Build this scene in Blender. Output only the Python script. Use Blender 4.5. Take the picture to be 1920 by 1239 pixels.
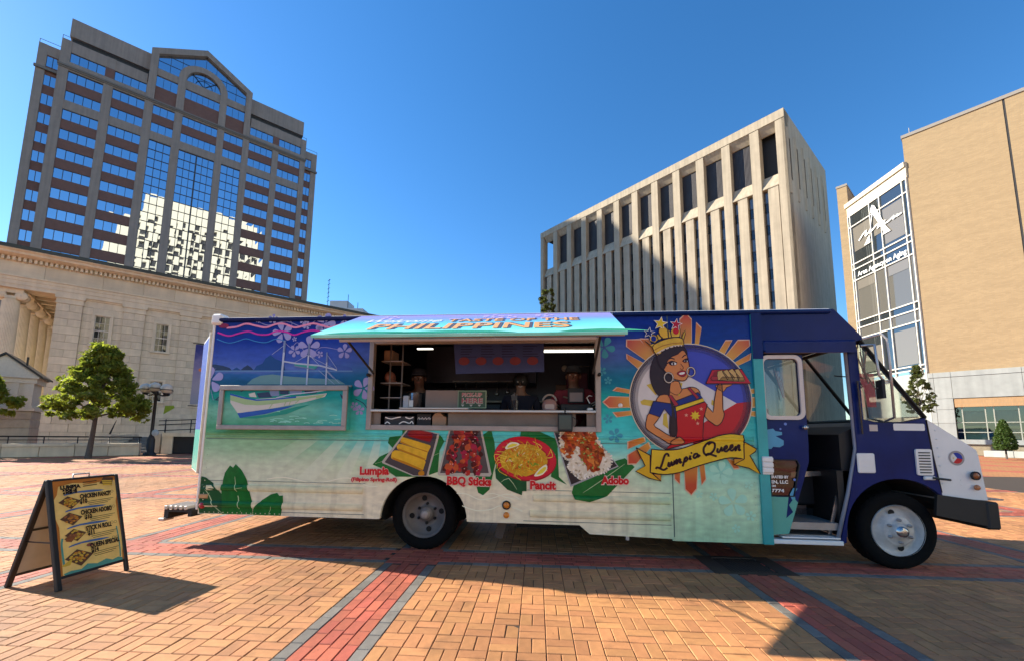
import bpy, math, random
from mathutils import Vector, Matrix
from mathutils.geometry import tessellate_polygon

for o in list(bpy.data.objects):
    bpy.data.objects.remove(o)
random.seed(11)
sc = bpy.context.scene
col = sc.collection
R = math.radians

# ------------------------------------------------------------------ camera
EYE = 1.5
cam = bpy.data.cameras.new('camera')
cam.sensor_width = 36.0
cam.lens = 767.0 / 1920.0 * 36.0
cam.shift_y = 0.0523
cam.clip_start = 0.05
cam.clip_end = 5000
camo = bpy.data.objects.new('camera', cam)
col.objects.link(camo)
pit, rol = R(6.74), R(0.62)
fw = Vector((0, math.cos(pit), math.sin(pit)))
up = Vector((0, -math.sin(pit), math.cos(pit)))
rt = Vector((1, 0, 0))
r2 = rt * math.cos(rol) + up * math.sin(rol)
u2 = up * math.cos(rol) - rt * math.sin(rol)
m = Matrix((r2, u2, -fw)).transposed().to_4x4()
m.translation = Vector((0, 0, EYE))
camo.matrix_world = m
sc.camera = camo

# ------------------------------------------------------------------ sky and sun
SUN_EL, SUN_AZ = R(31.3), R(163.0)     # direction towards the sun: azimuth measured from +X to +Y
SUN_DIR = Vector((math.cos(SUN_EL) * math.cos(SUN_AZ), math.cos(SUN_EL) * math.sin(SUN_AZ), math.sin(SUN_EL)))
world = bpy.data.worlds.new('World')
sc.world = world
world.use_nodes = True
wn = world.node_tree
bg = wn.nodes['Background']
sky = wn.nodes.new('ShaderNodeTexSky')
sky.sky_type = 'NISHITA'
sky.sun_disc = False
sky.sun_elevation = SUN_EL
sky.sun_rotation = R(90) - SUN_AZ
sky.altitude = 250
sky.air_density = 1.0
sky.dust_density = 0.12
sky.ozone_density = 3.5
hsv = wn.nodes.new('ShaderNodeHueSaturation')
hsv.inputs['Saturation'].default_value = 1.25
wn.links.new(sky.outputs[0], hsv.inputs['Color'])
wn.links.new(hsv.outputs[0], bg.inputs[0])
bg.inputs[1].default_value = 0.108
sun = bpy.data.lights.new('sun', 'SUN')
sun.energy = 5.0
sun.angle = R(0.5)
sun.color = (1.0, 0.90, 0.74)
suno = bpy.data.objects.new('sun', sun)
suno.rotation_euler = (-SUN_DIR).to_track_quat('-Z', 'Y').to_euler()
suno.location = (-30, 10, 40)
col.objects.link(suno)
sc.view_settings.view_transform = 'Standard'
sc.view_settings.look = 'None'
sc.view_settings.exposure = 1.17
sc.view_settings.gamma = 1.0
sc.view_settings.use_curve_mapping = False
sc.render.engine = 'CYCLES'

# ------------------------------------------------------------------ materials
MATS = {}
def srgb(r, g, b):
    f = lambda c: (c / 255 / 12.92) if c <= 10 else ((c / 255 + 0.055) / 1.055) ** 2.4
    return (f(r), f(g), f(b))

def M(name, c=(0.5, 0.5, 0.5), rough=0.6, metal=0.0, var=0.12, scale=6.0, bump=0.0, bscale=None, spec=0.5,
      alpha=1.0, coat=0.0, streak=0.0, emit=None, tint=0.0, stain=0.0, trans=0.0, stretch=(1, 1, 1)):
    if name in MATS:
        return MATS[name]
    ma = bpy.data.materials.new(name)
    ma.use_nodes = True
    nt = ma.node_tree
    N, L = nt.nodes, nt.links
    b = N['Principled BSDF']
    b.inputs['Roughness'].default_value = rough
    b.inputs['Metallic'].default_value = metal
    b.inputs['Specular IOR Level'].default_value = spec
    b.inputs['Coat Weight'].default_value = coat
    b.inputs['Coat Roughness'].default_value = 0.08
    tc = N.new('ShaderNodeTexCoord')
    mp = N.new('ShaderNodeMapping')
    mp.inputs['Scale'].default_value = stretch
    L.new(tc.outputs['Object'], mp.inputs['Vector'])
    no = N.new('ShaderNodeTexNoise')
    no.inputs['Scale'].default_value = scale
    no.inputs['Detail'].default_value = 7
    no.inputs['Roughness'].default_value = 0.65
    L.new(mp.outputs[0], no.inputs['Vector'])
    val = N.new('ShaderNodeMapRange')
    val.inputs['From Min'].default_value = 0.25
    val.inputs['From Max'].default_value = 0.75
    val.inputs['To Min'].default_value = 1 - var
    val.inputs['To Max'].default_value = 1 + var
    L.new(no.outputs['Fac'], val.inputs['Value'])
    fac = val.outputs[0]
    if streak:                     # rain streaks: noise stretched along z
        m2 = N.new('ShaderNodeMapping')
        m2.inputs['Scale'].default_value = (1.3, 1.3, 0.06)
        L.new(tc.outputs['Object'], m2.inputs['Vector'])
        n2 = N.new('ShaderNodeTexNoise')
        n2.inputs['Scale'].default_value = 2.0
        n2.inputs['Detail'].default_value = 5
        L.new(m2.outputs[0], n2.inputs['Vector'])
        v2 = N.new('ShaderNodeMapRange')
        v2.inputs['From Min'].default_value = 0.35
        v2.inputs['From Max'].default_value = 0.65
        v2.inputs['To Min'].default_value = 1 - streak
        v2.inputs['To Max'].default_value = 1 + streak * 0.5
        L.new(n2.outputs['Fac'], v2.inputs['Value'])
        mm = N.new('ShaderNodeMath'); mm.operation = 'MULTIPLY'
        L.new(fac, mm.inputs[0]); L.new(v2.outputs[0], mm.inputs[1])
        fac = mm.outputs[0]
    if stain:                      # dirt that runs on across neighbouring pieces
        ge = N.new('ShaderNodeNewGeometry')
        for sc_, lo, hi, k in ((0.55, 0.42, 0.66, stain), (3.2, 0.56, 0.7, stain * 0.8), (26.0, 0.66, 0.74, stain * 0.9)):
            ns = N.new('ShaderNodeTexNoise'); ns.inputs['Scale'].default_value = sc_; ns.inputs['Detail'].default_value = 4
            L.new(ge.outputs['Position'], ns.inputs['Vector'])
            vs = N.new('ShaderNodeMapRange'); vs.inputs['From Min'].default_value = lo; vs.inputs['From Max'].default_value = hi
            vs.inputs['To Min'].default_value = 1.0 + 0.15 * stain; vs.inputs['To Max'].default_value = 1.0 - k
            L.new(ns.outputs['Fac'], vs.inputs['Value'])
            mm = N.new('ShaderNodeMath'); mm.operation = 'MULTIPLY'
            L.new(fac, mm.inputs[0]); L.new(vs.outputs[0], mm.inputs[1]); fac = mm.outputs[0]
    if tint:                       # piece-to-piece variation: a mesh attribute plus the object's own random number
        at = N.new('ShaderNodeAttribute'); at.attribute_name = 'rnd'
        oi = N.new('ShaderNodeObjectInfo')
        ad = N.new('ShaderNodeMath'); ad.operation = 'ADD'
        L.new(at.outputs['Fac'], ad.inputs[0]); L.new(oi.outputs['Random'], ad.inputs[1])
        fr = N.new('ShaderNodeMath'); fr.operation = 'FRACT'
        L.new(ad.outputs[0], fr.inputs[0])
        mr = N.new('ShaderNodeMapRange')
        mr.inputs['To Min'].default_value = 1 - tint
        mr.inputs['To Max'].default_value = 1 + tint
        L.new(fr.outputs[0], mr.inputs['Value'])
        mm = N.new('ShaderNodeMath'); mm.operation = 'MULTIPLY'
        L.new(fac, mm.inputs[0]); L.new(mr.outputs[0], mm.inputs[1])
        fac = mm.outputs[0]
        hs = N.new('ShaderNodeHueSaturation')
        hs.inputs['Color'].default_value = (*c, 1)
        hm = N.new('ShaderNodeMapRange')
        hm.inputs['To Min'].default_value = 0.5 - tint * 0.03
        hm.inputs['To Max'].default_value = 0.5 + tint * 0.03
        f2 = N.new('ShaderNodeMath'); f2.operation = 'MULTIPLY'; f2.inputs[1].default_value = 7.31
        f3 = N.new('ShaderNodeMath'); f3.operation = 'FRACT'
        L.new(fr.outputs[0], f2.inputs[0]); L.new(f2.outputs[0], f3.inputs[0]); L.new(f3.outputs[0], hm.inputs['Value'])
        L.new(hm.outputs[0], hs.inputs['Hue'])
        csrc = hs.outputs[0]
    else:
        rgb = N.new('ShaderNodeRGB'); rgb.outputs[0].default_value = (*c, 1)
        csrc = rgb.outputs[0]
    mul = N.new('ShaderNodeVectorMath'); mul.operation = 'SCALE'
    L.new(csrc, mul.inputs[0]); L.new(fac, mul.inputs['Scale'])
    L.new(mul.outputs[0], b.inputs['Base Color'])
    if bump:
        nb = N.new('ShaderNodeTexNoise')
        nb.inputs['Scale'].default_value = bscale or scale * 6
        nb.inputs['Detail'].default_value = 5
        L.new(mp.outputs[0], nb.inputs['Vector'])
        bp = N.new('ShaderNodeBump')
        bp.inputs['Strength'].default_value = bump
        bp.inputs['Distance'].default_value = 0.02
        L.new(nb.outputs['Fac'], bp.inputs['Height'])
        L.new(bp.outputs[0], b.inputs['Normal'])
    if alpha < 1:
        b.inputs['Alpha'].default_value = alpha
    if emit:
        b.inputs['Emission Color'].default_value = (*emit[0], 1)
        b.inputs['Emission Strength'].default_value = emit[1]
    if trans:
        tl = N.new('ShaderNodeBsdfTranslucent')
        t2 = N.new('ShaderNodeVectorMath'); t2.operation = 'MULTIPLY'; t2.inputs[1].default_value = (2.3, 2.3, 1.6)
        L.new(mul.outputs[0], t2.inputs[0]); L.new(t2.outputs[0], tl.inputs['Color'])
        mx = N.new('ShaderNodeMixShader'); mx.inputs[0].default_value = trans
        L.new(b.outputs[0], mx.inputs[1]); L.new(tl.outputs[0], mx.inputs[2])
        L.new(mx.outputs[0], N['Material Output'].inputs['Surface'])
    MATS[name] = ma
    return ma

def PR(name, c, alpha=1.0, rough=0.26, var=0.05):          # flat print on vinyl
    c = tuple(min(0.85, x * 1.15) for x in c)
    return M('print_' + name, c, rough=rough, var=var, scale=9, alpha=alpha, spec=0.2)

def GLASS(name, tint=(0.75, 0.82, 0.8), amount=0.75, rough=0.02):   # thin pane: see-through plus mirror reflection
    if name in MATS:
        return MATS[name]
    ma = bpy.data.materials.new(name); ma.use_nodes = True
    N, L = ma.node_tree.nodes, ma.node_tree.links
    N.remove(N['Principled BSDF'])
    tr = N.new('ShaderNodeBsdfTransparent'); tr.inputs[0].default_value = (*[t * amount for t in tint], 1)
    gl = N.new('ShaderNodeBsdfGlossy'); gl.inputs['Roughness'].default_value = rough
    fr = N.new('ShaderNodeFresnel'); fr.inputs[0].default_value = 1.55
    ad = N.new('ShaderNodeMath'); ad.operation = 'MULTIPLY_ADD'; ad.inputs[1].default_value = 1.0; ad.inputs[2].default_value = 0.04
    L.new(fr.outputs[0], ad.inputs[0])
    mx = N.new('ShaderNodeMixShader')
    L.new(ad.outputs[0], mx.inputs[0]); L.new(tr.outputs[0], mx.inputs[1]); L.new(gl.outputs[0], mx.inputs[2])
    L.new(mx.outputs[0], N['Material Output'].inputs['Surface'])
    MATS[name] = ma
    return ma

def MIRROR(name, refl=(0.55, 0.62, 0.7), base=(0.01, 0.02, 0.03), mixf=0.75, bump=0.0, bscale=0.5, rough=0.015):  # coated office glazing
    if name in MATS:
        return MATS[name]
    ma = bpy.data.materials.new(name); ma.use_nodes = True
    N, L = ma.node_tree.nodes, ma.node_tree.links
    N.remove(N['Principled BSDF'])
    d = N.new('ShaderNodeBsdfDiffuse'); d.inputs[0].default_value = (*base, 1)
    gl = N.new('ShaderNodeBsdfGlossy'); gl.inputs['Roughness'].default_value = rough; gl.inputs[0].default_value = (*refl, 1)
    mx = N.new('ShaderNodeMixShader'); mx.inputs[0].default_value = mixf
    L.new(d.outputs[0], mx.inputs[1]); L.new(gl.outputs[0], mx.inputs[2])
    if bump:
        tc = N.new('ShaderNodeTexCoord')
        nb = N.new('ShaderNodeTexNoise'); nb.inputs['Scale'].default_value = bscale; nb.inputs['Detail'].default_value = 1.0
        L.new(tc.outputs['Object'], nb.inputs['Vector'])
        bp = N.new('ShaderNodeBump'); bp.inputs['Strength'].default_value = bump; bp.inputs['Distance'].default_value = 0.05
        L.new(nb.outputs['Fac'], bp.inputs['Height']); L.new(bp.outputs[0], gl.inputs['Normal'])
    L.new(mx.outputs[0], N['Material Output'].inputs['Surface'])
    MATS[name] = ma
    return ma

# ------------------------------------------------------------------ mesh helpers
class MB:
    """collects shapes, then links them as one mesh object"""
    def __init__(s):
        s.v, s.f, s.m, s.s = [], [], [], []
    def add(s, vs, fs, m=0, smooth=False):
        o = len(s.v)
        s.v += [tuple(v) for v in vs]
        for f in fs:
            s.f.append(tuple(i + o for i in f)); s.m.append(m); s.s.append(smooth)
        return s
    def box(s, x0, x1, y0, y1, z0, z1, m=0):
        v = [(x0, y0, z0), (x1, y0, z0), (x1, y1, z0), (x0, y1, z0), (x0, y0, z1), (x1, y0, z1), (x1, y1, z1), (x0, y1, z1)]
        return s.add(v, [(0, 3, 2, 1), (4, 5, 6, 7), (0, 1, 5, 4), (1, 2, 6, 5), (2, 3, 7, 6), (3, 0, 4, 7)], m)
    def bbox(s, x0, x1, y0, y1, z0, z1, c=0.01, m=0):        # box with chamfered edges
        xs, ys, zs = (x0, x1), (y0, y1), (z0, z1)
        v = []; idx = {}
        for i in (0, 1):
            for j in (0, 1):
                for k in (0, 1):
                    for ax in range(3):
                        p = [xs[i], ys[j], zs[k]]
                        for a, q in ((0, i), (1, j), (2, k)):
                            if a != ax:
                                p[a] += c if q == 0 else -c
                        idx[(i, j, k, ax)] = len(v); v.append(tuple(p))
        f = []
        for i in (0, 1): f.append([idx[(i, j, k, 0)] for j, k in ((0, 0), (1, 0), (1, 1), (0, 1))])
        for j in (0, 1): f.append([idx[(i, j, k, 1)] for i, k in ((0, 0), (1, 0), (1, 1), (0, 1))])
        for k in (0, 1): f.append([idx[(i, j, k, 2)] for i, j in ((0, 0), (1, 0), (1, 1), (0, 1))])
        for j in (0, 1):
            for k in (0, 1): f.append([idx[(0, j, k, 1)], idx[(1, j, k, 1)], idx[(1, j, k, 2)], idx[(0, j, k, 2)]])
        for i in (0, 1):
            for k in (0, 1): f.append([idx[(i, 0, k, 0)], idx[(i, 1, k, 0)], idx[(i, 1, k, 2)], idx[(i, 0, k, 2)]])
        for i in (0, 1):
            for j in (0, 1): f.append([idx[(i, j, 0, 0)], idx[(i, j, 1, 0)], idx[(i, j, 1, 1)], idx[(i, j, 0, 1)]])
        for i in (0, 1):
            for j in (0, 1):
                for k in (0, 1): f.append([idx[(i, j, k, a)] for a in range(3)])
        return s.add(v, f, m)
    def flat(s, pts, y, m=0, holes=()):                       # polygon in the xz plane at depth y
        loops = [list(pts)] + [list(h) for h in holes]
        tr = tessellate_polygon([[Vector((p[0], p[1], 0)) for p in l] for l in loops])
        allp = [p for l in loops for p in l]
        return s.add([(p[0], y, p[1]) for p in allp], [tuple(t) for t in tr], m)
    def prism(s, pts, y0, y1, m=0, holes=(), me=None):         # outline in xz, thick along y
        s.flat(pts, y0, m, holes); s.flat(pts, y1, m, holes)
        for l in [list(pts)] + [list(h) for h in holes]:
            n = len(l)
            v = [(p[0], y0, p[1]) for p in l] + [(p[0], y1, p[1]) for p in l]
            s.add(v, [(i, (i + 1) % n, n + (i + 1) % n, n + i) for i in range(n)], m if me is None else me)
        return s
    def prismz(s, pts, z0, z1, m=0):                          # outline in xy, extruded along z
        tr = tessellate_polygon([[Vector((p[0], p[1], 0)) for p in pts]])
        n = len(pts)
        for z in (z0, z1): s.add([(p[0], p[1], z) for p in pts], [tuple(t) for t in tr], m)
        return s.add([(p[0], p[1], z0) for p in pts] + [(p[0], p[1], z1) for p in pts],
                     [(i, (i + 1) % n, n + (i + 1) % n, n + i) for i in range(n)], m)
    def prismx(s, pts, x0, x1, m=0):                          # outline in yz, extruded along x
        tr = tessellate_polygon([[Vector((p[0], p[1], 0)) for p in pts]])
        n = len(pts)
        for x in (x0, x1): s.add([(x, p[0], p[1]) for p in pts], [tuple(t) for t in tr], m)
        return s.add([(x0, p[0], p[1]) for p in pts] + [(x1, p[0], p[1]) for p in pts],
                     [(i, (i + 1) % n, n + (i + 1) % n, n + i) for i in range(n)], m)
    def tube(s, path, r, n=8, m=0, closed=False, cap=True):
        P = [Vector(p) for p in path]; k = len(P)
        rr = r if isinstance(r, (list, tuple)) else [r] * k
        rings = []
        prev = None
        for i, p in enumerate(P):
            if closed: t = (P[(i + 1) % k] - P[i - 1])
            elif i == 0: t = P[1] - P[0]
            elif i == k - 1: t = P[-1] - P[-2]
            else: t = P[i + 1] - P[i - 1]
            t.normalize()
            if prev is None:
                a = t.orthogonal().normalized()
            else:
                a = prev - t * prev.dot(t)
                a = a.normalized() if a.length > 1e-6 else t.orthogonal().normalized()
            prev = a
            b = t.cross(a)
            rings.append([p + (a * math.cos(2 * math.pi * j / n) + b * math.sin(2 * math.pi * j / n)) * rr[i] for j in range(n)])
        v = [q for ring in rings for q in ring]
        f = []
        for i in range(k if closed else k - 1):
            i2 = (i + 1) % k
            for j in range(n):
                f.append((i * n + j, i * n + (j + 1) % n, i2 * n + (j + 1) % n, i2 * n + j))
        if cap and not closed:
            f.append(tuple(range(n))); f.append(tuple(range((k - 1) * n, k * n)))
        return s.add(v, f, m, True)
    def lathe(s, prof, c, axis='z', n=24, m=0, smooth=True, cap=True):   # prof: (radius, height along axis)
        v = []
        for r, h in prof:
            for j in range(n):
                a = 2 * math.pi * j / n
                x, y = r * math.cos(a), r * math.sin(a)
                if axis == 'z': p = (c[0] + x, c[1] + y, c[2] + h)
                elif axis == 'y': p = (c[0] + x, c[1] + h, c[2] + y)
                else: p = (c[0] + h, c[1] + x, c[2] + y)
                v.append(p)
        f = []
        for i in range(len(prof) - 1):
            for j in range(n):
                f.append((i * n + j, i * n + (j + 1) % n, (i + 1) * n + (j + 1) % n, (i + 1) * n + j))
        if cap and prof[0][0] > 1e-5: f.append(tuple(range(n)))
        if cap and prof[-1][0] > 1e-5: f.append(tuple(range((len(prof) - 1) * n, len(prof) * n)))
        return s.add(v, f, m, smooth)
    def ball(s, c, r, n=12, k=8, m=0):
        rx, ry, rz = r if isinstance(r, (tuple, list)) else (r, r, r)
        v = []; f = []
        for i in range(k + 1):
            t = math.pi * i / k
            for j in range(n):
                a = 2 * math.pi * j / n
                v.append((c[0] + rx * math.sin(t) * math.cos(a), c[1] + ry * math.sin(t) * math.sin(a), c[2] + rz * math.cos(t)))
        for i in range(k):
            for j in range(n):
                f.append((i * n + j, i * n + (j + 1) % n, (i + 1) * n + (j + 1) % n, (i + 1) * n + j))
        return s.add(v, f, m, True)
    def stroke(s, pts, w, y, m=0, smooth=3, taper=False):       # drawn line in the xz plane
        P = spline(pts, smooth)
        n = len(P)
        v = []
        for i in range(n):
            a, b = P[max(i - 1, 0)], P[min(i + 1, n - 1)]
            dx, dz = b[0] - a[0], b[1] - a[1]
            l = math.hypot(dx, dz) or 1
            k = w / 2
            if taper: k *= 0.35 + 0.65 * math.sin(math.pi * min(1, max(0, i / (n - 1))))
            v += [(P[i][0] - dz / l * k, y, P[i][1] + dx / l * k), (P[i][0] + dz / l * k, y, P[i][1] - dx / l * k)]
        return s.add(v, [(2 * i, 2 * i + 1, 2 * i + 3, 2 * i + 2) for i in range(n - 1)], m)
    def mesh(s, name, mats):
        me = bpy.data.meshes.new(name)
        me.from_pydata(s.v, [], s.f)
        for ma in (mats if isinstance(mats, (list, tuple)) else [mats]):
            me.materials.append(ma)
        me.polygons.foreach_set('material_index', s.m)
        me.polygons.foreach_set('use_smooth', s.s)
        me.update()
        return me
    def build(s, name, mats, parent=None, **kw):
        o = bpy.data.objects.new(name, s.mesh(name, mats))
        return put(o, parent, **kw)

def _split(s, name, mats, parent=None, **kw):
    """links every connected piece of the collected shapes as a mesh object of its own"""
    key = {}; rep = []
    for v in s.v:
        rep.append(key.setdefault((round(v[0], 4), round(v[1], 4), round(v[2], 4)), len(rep)))
    par = list(range(len(s.v)))
    def find(a):
        while par[a] != a:
            par[a] = par[par[a]]; a = par[a]
        return a
    for f in s.f:
        r0 = find(rep[f[0]])
        for i in f[1:]: par[find(rep[i])] = r0
    comp = {}
    for k, f in enumerate(s.f): comp.setdefault(find(rep[f[0]]), []).append(k)
    out = []
    for ks in comp.values():
        q = type(s).__new__(type(s)); q.__dict__.update(s.__dict__)
        mp = {}; q.v = []; q.f = []; q.m = []; q.s = []
        for k in ks:
            t = []
            for i in s.f[k]:
                if i not in mp: mp[i] = len(q.v); q.v.append(s.v[i])
                t.append(mp[i])
            q.f.append(tuple(t)); q.m.append(s.m[k]); q.s.append(s.s[k])
        out.append(q.build(name, mats, parent, **kw))
    return out
MB.split = _split

def put(o, parent=None, loc=None, rot=None, label=None, cat=None, group=None, kind=None):
    col.objects.link(o)
    if parent: o.parent = parent
    if loc: o.location = loc
    if rot: o.rotation_euler = rot
    if label: o['label'] = label
    if cat: o['category'] = cat
    if group: o['group'] = group
    if kind: o['kind'] = kind
    return o

def empty(name, loc=(0, 0, 0), rz=0.0, label=None, cat=None, group=None, kind=None, parent=None):
    o = bpy.data.objects.new(name, None)
    o.empty_display_size = 0.3
    return put(o, parent, loc=loc, rot=(0, 0, rz), label=label, cat=cat, group=group, kind=kind)

def bevel(o, w=0.02, seg=3, ang=40):
    md = o.modifiers.new('bevel', 'BEVEL'); md.width = w; md.segments = seg; md.limit_method = 'ANGLE'; md.angle_limit = R(ang)
    return o

def inst(me, name, parent, loc=(0, 0, 0), rot=(0, 0, 0), scale=None):
    o = bpy.data.objects.new(name, me)
    put(o, parent, loc=loc, rot=rot)
    if scale: o.scale = scale
    return o

def spline(pts, k=3):
    if k <= 1 or len(pts) < 3: return list(pts)
    out = []
    n = len(pts)
    for i in range(n - 1):
        p0, p1, p2, p3 = pts[max(i - 1, 0)], pts[i], pts[i + 1], pts[min(i + 2, n - 1)]
        for j in range(k):
            t = j / k
            out.append(tuple(0.5 * ((2 * b) + (-a + c) * t + (2 * a - 5 * b + 4 * c - d) * t * t + (-a + 3 * b - 3 * c + d) * t ** 3)
                             for a, b, c, d in zip(p0, p1, p2, p3)))
    out.append(tuple(pts[-1]))
    return out

def closed_spline(pts, k=3):
    n = len(pts); out = []
    for i in range(n):
        p0, p1, p2, p3 = pts[i - 1], pts[i], pts[(i + 1) % n], pts[(i + 2) % n]
        for j in range(k):
            t = j / k
            out.append(tuple(0.5 * ((2 * b) + (-a + c) * t + (2 * a - 5 * b + 4 * c - d) * t * t + (-a + 3 * b - 3 * c + d) * t ** 3)
                             for a, b, c, d in zip(p0, p1, p2, p3)))
    return out

def circ(cx, cz, rx, rz=None, n=32, a0=0.0, a1=360.0):
    rz = rz or rx
    full = abs(a1 - a0) >= 360
    k = n if full else n + 1
    return [(cx + rx * math.cos(R(a0 + (a1 - a0) * i / n)), cz + rz * math.sin(R(a0 + (a1 - a0) * i / n))) for i in range(k)]

def star(cx, cz, r, r2, n=5, rot=90):
    return [(cx + (r if i % 2 == 0 else r2) * math.cos(R(rot + 180 * i / n)), cz + (r if i % 2 == 0 else r2) * math.sin(R(rot + 180 * i / n))) for i in range(2 * n)]

def rndrect(x0, x1, z0, z1, r, n=5):
    out = []
    for cx, cz, a in ((x1 - r, z1 - r, 0), (x0 + r, z1 - r, 90), (x0 + r, z0 + r, 180), (x1 - r, z0 + r, 270)):
        out += [(cx + r * math.cos(R(a + 90 * i / n)), cz + r * math.sin(R(a + 90 * i / n))) for i in range(n + 1)]
    return out

def text_mesh(txt, size, bold=0.0, shear=0.0, spacing=1.0, width=None, depth=0.0):
    """lettering as a mesh in the xy plane, origin at the baseline's left end"""
    cu = bpy.data.curves.new('lettering', 'FONT')
    cu.body = txt; cu.size = size; cu.offset = bold; cu.shear = shear; cu.space_character = spacing
    cu.resolution_u = 3; cu.extrude = depth
    ob = bpy.data.objects.new('lettering', cu)
    col.objects.link(ob)
    dg = bpy.context.evaluated_depsgraph_get()
    me = bpy.data.meshes.new_from_object(ob.evaluated_get(dg))
    bpy.data.objects.remove(ob)
    if width:
        xs = [v.co.x for v in me.vertices]
        k = width / (max(xs) - min(xs)); x0 = min(xs)
        for v in me.vertices: v.co.x = (v.co.x - x0) * k
    return me

def letters(name, txt, size, mat, parent, x, y, z, ang=0.0, **kw):   # upright on a wall facing -y
    me = text_mesh(txt, size, **kw)
    me.materials.clear(); me.materials.append(mat)
    o = bpy.data.objects.new(name, me)
    put(o, parent, loc=(x, y, z), rot=(R(90), -ang, 0))
    return o

# ================================================================== GROUND
GA = R(3.5)
gc = Vector((math.cos(GA), -math.sin(GA), 0)); gd = Vector((math.sin(GA), math.cos(GA), 0))
UB = 0.101; SP = 38 * UB; P0, Q0 = -1.745, 4.83       # brick module, band spacing, band origin

def plaza_far_material():
    ma = bpy.data.materials.new('plaza_brick_far'); ma.use_nodes = True
    N, L = ma.node_tree.nodes, ma.node_tree.links
    b = N['Principled BSDF']; b.inputs['Roughness'].default_value = 0.75
    tc = N.new('ShaderNodeTexCoord'); sep = N.new('ShaderNodeSeparateXYZ'); L.new(tc.outputs['Object'], sep.inputs[0])
    def band(sock, off):
        a = N.new('ShaderNodeMath'); a.operation = 'SUBTRACT'; a.inputs[1].default_value = off; L.new(sock, a.inputs[0])
        f = N.new('ShaderNodeMath'); f.operation = 'FLOORED_MODULO'; f.inputs[1].default_value = SP; L.new(a.outputs[0], f.inputs[0])
        l = N.new('ShaderNodeMath'); l.operation = 'LESS_THAN'; l.inputs[1].default_value = 6 * UB; L.new(f.outputs[0], l.inputs[0])
        return l.outputs[0]
    mx = N.new('ShaderNodeMath'); mx.operation = 'MAXIMUM'
    L.new(band(sep.outputs[0], P0), mx.inputs[0]); L.new(band(sep.outputs[1], Q0), mx.inputs[1])
    br = N.new('ShaderNodeTexBrick')
    br.inputs['Scale'].default_value = 1.0
    br.inputs['Brick Width'].default_value = 2 * UB; br.inputs['Row Height'].default_value = UB
    br.inputs['Mortar Size'].default_value = 0.004
    br.inputs['Color1'].default_value = (*TAN, 1); br.inputs['Color2'].default_value = (TAN[0] * 0.8, TAN[1] * 0.76, TAN[2] * 0.74, 1)
    br.inputs['Mortar'].default_value = (0.07, 0.045, 0.03, 1)
    L.new(tc.outputs['Object'], br.inputs['Vector'])
    no = N.new('ShaderNodeTexNoise'); no.inputs['Scale'].default_value = 0.35; no.inputs['Detail'].default_value = 6
    L.new(tc.outputs['Object'], no.inputs['Vector'])
    mixc = N.new('ShaderNodeMix'); mixc.data_type = 'RGBA'
    L.new(mx.outputs[0], mixc.inputs[0]); L.new(br.outputs['Color'], mixc.inputs[6]); mixc.inputs[7].default_value = (*RED, 1)
    vr = N.new('ShaderNodeMapRange'); vr.inputs['To Min'].default_value = 0.75; vr.inputs['To Max'].default_value = 1.25
    L.new(no.outputs['Fac'], vr.inputs['Value'])
    s = N.new('ShaderNodeVectorMath'); s.operation = 'SCALE'; L.new(mixc.outputs[2], s.inputs[0]); L.new(vr.outputs[0], s.inputs['Scale'])
    L.new(s.outputs[0], b.inputs['Base Color'])
    return ma

TAN, RED, GREY = (0.43, 0.195, 0.076), (0.38, 0.09, 0.052), (0.15, 0.138, 0.122)
m_tan = M('paver_tan', TAN, rough=0.72, var=0.16, scale=14, bump=0.25, bscale=120, tint=0.14, stain=0.3)
m_red = M('paver_red', RED, rough=0.7, var=0.16, scale=14, bump=0.25, bscale=120, tint=0.18, stain=0.3)
m_grey = M('paver_grey', GREY, rough=0.75, var=0.18, scale=14, bump=0.25, bscale=120, tint=0.2, stain=0.3)

gb = MB(); gb.add([(-1500, -700, -0.05), (1500, -700, -0.05), (1500, 2500, -0.05), (-1500, 2500, -0.05)], [(0, 1, 2, 3)])
gb.build('ground', M('street_asphalt', (0.06, 0.058, 0.055), rough=0.9, var=0.25, scale=0.3), kind='structure')
plaza = MB().add([(-62, -30, -0.012), (62, -30, -0.012), (62, 62, -0.012), (-62, 62, -0.012)], [(0, 1, 2, 3)]).build(
    'plaza', plaza_far_material(), rot=(0, 0, -GA), kind='structure')
MB().add([(-19, 0.6, -0.007), (19, 0.6, -0.007), (19, 17.5, -0.007), (-19, 17.5, -0.007)], [(0, 1, 2, 3)]).build(
    'paving_bed', M('joint_sand', (0.045, 0.032, 0.024), rough=0.95, var=0.3, scale=20), plaza)

def paver_layout():
    """(p, q, rotated, kind) of every brick: basket weave fields, running-bond bands with grey edge rows"""
    out = []
    i0, i1 = -5, 4
    for i in range(i0, i1):
        for j in range(-2, 4):
            fp, fq = P0 + i * SP + 6 * UB, Q0 + j * SP + 6 * UB
            for a in range(16):
                for b in range(16):
                    cx, cy = fp + (2 * a + 1) * UB, fq + (2 * b + 1) * UB
                    if (a + b) % 2: out += [(cx, cy - UB / 2, 0, 0), (cx, cy + UB / 2, 0, 0)]
                    else: out += [(cx - UB / 2, cy, 1, 0), (cx + UB / 2, cy, 1, 0)]
            # band along depth, left of this field
            bp = P0 + i * SP
            for r in range(6):
                k = 2 if r in (0, 5) else 1
                for t in range(16):
                    out.append((bp + (r + 0.5) * UB, fq + (2 * t + 1) * UB - (UB if r % 2 and 0 < t else 0) * 0.5, 1, k))
            bq = Q0 + j * SP
            for r in range(6):
                k = 2 if r in (0, 5) else 1
                for t in range(19):
                    out.append((bp + (2 * t + 1) * UB - (0.5 * UB if r % 2 and t else 0), bq + (r + 0.5) * UB, 0, k if t > 2 else 1))
    return out

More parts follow.
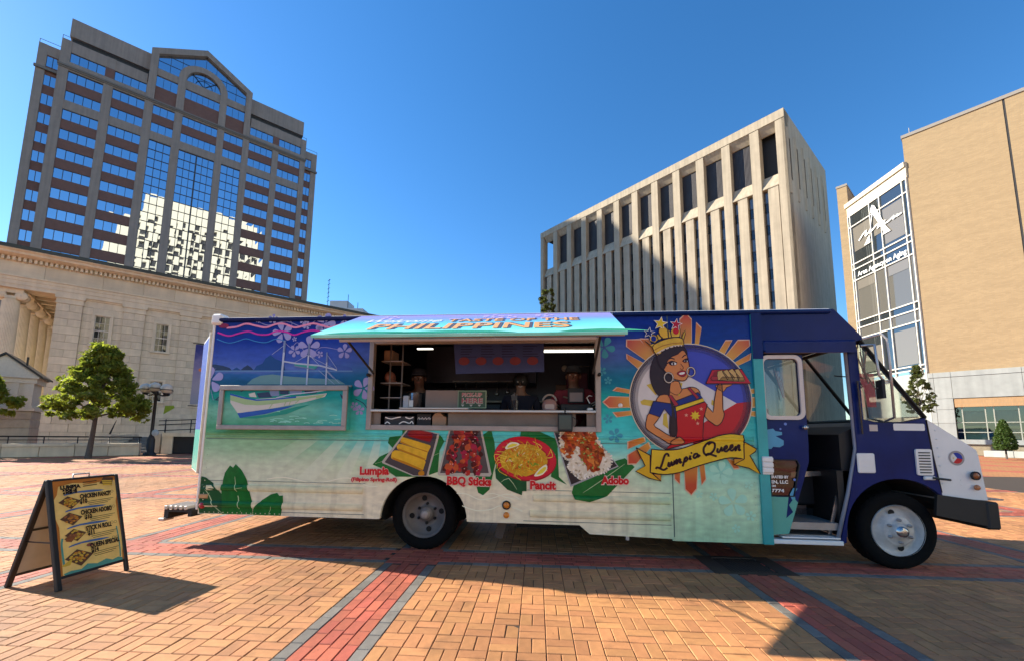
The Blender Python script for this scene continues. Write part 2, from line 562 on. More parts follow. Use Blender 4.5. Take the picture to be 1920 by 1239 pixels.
def paver_geo(lx, ly, dz, tx, ty):
    hx, hy, c, g = lx / 2 - 0.003, ly / 2 - 0.003, 0.004, -0.02
    v = []
    for s, z in ((c, 0), (0, -c), (0, g)):
        for sx, sy in ((-1, -1), (1, -1), (1, 1), (-1, 1)):
            x, y = sx * (hx - s), sy * (hy - s)
            v.append((x, y, z + dz + x * tx + y * ty))
    f = [(0, 1, 2, 3)]
    for k in (0, 4):
        for j in range(4): f.append((k + j, k + 4 + j, k + 4 + (j + 1) % 4, k + (j + 1) % 4))
    return v, f

def lay_pavers():
    lay = []
    for p, q, rot, k in paver_layout():
        if q < 0.9 or q > 17.2: continue
        w = gc * p + gd * q
        if abs(w.x) > 1.32 * w.y + 2.2: continue
        if GRATE[0] - 0.06 < p < GRATE[1] + 0.06 and GRATE[2] < q < GRATE[3]: continue
        dist = w.length
        seen = w.y > 2.72 and abs(w.x) < 1.25 * w.y
        lay.append((0 if seen else 1, dist, p, q, rot, k))
    lay.sort()
    sunk = [(0.05, 3.36), (-2.35, 3.1), (-2.2, 4.15), (1.1, 3.05)]
    mats = [m_tan, m_red, m_grey]
    meshes = []
    for k in range(3):
        b = MB(); b.add(*paver_geo(2 * UB, UB, 0, 0, 0)); meshes.append(b.mesh('brick', mats[k]))
    for _, d, p, q, rot, k in lay[:300]:
        o = bpy.data.objects.new('brick', meshes[k])
        w = gc * p + gd * q
        low = 0.006 if any(abs(w.x - a) < 0.06 and abs(w.y - c) < 0.06 for a, c in sunk) else 0.0
        put(o, plaza, loc=(p, q, random.gauss(0, 0.0012) - low), rot=(random.gauss(0, 0.006), random.gauss(0, 0.006), R(90 * rot) + random.gauss(0, 0.006)))
    V, F, MI, RN = [], [], [], []
    rr = random.Random(5)
    for _, d, p, q, rot, k in lay[300:]:
        lx, ly = (UB, 2 * UB) if rot else (2 * UB, UB)
        v, f = paver_geo(lx, ly, rr.gauss(0, 0.0012), rr.gauss(0, 0.006), rr.gauss(0, 0.006))
        o = len(V); r = rr.random()
        V += [(a + p, b + q, c) for a, b, c in v]; RN += [r] * len(v)
        for t in f: F.append(tuple(x + o for x in t)); MI.append(k)
    me = bpy.data.meshes.new('paving'); me.from_pydata(V, [], F)
    for ma in mats: me.materials.append(ma)
    me.polygons.foreach_set('material_index', MI)
    at = me.attributes.new('rnd', 'FLOAT', 'POINT'); at.data.foreach_set('value', RN)
    put(bpy.data.objects.new('paving_bricks', me), plaza, kind='stuff')

GRATE = (P0 + SP + 0.01, P0 + SP + 6 * UB - 0.01, Q0, Q0 + 6 * UB)
lay_pavers()

# ================================================================== COURTHOUSE
m_lime = M('limestone', (0.63, 0.54, 0.395), rough=0.85, var=0.18, scale=0.9, bump=0.35, bscale=9, streak=0.13, tint=0.09)
m_lime2 = M('limestone_trim', (0.66, 0.57, 0.42), rough=0.85, var=0.14, scale=1.6, bump=0.25, bscale=14, streak=0.1)
m_joint = M('stone_joint', (0.30, 0.25, 0.17), rough=0.95, var=0.2)
m_dark = M('dark_interior', (0.012, 0.013, 0.015), rough=0.7, var=0.2)
m_green = M('roof_copper_dark', (0.035, 0.05, 0.045), rough=0.6, var=0.2, scale=2)
m_white = M('white_paint', (0.62, 0.58, 0.50), rough=0.6, var=0.08)
m_blackmetal = M('black_metal', (0.015, 0.015, 0.017), rough=0.45, var=0.2, metal=0.2)
m_curtain = M('window_curtain', (0.45, 0.41, 0.33), rough=0.9, var=0.25, scale=3)
g_dark = MIRROR('old_glass', refl=(0.5, 0.5, 0.5), base=(0.01, 0.011, 0.012), mixf=0.22, bump=0.1, bscale=2)

ch = empty('courthouse', (-33.277, 31.0, 0), R(40), 'long limestone courthouse with dentil cornice, pilasters and a columned porch', 'courthouse')
b = MB()
b.box(-1.55, 27, 0.22, 19, 0, 11.5)                       # cella
b.box(-1.9, 27, -0.12, 0.30, 0, 2.4)                      # plinth
b.build('wall', m_joint, ch)
b = MB()
b.box(-1.95, 27.05, -0.2, 0.32, 2.4, 2.55); b.box(-1.9, 27, -0.14, 0.3, 2.55, 2.75)
b.build('base_moulding', m_lime2, ch)
# plinth stones
blk = MB().bbox(0, 1.85, 0, 0.12, 0, 0.585, 0.012).mesh('stone', m_lime)
for r in range(4):
    for i in range(6):
        x0 = -1.9 + i * 1.87 - (0.9 if r % 2 else 0)
        inst(blk, 'stone', ch, (max(x0, -1.9 - 0.001 * r), -0.24, 0.01 + r * 0.597), scale=(1 if x0 >= -1.9 else 0.515, 1, 1))
# wall panels between pilasters and the pilasters themselves, stone by stone
pil = [(-1.55, -0.15), (2.15, 3.47), (5.77, 7.09)]
pan = [(-0.15, 2.15), (3.47, 5.77), (7.09, 9.39)]
wins = [(0.40, 1.62), (4.04, 5.22), (7.7, 8.9)]
hz = (10.85 - 2.75) / 14
unit = MB().bbox(0, 1, 0, 0.16, 0, hz - 0.012, 0.01).mesh('stone', m_lime)
for r in range(14):
    z0 = 2.75 + r * hz
    for x0, x1 in pil:
        cut = (0.5 if r % 2 else 1.0)
        if cut == 1.0: inst(unit, 'stone', ch, (x0, -0.03, z0), scale=(x1 - x0, 1, 1))
        else:
            w = (x1 - x0) / 2 - 0.004
            inst(unit, 'stone', ch, (x0, -0.03, z0), scale=(w, 1, 1)); inst(unit, 'stone', ch, (x0 + w + 0.008, -0.03, z0), scale=(w, 1, 1))
    for (x0, x1), (w0, w1) in zip(pan, wins):
        inwin = (z0 + hz > 7.9 and z0 < 10.42) or (z0 + hz > 3.7 and z0 < 5.6 and x0 > 3)
        if inwin:
            inst(unit, 'stone', ch, (x0 + 0.004, 0.1, z0), scale=(w0 - x0 - 0.004, 1, 1)); inst(unit, 'stone', ch, (w1, 0.1, z0), scale=(x1 - w1 - 0.004, 1, 1))
            for wz0, wz1 in ([(7.83, 10.42)] + ([(3.63, 5.6)] if x0 > 3 else [])):
                if z0 < wz0 < z0 + hz: inst(unit, 'stone', ch, (w0, 0.1, z0), scale=(w1 - w0, 1, (wz0 - z0) / hz))
                if z0 < wz1 < z0 + hz: inst(unit, 'stone', ch, (w0, 0.1, wz1 + 0.004), scale=(w1 - w0, 1, (z0 + hz - wz1) / hz))
        else:
            k = 0.42 if r % 2 else 0.63
            w = (x1 - x0) * k
            inst(unit, 'stone', ch, (x0 + 0.004, 0.1, z0), scale=(w - 0.008, 1, 1)); inst(unit, 'stone', ch, (x0 + w + 0.004, 0.1, z0), scale=(x1 - x0 - w - 0.008, 1, 1))
b = MB()
for x0 in [9.39 + 3.62 * i for i in range(5)]: b.box(x0, x0 + 1.32, -0.03, 0.25, 2.75, 10.85)
b.box(9.39, 27, 0.1, 0.25, 2.75, 10.85, 0)
b.split('rear_wall_bay', m_lime, ch)
b = MB()
for x0, x1 in pil + [(9.39 + 3.62 * i, 10.71 + 3.62 * i) for i in range(5)]:
    b.box(x0 - 0.05, x1 + 0.05, -0.08, 0.2, 10.85, 11.0); b.box(x0 - 0.02, x1 + 0.02, -0.05, 0.2, 11.0, 11.25); b.box(x0 - 0.1, x1 + 0.1, -0.13, 0.2, 11.25, 11.47)
for x0, x1 in pan: b.box(x0 + 0.1, x1 - 0.1, 0.02, 0.25, 11.35, 11.47)
for x0, x1 in pan: b.box(x0, x1, 0.1, 0.25, 10.85, 11.35)
b.split('pilaster_capital', m_lime2, ch)
# entablature
b = MB()
b.box(-4.6, 27, -0.1, 1.2, 11.47, 11.75); b.box(-4.62, 27, -0.14, 1.32, 11.75, 12.05); b.box(-4.64, 27, -0.18, 1.33, 12.05, 12.28); b.box(-4.7, 27, -0.26, 1.35, 12.28, 12.4)
b.box(-4.6, -3.2, 1.35, 19, 11.47, 12.4); b.box(-1.55, 27, 1.3, 19, 11.5, 12.4)
b.split('architrave', m_lime2, ch)
frz = MB().bbox(0, 1, 0, 1.4, 0, 1.0, 0.008).mesh('stone', m_lime)
x = -4.6
for w in (2.3, 3.1, 2.4, 2.0, 2.9, 2.5, 3.3, 2.2, 3.0, 2.6, 2.9, 3.1):
    inst(frz, 'stone', ch, (x, -0.1, 12.4), scale=(w - 0.012, 1, 1)); x += w
b = MB(); b.box(-4.5, 25.1, 1.32, 19, 12.4, 14.0)
b.box(-4.65, 25.5, -0.16, 1.3, 13.4, 13.44); b.box(-4.7, 25.5, -0.12, 1.3, 13.44, 13.72)
b.build('frieze_core', m_lime2, ch)
b = MB()
x = -4.7
while x < 25.4:
    b.box(x, x + 0.15, -0.34, -0.12, 13.44, 13.72); x += 0.262
b.build('dentil_course', m_lime2, ch, kind='stuff')
b = MB()
b.prismx([(0.5, 13.72), (-0.42, 13.72), (-0.75, 13.86), (-0.8, 14.0), (-0.95, 14.1), (-0.95, 14.16), (0.5, 14.3)], -5.1, 25.6)
b.build('cornice', m_lime2, ch)
b = MB()
b.prismx([(-1.0, 14.162), (-1.02, 14.42), (0.2, 14.62), (9.5, 16.6), (18.9, 14.4), (18.9, 14.17)], -5.15, 25.65)
b.build('roof', m_green, ch)
# windows
for i, (w0, w1) in enumerate(wins):
    for z0, z1 in ([(7.95, 10.42)] if i == 0 else [(7.95, 10.42), (3.75, 5.6)]):
        f = MB()
        f.box(w0, w0 + 0.17, 0.02, 0.24, z0, z1); f.box(w1 - 0.17, w1, 0.02, 0.24, z0, z1)
        f.box(w0 + 0.17, w1 - 0.17, 0.02, 0.24, z1 - 0.14, z1); f.box(w0 - 0.06, w1 + 0.06, -0.04, 0.24, z0 - 0.12, z0)
        win = f.build('window', m_lime2, ch)
        s = MB(); a0, a1 = w0 + 0.17, w1 - 0.17; zt = z1 - 0.14; zm = (z0 + zt) / 2
        s.box(a0, a0 + 0.05, 0.13, 0.2, z0, zt); s.box(a1 - 0.05, a1, 0.13, 0.2, z0, zt); s.box(a0 + 0.05, a1 - 0.05, 0.13, 0.2, zt - 0.05, zt)
        s.box(a0 + 0.05, a1 - 0.05, 0.12, 0.2, zm - 0.035, zm + 0.035); s.box(a0 + 0.05, a1 - 0.05, 0.13, 0.2, z0, z0 + 0.06)
        for k in (1, 2): s.box(a0 + (a1 - a0) * k / 3 - 0.012, a0 + (a1 - a0) * k / 3 + 0.012, 0.15, 0.19, z0 + 0.06, zm - 0.035); 
        for k in (1, 2): s.box(a0 + (a1 - a0) * k / 3 - 0.012, a0 + (a1 - a0) * k / 3 + 0.012, 0.15, 0.19, zm + 0.035, zt - 0.05)
        for q in (0.5,): s.box(a0 + 0.05, a1 - 0.05, 0.152, 0.188, (z0 + zm) / 2 - 0.012, (z0 + zm) / 2 + 0.012); s.box(a0 + 0.05, a1 - 0.05, 0.152, 0.188, (zt + zm) / 2 - 0.012, (zt + zm) / 2 + 0.012)
        s.build('sash', m_white, win)
        MB().add([(a0, 0.18, z0), (a1, 0.18, z0), (a1, 0.18, zt), (a0, 0.18, zt)], [(0, 1, 2, 3)]).build('pane', GLASS('sash_glass', (0.8, 0.82, 0.8), 0.75), win)
        MB().add([(a0, 0.215, z0), (a1, 0.215, z0), (a1, 0.215, zt), (a0, 0.215, zt)], [(0, 1, 2, 3)]).build('room_dark', m_dark, win)
        c = MB()
        w = a1 - a0
        c.flat([(a0, zt), (a0 + w * 0.42, zt), (a0 + w * 0.30, zm + 0.1), (a0 + w * 0.08, zm - 0.1), (a0, zm - 0.1)], 0.205)
        c.flat([(a1, zt), (a1 - w * 0.42, zt), (a1 - w * 0.30, zm - 0.3), (a1 - w * 0.25, z0 + 0.2), (a1, z0 + 0.2)], 0.203)
        c.split('curtain', m_curtain, win)
# porch columns at the left end
def ionic(x, y, r=0.62, h=11.47):
    c = MB()
    prof = [(r * 1.3, 0.9), (r * 1.3, 1.05), (r * 1.15, 1.1), (r * 1.22, 1.22), (r * 1.05, 1.3), (r, 1.45)]
    n = 40; zt = h - 0.75
    c.lathe(prof, (x, y, 0), n=28)
    v = []; f = []
    for k in range(9):
        t = k / 8; z = 1.45 + (zt - 1.45) * t; rr = r * (1 - 0.16 * t * t)
        for j in range(n * 2):
            q = rr * (1.0 if j % 2 else 0.955); a = 2 * math.pi * j / (n * 2)
            v.append((x + q * math.cos(a), y + q * math.sin(a), z))
    for k in range(8):
        for j in range(n * 2): f.append((k * n * 2 + j, k * n * 2 + (j + 1) % (n * 2), (k + 1) * n * 2 + (j + 1) % (n * 2), (k + 1) * n * 2 + j))
    c.add(v, f)
    c.lathe([(r * 0.9, 0), (r * 1.05, 0.12), (r * 0.95, 0.2)], (x, y, zt), n=28)
    for sx in (-1, 1):
        for sy in (-1, 1):
            c.lathe([(0.02, -0.14), (0.29, -0.14), (0.33, -0.06), (0.33, 0.06), (0.29, 0.14), (0.02, 0.14)], (x + sx * r * 1.0, y + sy * (r * 0.62), zt + 0.27), axis='y', n=18)
    c.box(x - r * 1.2, x + r * 1.2, y - r * 0.9, y + r * 0.9, zt + 0.42, zt + 0.75)
    return c
for i in range(6):
    ionic(-3.85, 0.62 + i * 3.05, 0.52).build('column', m_lime2, ch)
b = MB(); b.box(-5.2, -1.93, -0.3, 19, 0, 0.9); b.build('porch_floor', m_lime, ch)
b = MB()
b.box(-3.2, -1.55, 1.4, 19, 12.2, 12.39)
for i in range(9): b.box(-3.2, -1.55, 1.9 + i * 1.52, 2.3 + i * 1.52, 11.6, 12.2)
b.box(-2.5, -2.3, 1.4, 16, 11.85, 12.19)
b.split('ceiling_beam', m_lime2, ch)

# small gabled gatehouse in front of the porch
gh = empty('gatehouse', (-29.25, 23.3, 0), R(40), 'small pale stone gatehouse with gabled roof in front of the porch', 'gatehouse')
b = MB()
for r in range(5):
    b.bbox(-1.9, 2.05, -0.05 - 0.0, 3.0, 0.0 + r * 0.52, 0.5 + r * 0.52, 0.03)
b.box(-1.85, 2.0, 0.0, 2.95, 0, 2.6)
b.split('rusticated_course', M('gate_stone', (0.4, 0.37, 0.31), rough=0.85, var=0.18, scale=2, bump=0.3), gh)
b = MB(); b.box(-2.0, 2.2, -0.15, 3.1, 2.6, 2.78); b.box(-1.9, 2.05, -0.05, 3, 2.78, 2.9)
b.box(-1.7, 1.85, 0.05, 2.9, 2.9, 4.4)
b.box(1.35, 1.95, -0.04, 0.05, 2.9, 4.3); b.box(0.55, 1.05, -0.04, 0.05, 2.9, 4.3)
b.box(-1.95, 2.1, -0.1, 3.05, 4.3, 4.6); b.box(-2.1, 2.25, -0.25, 3.2, 4.6, 4.72)
b.split('upper_storey', m_white, gh)
b = MB(); b.prism([(-2.1, 4.72), (2.25, 4.72), (0.07, 5.95)], -0.22, 3.2); b.build('gable', m_white, gh)
b = MB()
for s in (1, -1):
    xe = 0.07 + s * 2.4
    b.prism([(0.07, 5.97), (0.07, 6.1), (xe, 4.74 + 0.0), (xe, 4.62)], -0.4, 3.3)
b.box(1.2, 1.32, 0.3, 0.42, 5.2, 5.95)
b.build('roof', m_blackmetal, gh)
b = MB(); b.box(-1.2, 0.0, -0.07, 0.0, 0, 2.35); b.build('blue_door', M('door_navy', (0.012, 0.02, 0.07), rough=0.4), gh)

gh.scale = (0.64, 0.8, 0.95)
# low stone wall with a rail, steps and ramp in front of the courthouse
lw = empty('garden_wall', (-25.5, 20.72, 0), R(34), 'low pale stone wall with black rail before the courthouse', 'wall')
b = MB()
blk = MB().bbox(0, 1.28, 0, 0.5, 0, 0.52, 0.012).mesh('stone', m_lime)
for i in range(8): inst(blk, 'stone', lw, (-5.2 + i * 1.3, 0.0, 0.0))
cap = MB().bbox(0, 2.58, -0.05, 0.55, 0.525, 0.68, 0.015).mesh('coping_stone', m_lime2)
for i in range(4): inst(cap, 'coping_stone', lw, (-5.2 + i * 2.6, 0, 0))
b = MB()
b.tube([(-5.2, 0.25, 1.08), (5.2, 0.25, 1.02)], 0.035); b.tube([(-5.2, 0.25, 0.88), (5.2, 0.25, 0.86)], 0.02)
for i in range(9): b.tube([(-4.9 + i * 1.25, 0.25, 0.67), (-4.9 + i * 1.25, 0.25, 1.06)], 0.025)
b.build('rail', m_blackmetal, lw)

st = empty('front_steps', (-24.35, 25.2, 0), R(12), 'flight of grey stone steps between wall and lamp post', 'steps')
tread = MB().bbox(0, 2.1, 0, 0.42, 0, 0.16, 0.012).mesh('tread', M('step_stone', (0.2, 0.19, 0.17), rough=0.9, var=0.2, scale=3))
for i in range(6): inst(tread, 'tread', st, (0, i * 0.36, i * 0.163))
MB().box(-0.35, -0.02, -0.1, 2.4, 0, 1.15).box(2.12, 2.6, -0.1, 2.4, 0, 1.2).split('cheek_wall', m_lime, st)
MB().prism([(-0.18, 1.15), (-0.1, 1.15), (0.12, 2.0)], -0.06, 0.0).build('railing_blade', m_blackmetal, st)

rp = empty('ramp_wall', (-21.35, 25.25, 0), R(14), 'raised ramp with black panel front and pipe railing beside lamp post', 'ramp')
MB().box(0, 0.55, 0, 2, 0, 1.05).box(0, 6, -0.08, 2.1, 1.05, 1.28).build('kerb_stone', m_lime2, rp)
MB().box(0.55, 6, 0.1, 2, 0, 1.05).build('front_panel', M('ramp_front', (0.02, 0.018, 0.018), rough=0.8), rp)
b = MB()
for z in (1.55, 1.9, 2.15): b.tube([(-0.3, 0.1, z - 0.15), (2.2, 0.1, z), (6, 0.1, z + 0.1)], 0.028)
for x in (0.05, 1.4, 2.8, 4.2): b.tube([(x, 0.1, 1.28), (x, 0.1, 2.1)], 0.03)
b.tube([(2.1, 0.2, 1.3), (2.1, 0.2, 3.5)], 0.06)
b.build('pipe_railing', m_blackmetal, rp)

# ================================================================== OFFICE TOWER
m_gran = M('tower_granite', (0.27, 0.215, 0.18), rough=0.7, var=0.12, scale=0.6, bump=0.1, streak=0.12)
m_brn = M('tower_brown_brick', (0.165, 0.082, 0.064), rough=0.8, var=0.15, scale=1.5)
m_tdark = M('tower_shadow_gap', (0.03, 0.03, 0.032), rough=0.7)
m_frame = M('tower_window_frame', (0.03, 0.035, 0.045), rough=0.5)
g_tower = MIRROR('tower_glass', refl=(0.60, 0.66, 0.76), base=(0.006, 0.01, 0.02), mixf=0.9, bump=0.11, bscale=0.4)
tw = empty('office_tower', (-96.54, 92.16, -0.23), R(40), 'tall granite and brown brick office tower with glass gable and mirror windows', 'tower')
tw.scale = (1.152, 1.152, 1.152)
rows = [77.1, 73.0, 68.8, 64.7, 60.5, 56.35, 52.2, 48.0, 43.85, 39.65, 35.5, 31.3, 27.1]
WH = 2.15
cols = [(-8.35, -3.28), (-1.86, 3.2), (22.75, 27.83), (29.2, 34.3)]
cen = [(4.62, 8.32, 3), (9.72, 16.25, 6), (17.6, 21.42, 3)]
b = MB()
b.box(-9.75, 35.55, 1.2, 28, 0, 79.5, 1)
xs = [-9.75] + [v for c in cols[:2] for v in c] + [v for c in cen for v in c[:2]] + [v for c in cols[2:] for v in c] + [35.55]
for i in range(0, len(xs), 2): b.box(xs[i], xs[i + 1], 0, 1.3, 0, 77.3 if 3 < xs[i] < 22 else 79.5)
b.split('granite_pier', m_gran, tw)
b = MB()
for c0, c1 in cols:
    b.box(c0, c1, 0.12, 1.3, rows[0], 79.5)
    b.box(c0, c1, 0.1, 1.3, rows[3], rows[2] - WH)
    b.box(c0, c1, 0.06, 1.3, rows[1], rows[0] - WH)
for c0, c1, n in cen: b.box(c0, c1, 0.1, 1.3, rows[3], rows[2] - WH); b.box(c0, c1, 0.06, 1.3, rows[1], 74.0)
b.split('granite_band', m_gran, tw)
b = MB()
for c0, c1 in cols:
    for i in range(1, 12):
        if i == 2: continue
        b.box(c0, c1, 0.16, 1.3, rows[i + 1], rows[i] - WH)
for c0, c1, n in cen: b.box(c0, c1, 0.16, 1.3, rows[2], rows[1] - WH)
b.box(-3.28, -1.86, -0.004, 1.29, 74.9, 77.1); b.box(27.83, 29.2, -0.004, 1.29, 74.9, 77.1)
b.split('brown_spandrel', m_brn, tw)
b = MB()
b.box(-9.9, 35.7, -0.32, 0.02, 73.62, 74.0); b.box(-9.85, 35.65, -0.16, 0.02, 73.3, 73.62)
b.build('cornice', M('tower_cornice', (0.17, 0.145, 0.125), rough=0.7), tw)
# side wings, set back
for x0, x1, w0, w1, nm in ((-12.75, -9.75, -11.5, -9.8, 'l'), (35.55, 38.55, 35.7, 37.2, 'r')):
    b = MB()
    if nm == 'l': b.box(x0, w0, 0.75, 26, 0, 77.1); b.box(w0, x1, 1.0, 26, 0, 77.1, 1); b.box(w0, x1, 0.8, 1.1, 75.0, 77.1); b.box(x0 - .2, x1, 0.4, 0.8, 71.6, 72.1, 2)
    else: b.box(w1, x1, 0.75, 26, 0, 77.1); b.box(x0, w1, 1.0, 26, 0, 77.1, 1); b.box(x0, w1, 0.8, 1.1, 75.0, 77.1); b.box(x0, x1 + .2, 0.4, 0.8, 71.6, 72.1, 2)
    b.build('side_wing', [m_gran, m_brn, MATS['tower_cornice']], tw)
b = MB()
b.box(-8.7, 3.3, 1.6, 24, 79.5, 81.2, 1); b.box(-9.0, 3.3, 1.0, 24, 81.2, 85.2); b.box(22.5, 34.6, 1.6, 24, 79.5, 81.2, 1); b.box(22.5, 34.8, 1.0, 24, 81.2, 85.2)
b.split('penthouse_parapet', [m_gran, m_tdark], tw)
b = MB()
for x0, x1, y, z in ((-9.7, 3.3, 0.1, 80.2), (22.6, 35.5, 0.1, 80.2), (-12.7, -9.8, 0.9, 77.9), (35.6, 38.5, 0.9, 77.9)):
    b.tube([(x0, y, z), (x1, y, z)], 0.05, n=5); b.tube([(x0, y, z - 0.7), (x0, y, z)], 0.05, n=5); b.tube([(x1, y, z - 0.7), (x1, y, z)], 0.05, n=5)
b.split('roof_railing', m_frame, tw)
# gable
cxg = 12.95
b = MB()
out = [(3.35, 74.05), (22.55, 74.05), (22.55, 85.95), (cxg, 91.5), (3.35, 85.95)]
inn = [(4.62, 74.05), (21.3, 74.05), (21.3, 85.2), (cxg, 90.0), (4.62, 85.2)]
fr = [(3.35, 74.05), (4.62, 74.05), (4.62, 85.2), (cxg, 90.0), (21.3, 85.2), (21.3, 74.05), (22.55, 74.05), (22.55, 85.95), (cxg, 91.5), (3.35, 85.95)]
b.prism(fr, -0.25, 10)
ring = circ(cxg, 82.1, 4.62, n=28, a0=0, a1=180) + list(reversed(circ(cxg, 82.1, 3.25, n=28, a0=0, a1=180)))
b.prism(ring, -0.1, 1.0)
b.box(8.33, 9.7, -0.1, 1.0, 74.05, 82.1); b.box(16.2, 17.57, -0.1, 1.0, 74.05, 82.1)
b.box(9.7, 16.2, 0.1, 1.0, 79.85, 81.95); b.box(4.62, 8.33, 0.1, 1.0, 80.2, 81.9); b.box(17.57, 21.3, 0.1, 1.0, 80.2, 81.9)
b.split('gable_frame', m_gran, tw)
b = MB()
for x0, x1 in ((4.62, 8.33), (9.7, 16.2), (17.57, 21.3)): b.box(x0, x1, 0.2, 1.0, 74.05, 77.6)
b.box(4.62, 21.3, 0.9, 9, 74.05, 85.0)
b.split('gable_spandrel', m_brn, tw)
b = MB()
b.flat([(4.62, 81.9), (21.3, 81.9), (21.3, 85.2), (cxg, 90.0), (4.62, 85.2)], 0.5, holes=())
b.build('gable_glass', g_tower, tw)
b = MB()
for k in range(9):
    x = 4.62 + k * 2.085
    b.box(x - 0.04, x + 0.04, 0.4, 0.5, 81.9, min(85.2 + (x - 4.62) * 0.576, 85.2 + (21.3 - x) * 0.576))
b.box(4.62, 21.3, 0.42, 0.49, 84.0, 84.08); b.box(6.2, 19.7, 0.42, 0.49, 86.0, 86.08)
for a in (45, 90, 135): b.tube([(cxg, 0.36, 82.1), (cxg + 4.5 * math.cos(R(a)), 0.36, 82.1 + 4.5 * math.sin(R(a)))], 0.06, n=5)
pc = circ(cxg, 82.1, 1.6, n=14, a0=0, a1=180); b.tube([(p[0], 0.38, p[1]) for p in pc], 0.05, n=5)
for x0, x1, n in ((4.62, 8.33, 3), (9.7, 16.2, 6), (17.57, 21.3, 3)):
    for k in range(n + 1): b.box(x0 + (x1 - x0) * k / n - 0.03, x0 + (x1 - x0) * k / n + 0.03, 0.24, 0.34, 77.6, 79.85)
b.split('gable_mullion', m_frame, tw)
b = MB()
for x0, x1 in ((4.62, 8.33), (9.7, 16.2), (17.57, 21.3)): b.box(x0, x1, 0.34, 0.5, 77.6, 80.2)
b.split('gable_window', g_tower, tw)
# strip windows: one frame and four panes each
fw_ = MB()
W = 5.07
for k in range(5): fw_.box(W * k / 4 - 0.035, W * k / 4 + 0.035, -0.06, 0.1, 0, WH)
fw_.box(0, W, -0.05, 0.1, -0.03, 0.05); fw_.box(0, W, -0.05, 0.1, WH - 0.05, WH + 0.03)
fme = fw_.mesh('window', m_frame)
pme = MB().add([(-W / 8, 0, -WH / 2), (W / 8, 0, -WH / 2), (W / 8, 0, WH / 2), (-W / 8, 0, WH / 2)], [(0, 1, 2, 3)]).mesh('pane', g_tower)
rest = MB()
tilt = random.Random(3)
for ci, (c0, c1) in enumerate(cols):
    for ri, zt in enumerate(rows):
        w = inst(fme, 'window', tw, (c0, 0.28, zt - WH))
        for k in range(4):
            if ci < 2 and ri < 11:
                inst(pme, 'pane', w, (W * (k + 0.5) / 4, 0.06, WH / 2), (tilt.gauss(0, 0.006), 0, tilt.gauss(0, 0.006)))
            else:
                x = c0 + W * k / 4
                rest.add([(x, 0.34, zt - WH), (x + W / 4, 0.34 + tilt.gauss(0, 0.008), zt - WH), (x + W / 4, 0.34, zt), (x, 0.34 + tilt.gauss(0, 0.008), zt)], [(0, 1, 2), (0, 2, 3)])
for c0, c1, n in cen:
    for zt in rows[1:3]:
        w = MB()
        for k in range(n + 1): w.box(c0 + (c1 - c0) * k / n - 0.035, c0 + (c1 - c0) * k / n + 0.035, 0.22, 0.38, zt - WH, zt)
        w.build('window', m_frame, tw)
        rest.add([(c0, 0.34, zt - WH), (c1, 0.34, zt - WH), (c1, 0.34, zt), (c0, 0.34, zt)], [(0, 1, 2, 3)])
for x0, x1 in ((-11.5, -9.8), (35.7, 37.2)):
    for zt in [74.8 - 4.03 * i for i in range(12)]:
        rest.add([(x0, 0.95, zt - 2.1), (x1, 0.95, zt - 2.1), (x1, 0.95, zt), (x0, 0.95, zt)], [(0, 1, 2, 3)])
        fx = MB()
        for k in range(3): fx.box(x0 + (x1 - x0) * k / 2 - 0.04, x0 + (x1 - x0) * k / 2 + 0.04, 0.88, 0.99, zt - 2.1, zt)
        fx.build('window', m_frame, tw)
rest.build('far_panes', g_tower, tw, kind='stuff')
# curtain-wall bays
rz = 2.075
cr = 0
for c0, c1, n in cen:
    fx = MB()
    nr = 17
    for k in range(n + 1): fx.box(c0 + (c1 - c0) * k / n - 0.05, c0 + (c1 - c0) * k / n + 0.05, 0.2, 0.42, 64.6 - nr * rz, 64.6)
    for k in range(nr + 1): fx.box(c0, c1, 0.21, 0.4, 64.6 - k * rz - 0.04, 64.6 - k * rz + 0.04)
    if n == 6: fx.box(cxg - 0.14, cxg + 0.14, 0.1, 0.42, 64.6 - nr * rz, 64.6)
    cw = fx.build('curtain_wall', m_frame, tw)
    pw = (c1 - c0) / n
    pm = MB().add([(-pw / 2, 0, -rz / 2), (pw / 2, 0, -rz / 2), (pw / 2, 0, rz / 2), (-pw / 2, 0, rz / 2)], [(0, 1, 2, 3)]).mesh('pane', g_tower)
    for k in range(n):
        for r in range(nr):
            inst(pm, 'pane', cw, (c0 + (k + 0.5) * pw, 0.36, 64.6 - (r + 0.5) * rz), (tilt.gauss(0, 0.004), 0, tilt.gauss(0, 0.004)))
    MB().box(c0, c1, 0.5, 1.3, 20, 64.6).build('curtain_wall_back', m_dark, tw)

# ================================================================== CONCRETE OFFICE BLOCK
m_conc = M('block_concrete', (0.42, 0.355, 0.262), rough=0.85, var=0.12, scale=0.7, bump=0.2, bscale=6, streak=0.17)
m_louv = M('louvre_bronze', (0.055, 0.05, 0.052), rough=0.5, var=0.3, scale=0.5, metal=0.3)
m_slotl = MIRROR('slot_glass', refl=(0.45, 0.47, 0.5), base=(0.07, 0.072, 0.072), mixf=0.22)
m_slotd = MIRROR('slot_dark', refl=(0.4, 0.45, 0.5), base=(0.012, 0.014, 0.017), mixf=0.12)
co = empty('concrete_office_block', (34.53, 49.29, -0.09), R(-50), 'beige concrete office block with slot windows and dark louvred top storey', 'office block')
co.scale = (1.06, 1.06, 1.06)
BAY = 3.535
edges = [-42.15 + BAY * i for i in range(13)]
b = MB()
for i, e in enumerate(edges[:12]): b.box(e, e + (1.06 if i else 0.8), 0, 1.2, 0, 40.4)
b.box(-0.33, 0.7, 0, 1.2, 0, 40.4)
b.box(-42.15, 0.7, -0.06, 1.6, 40.35, 41.5)
b.split('concrete_pier', m_conc, co)
b = MB()
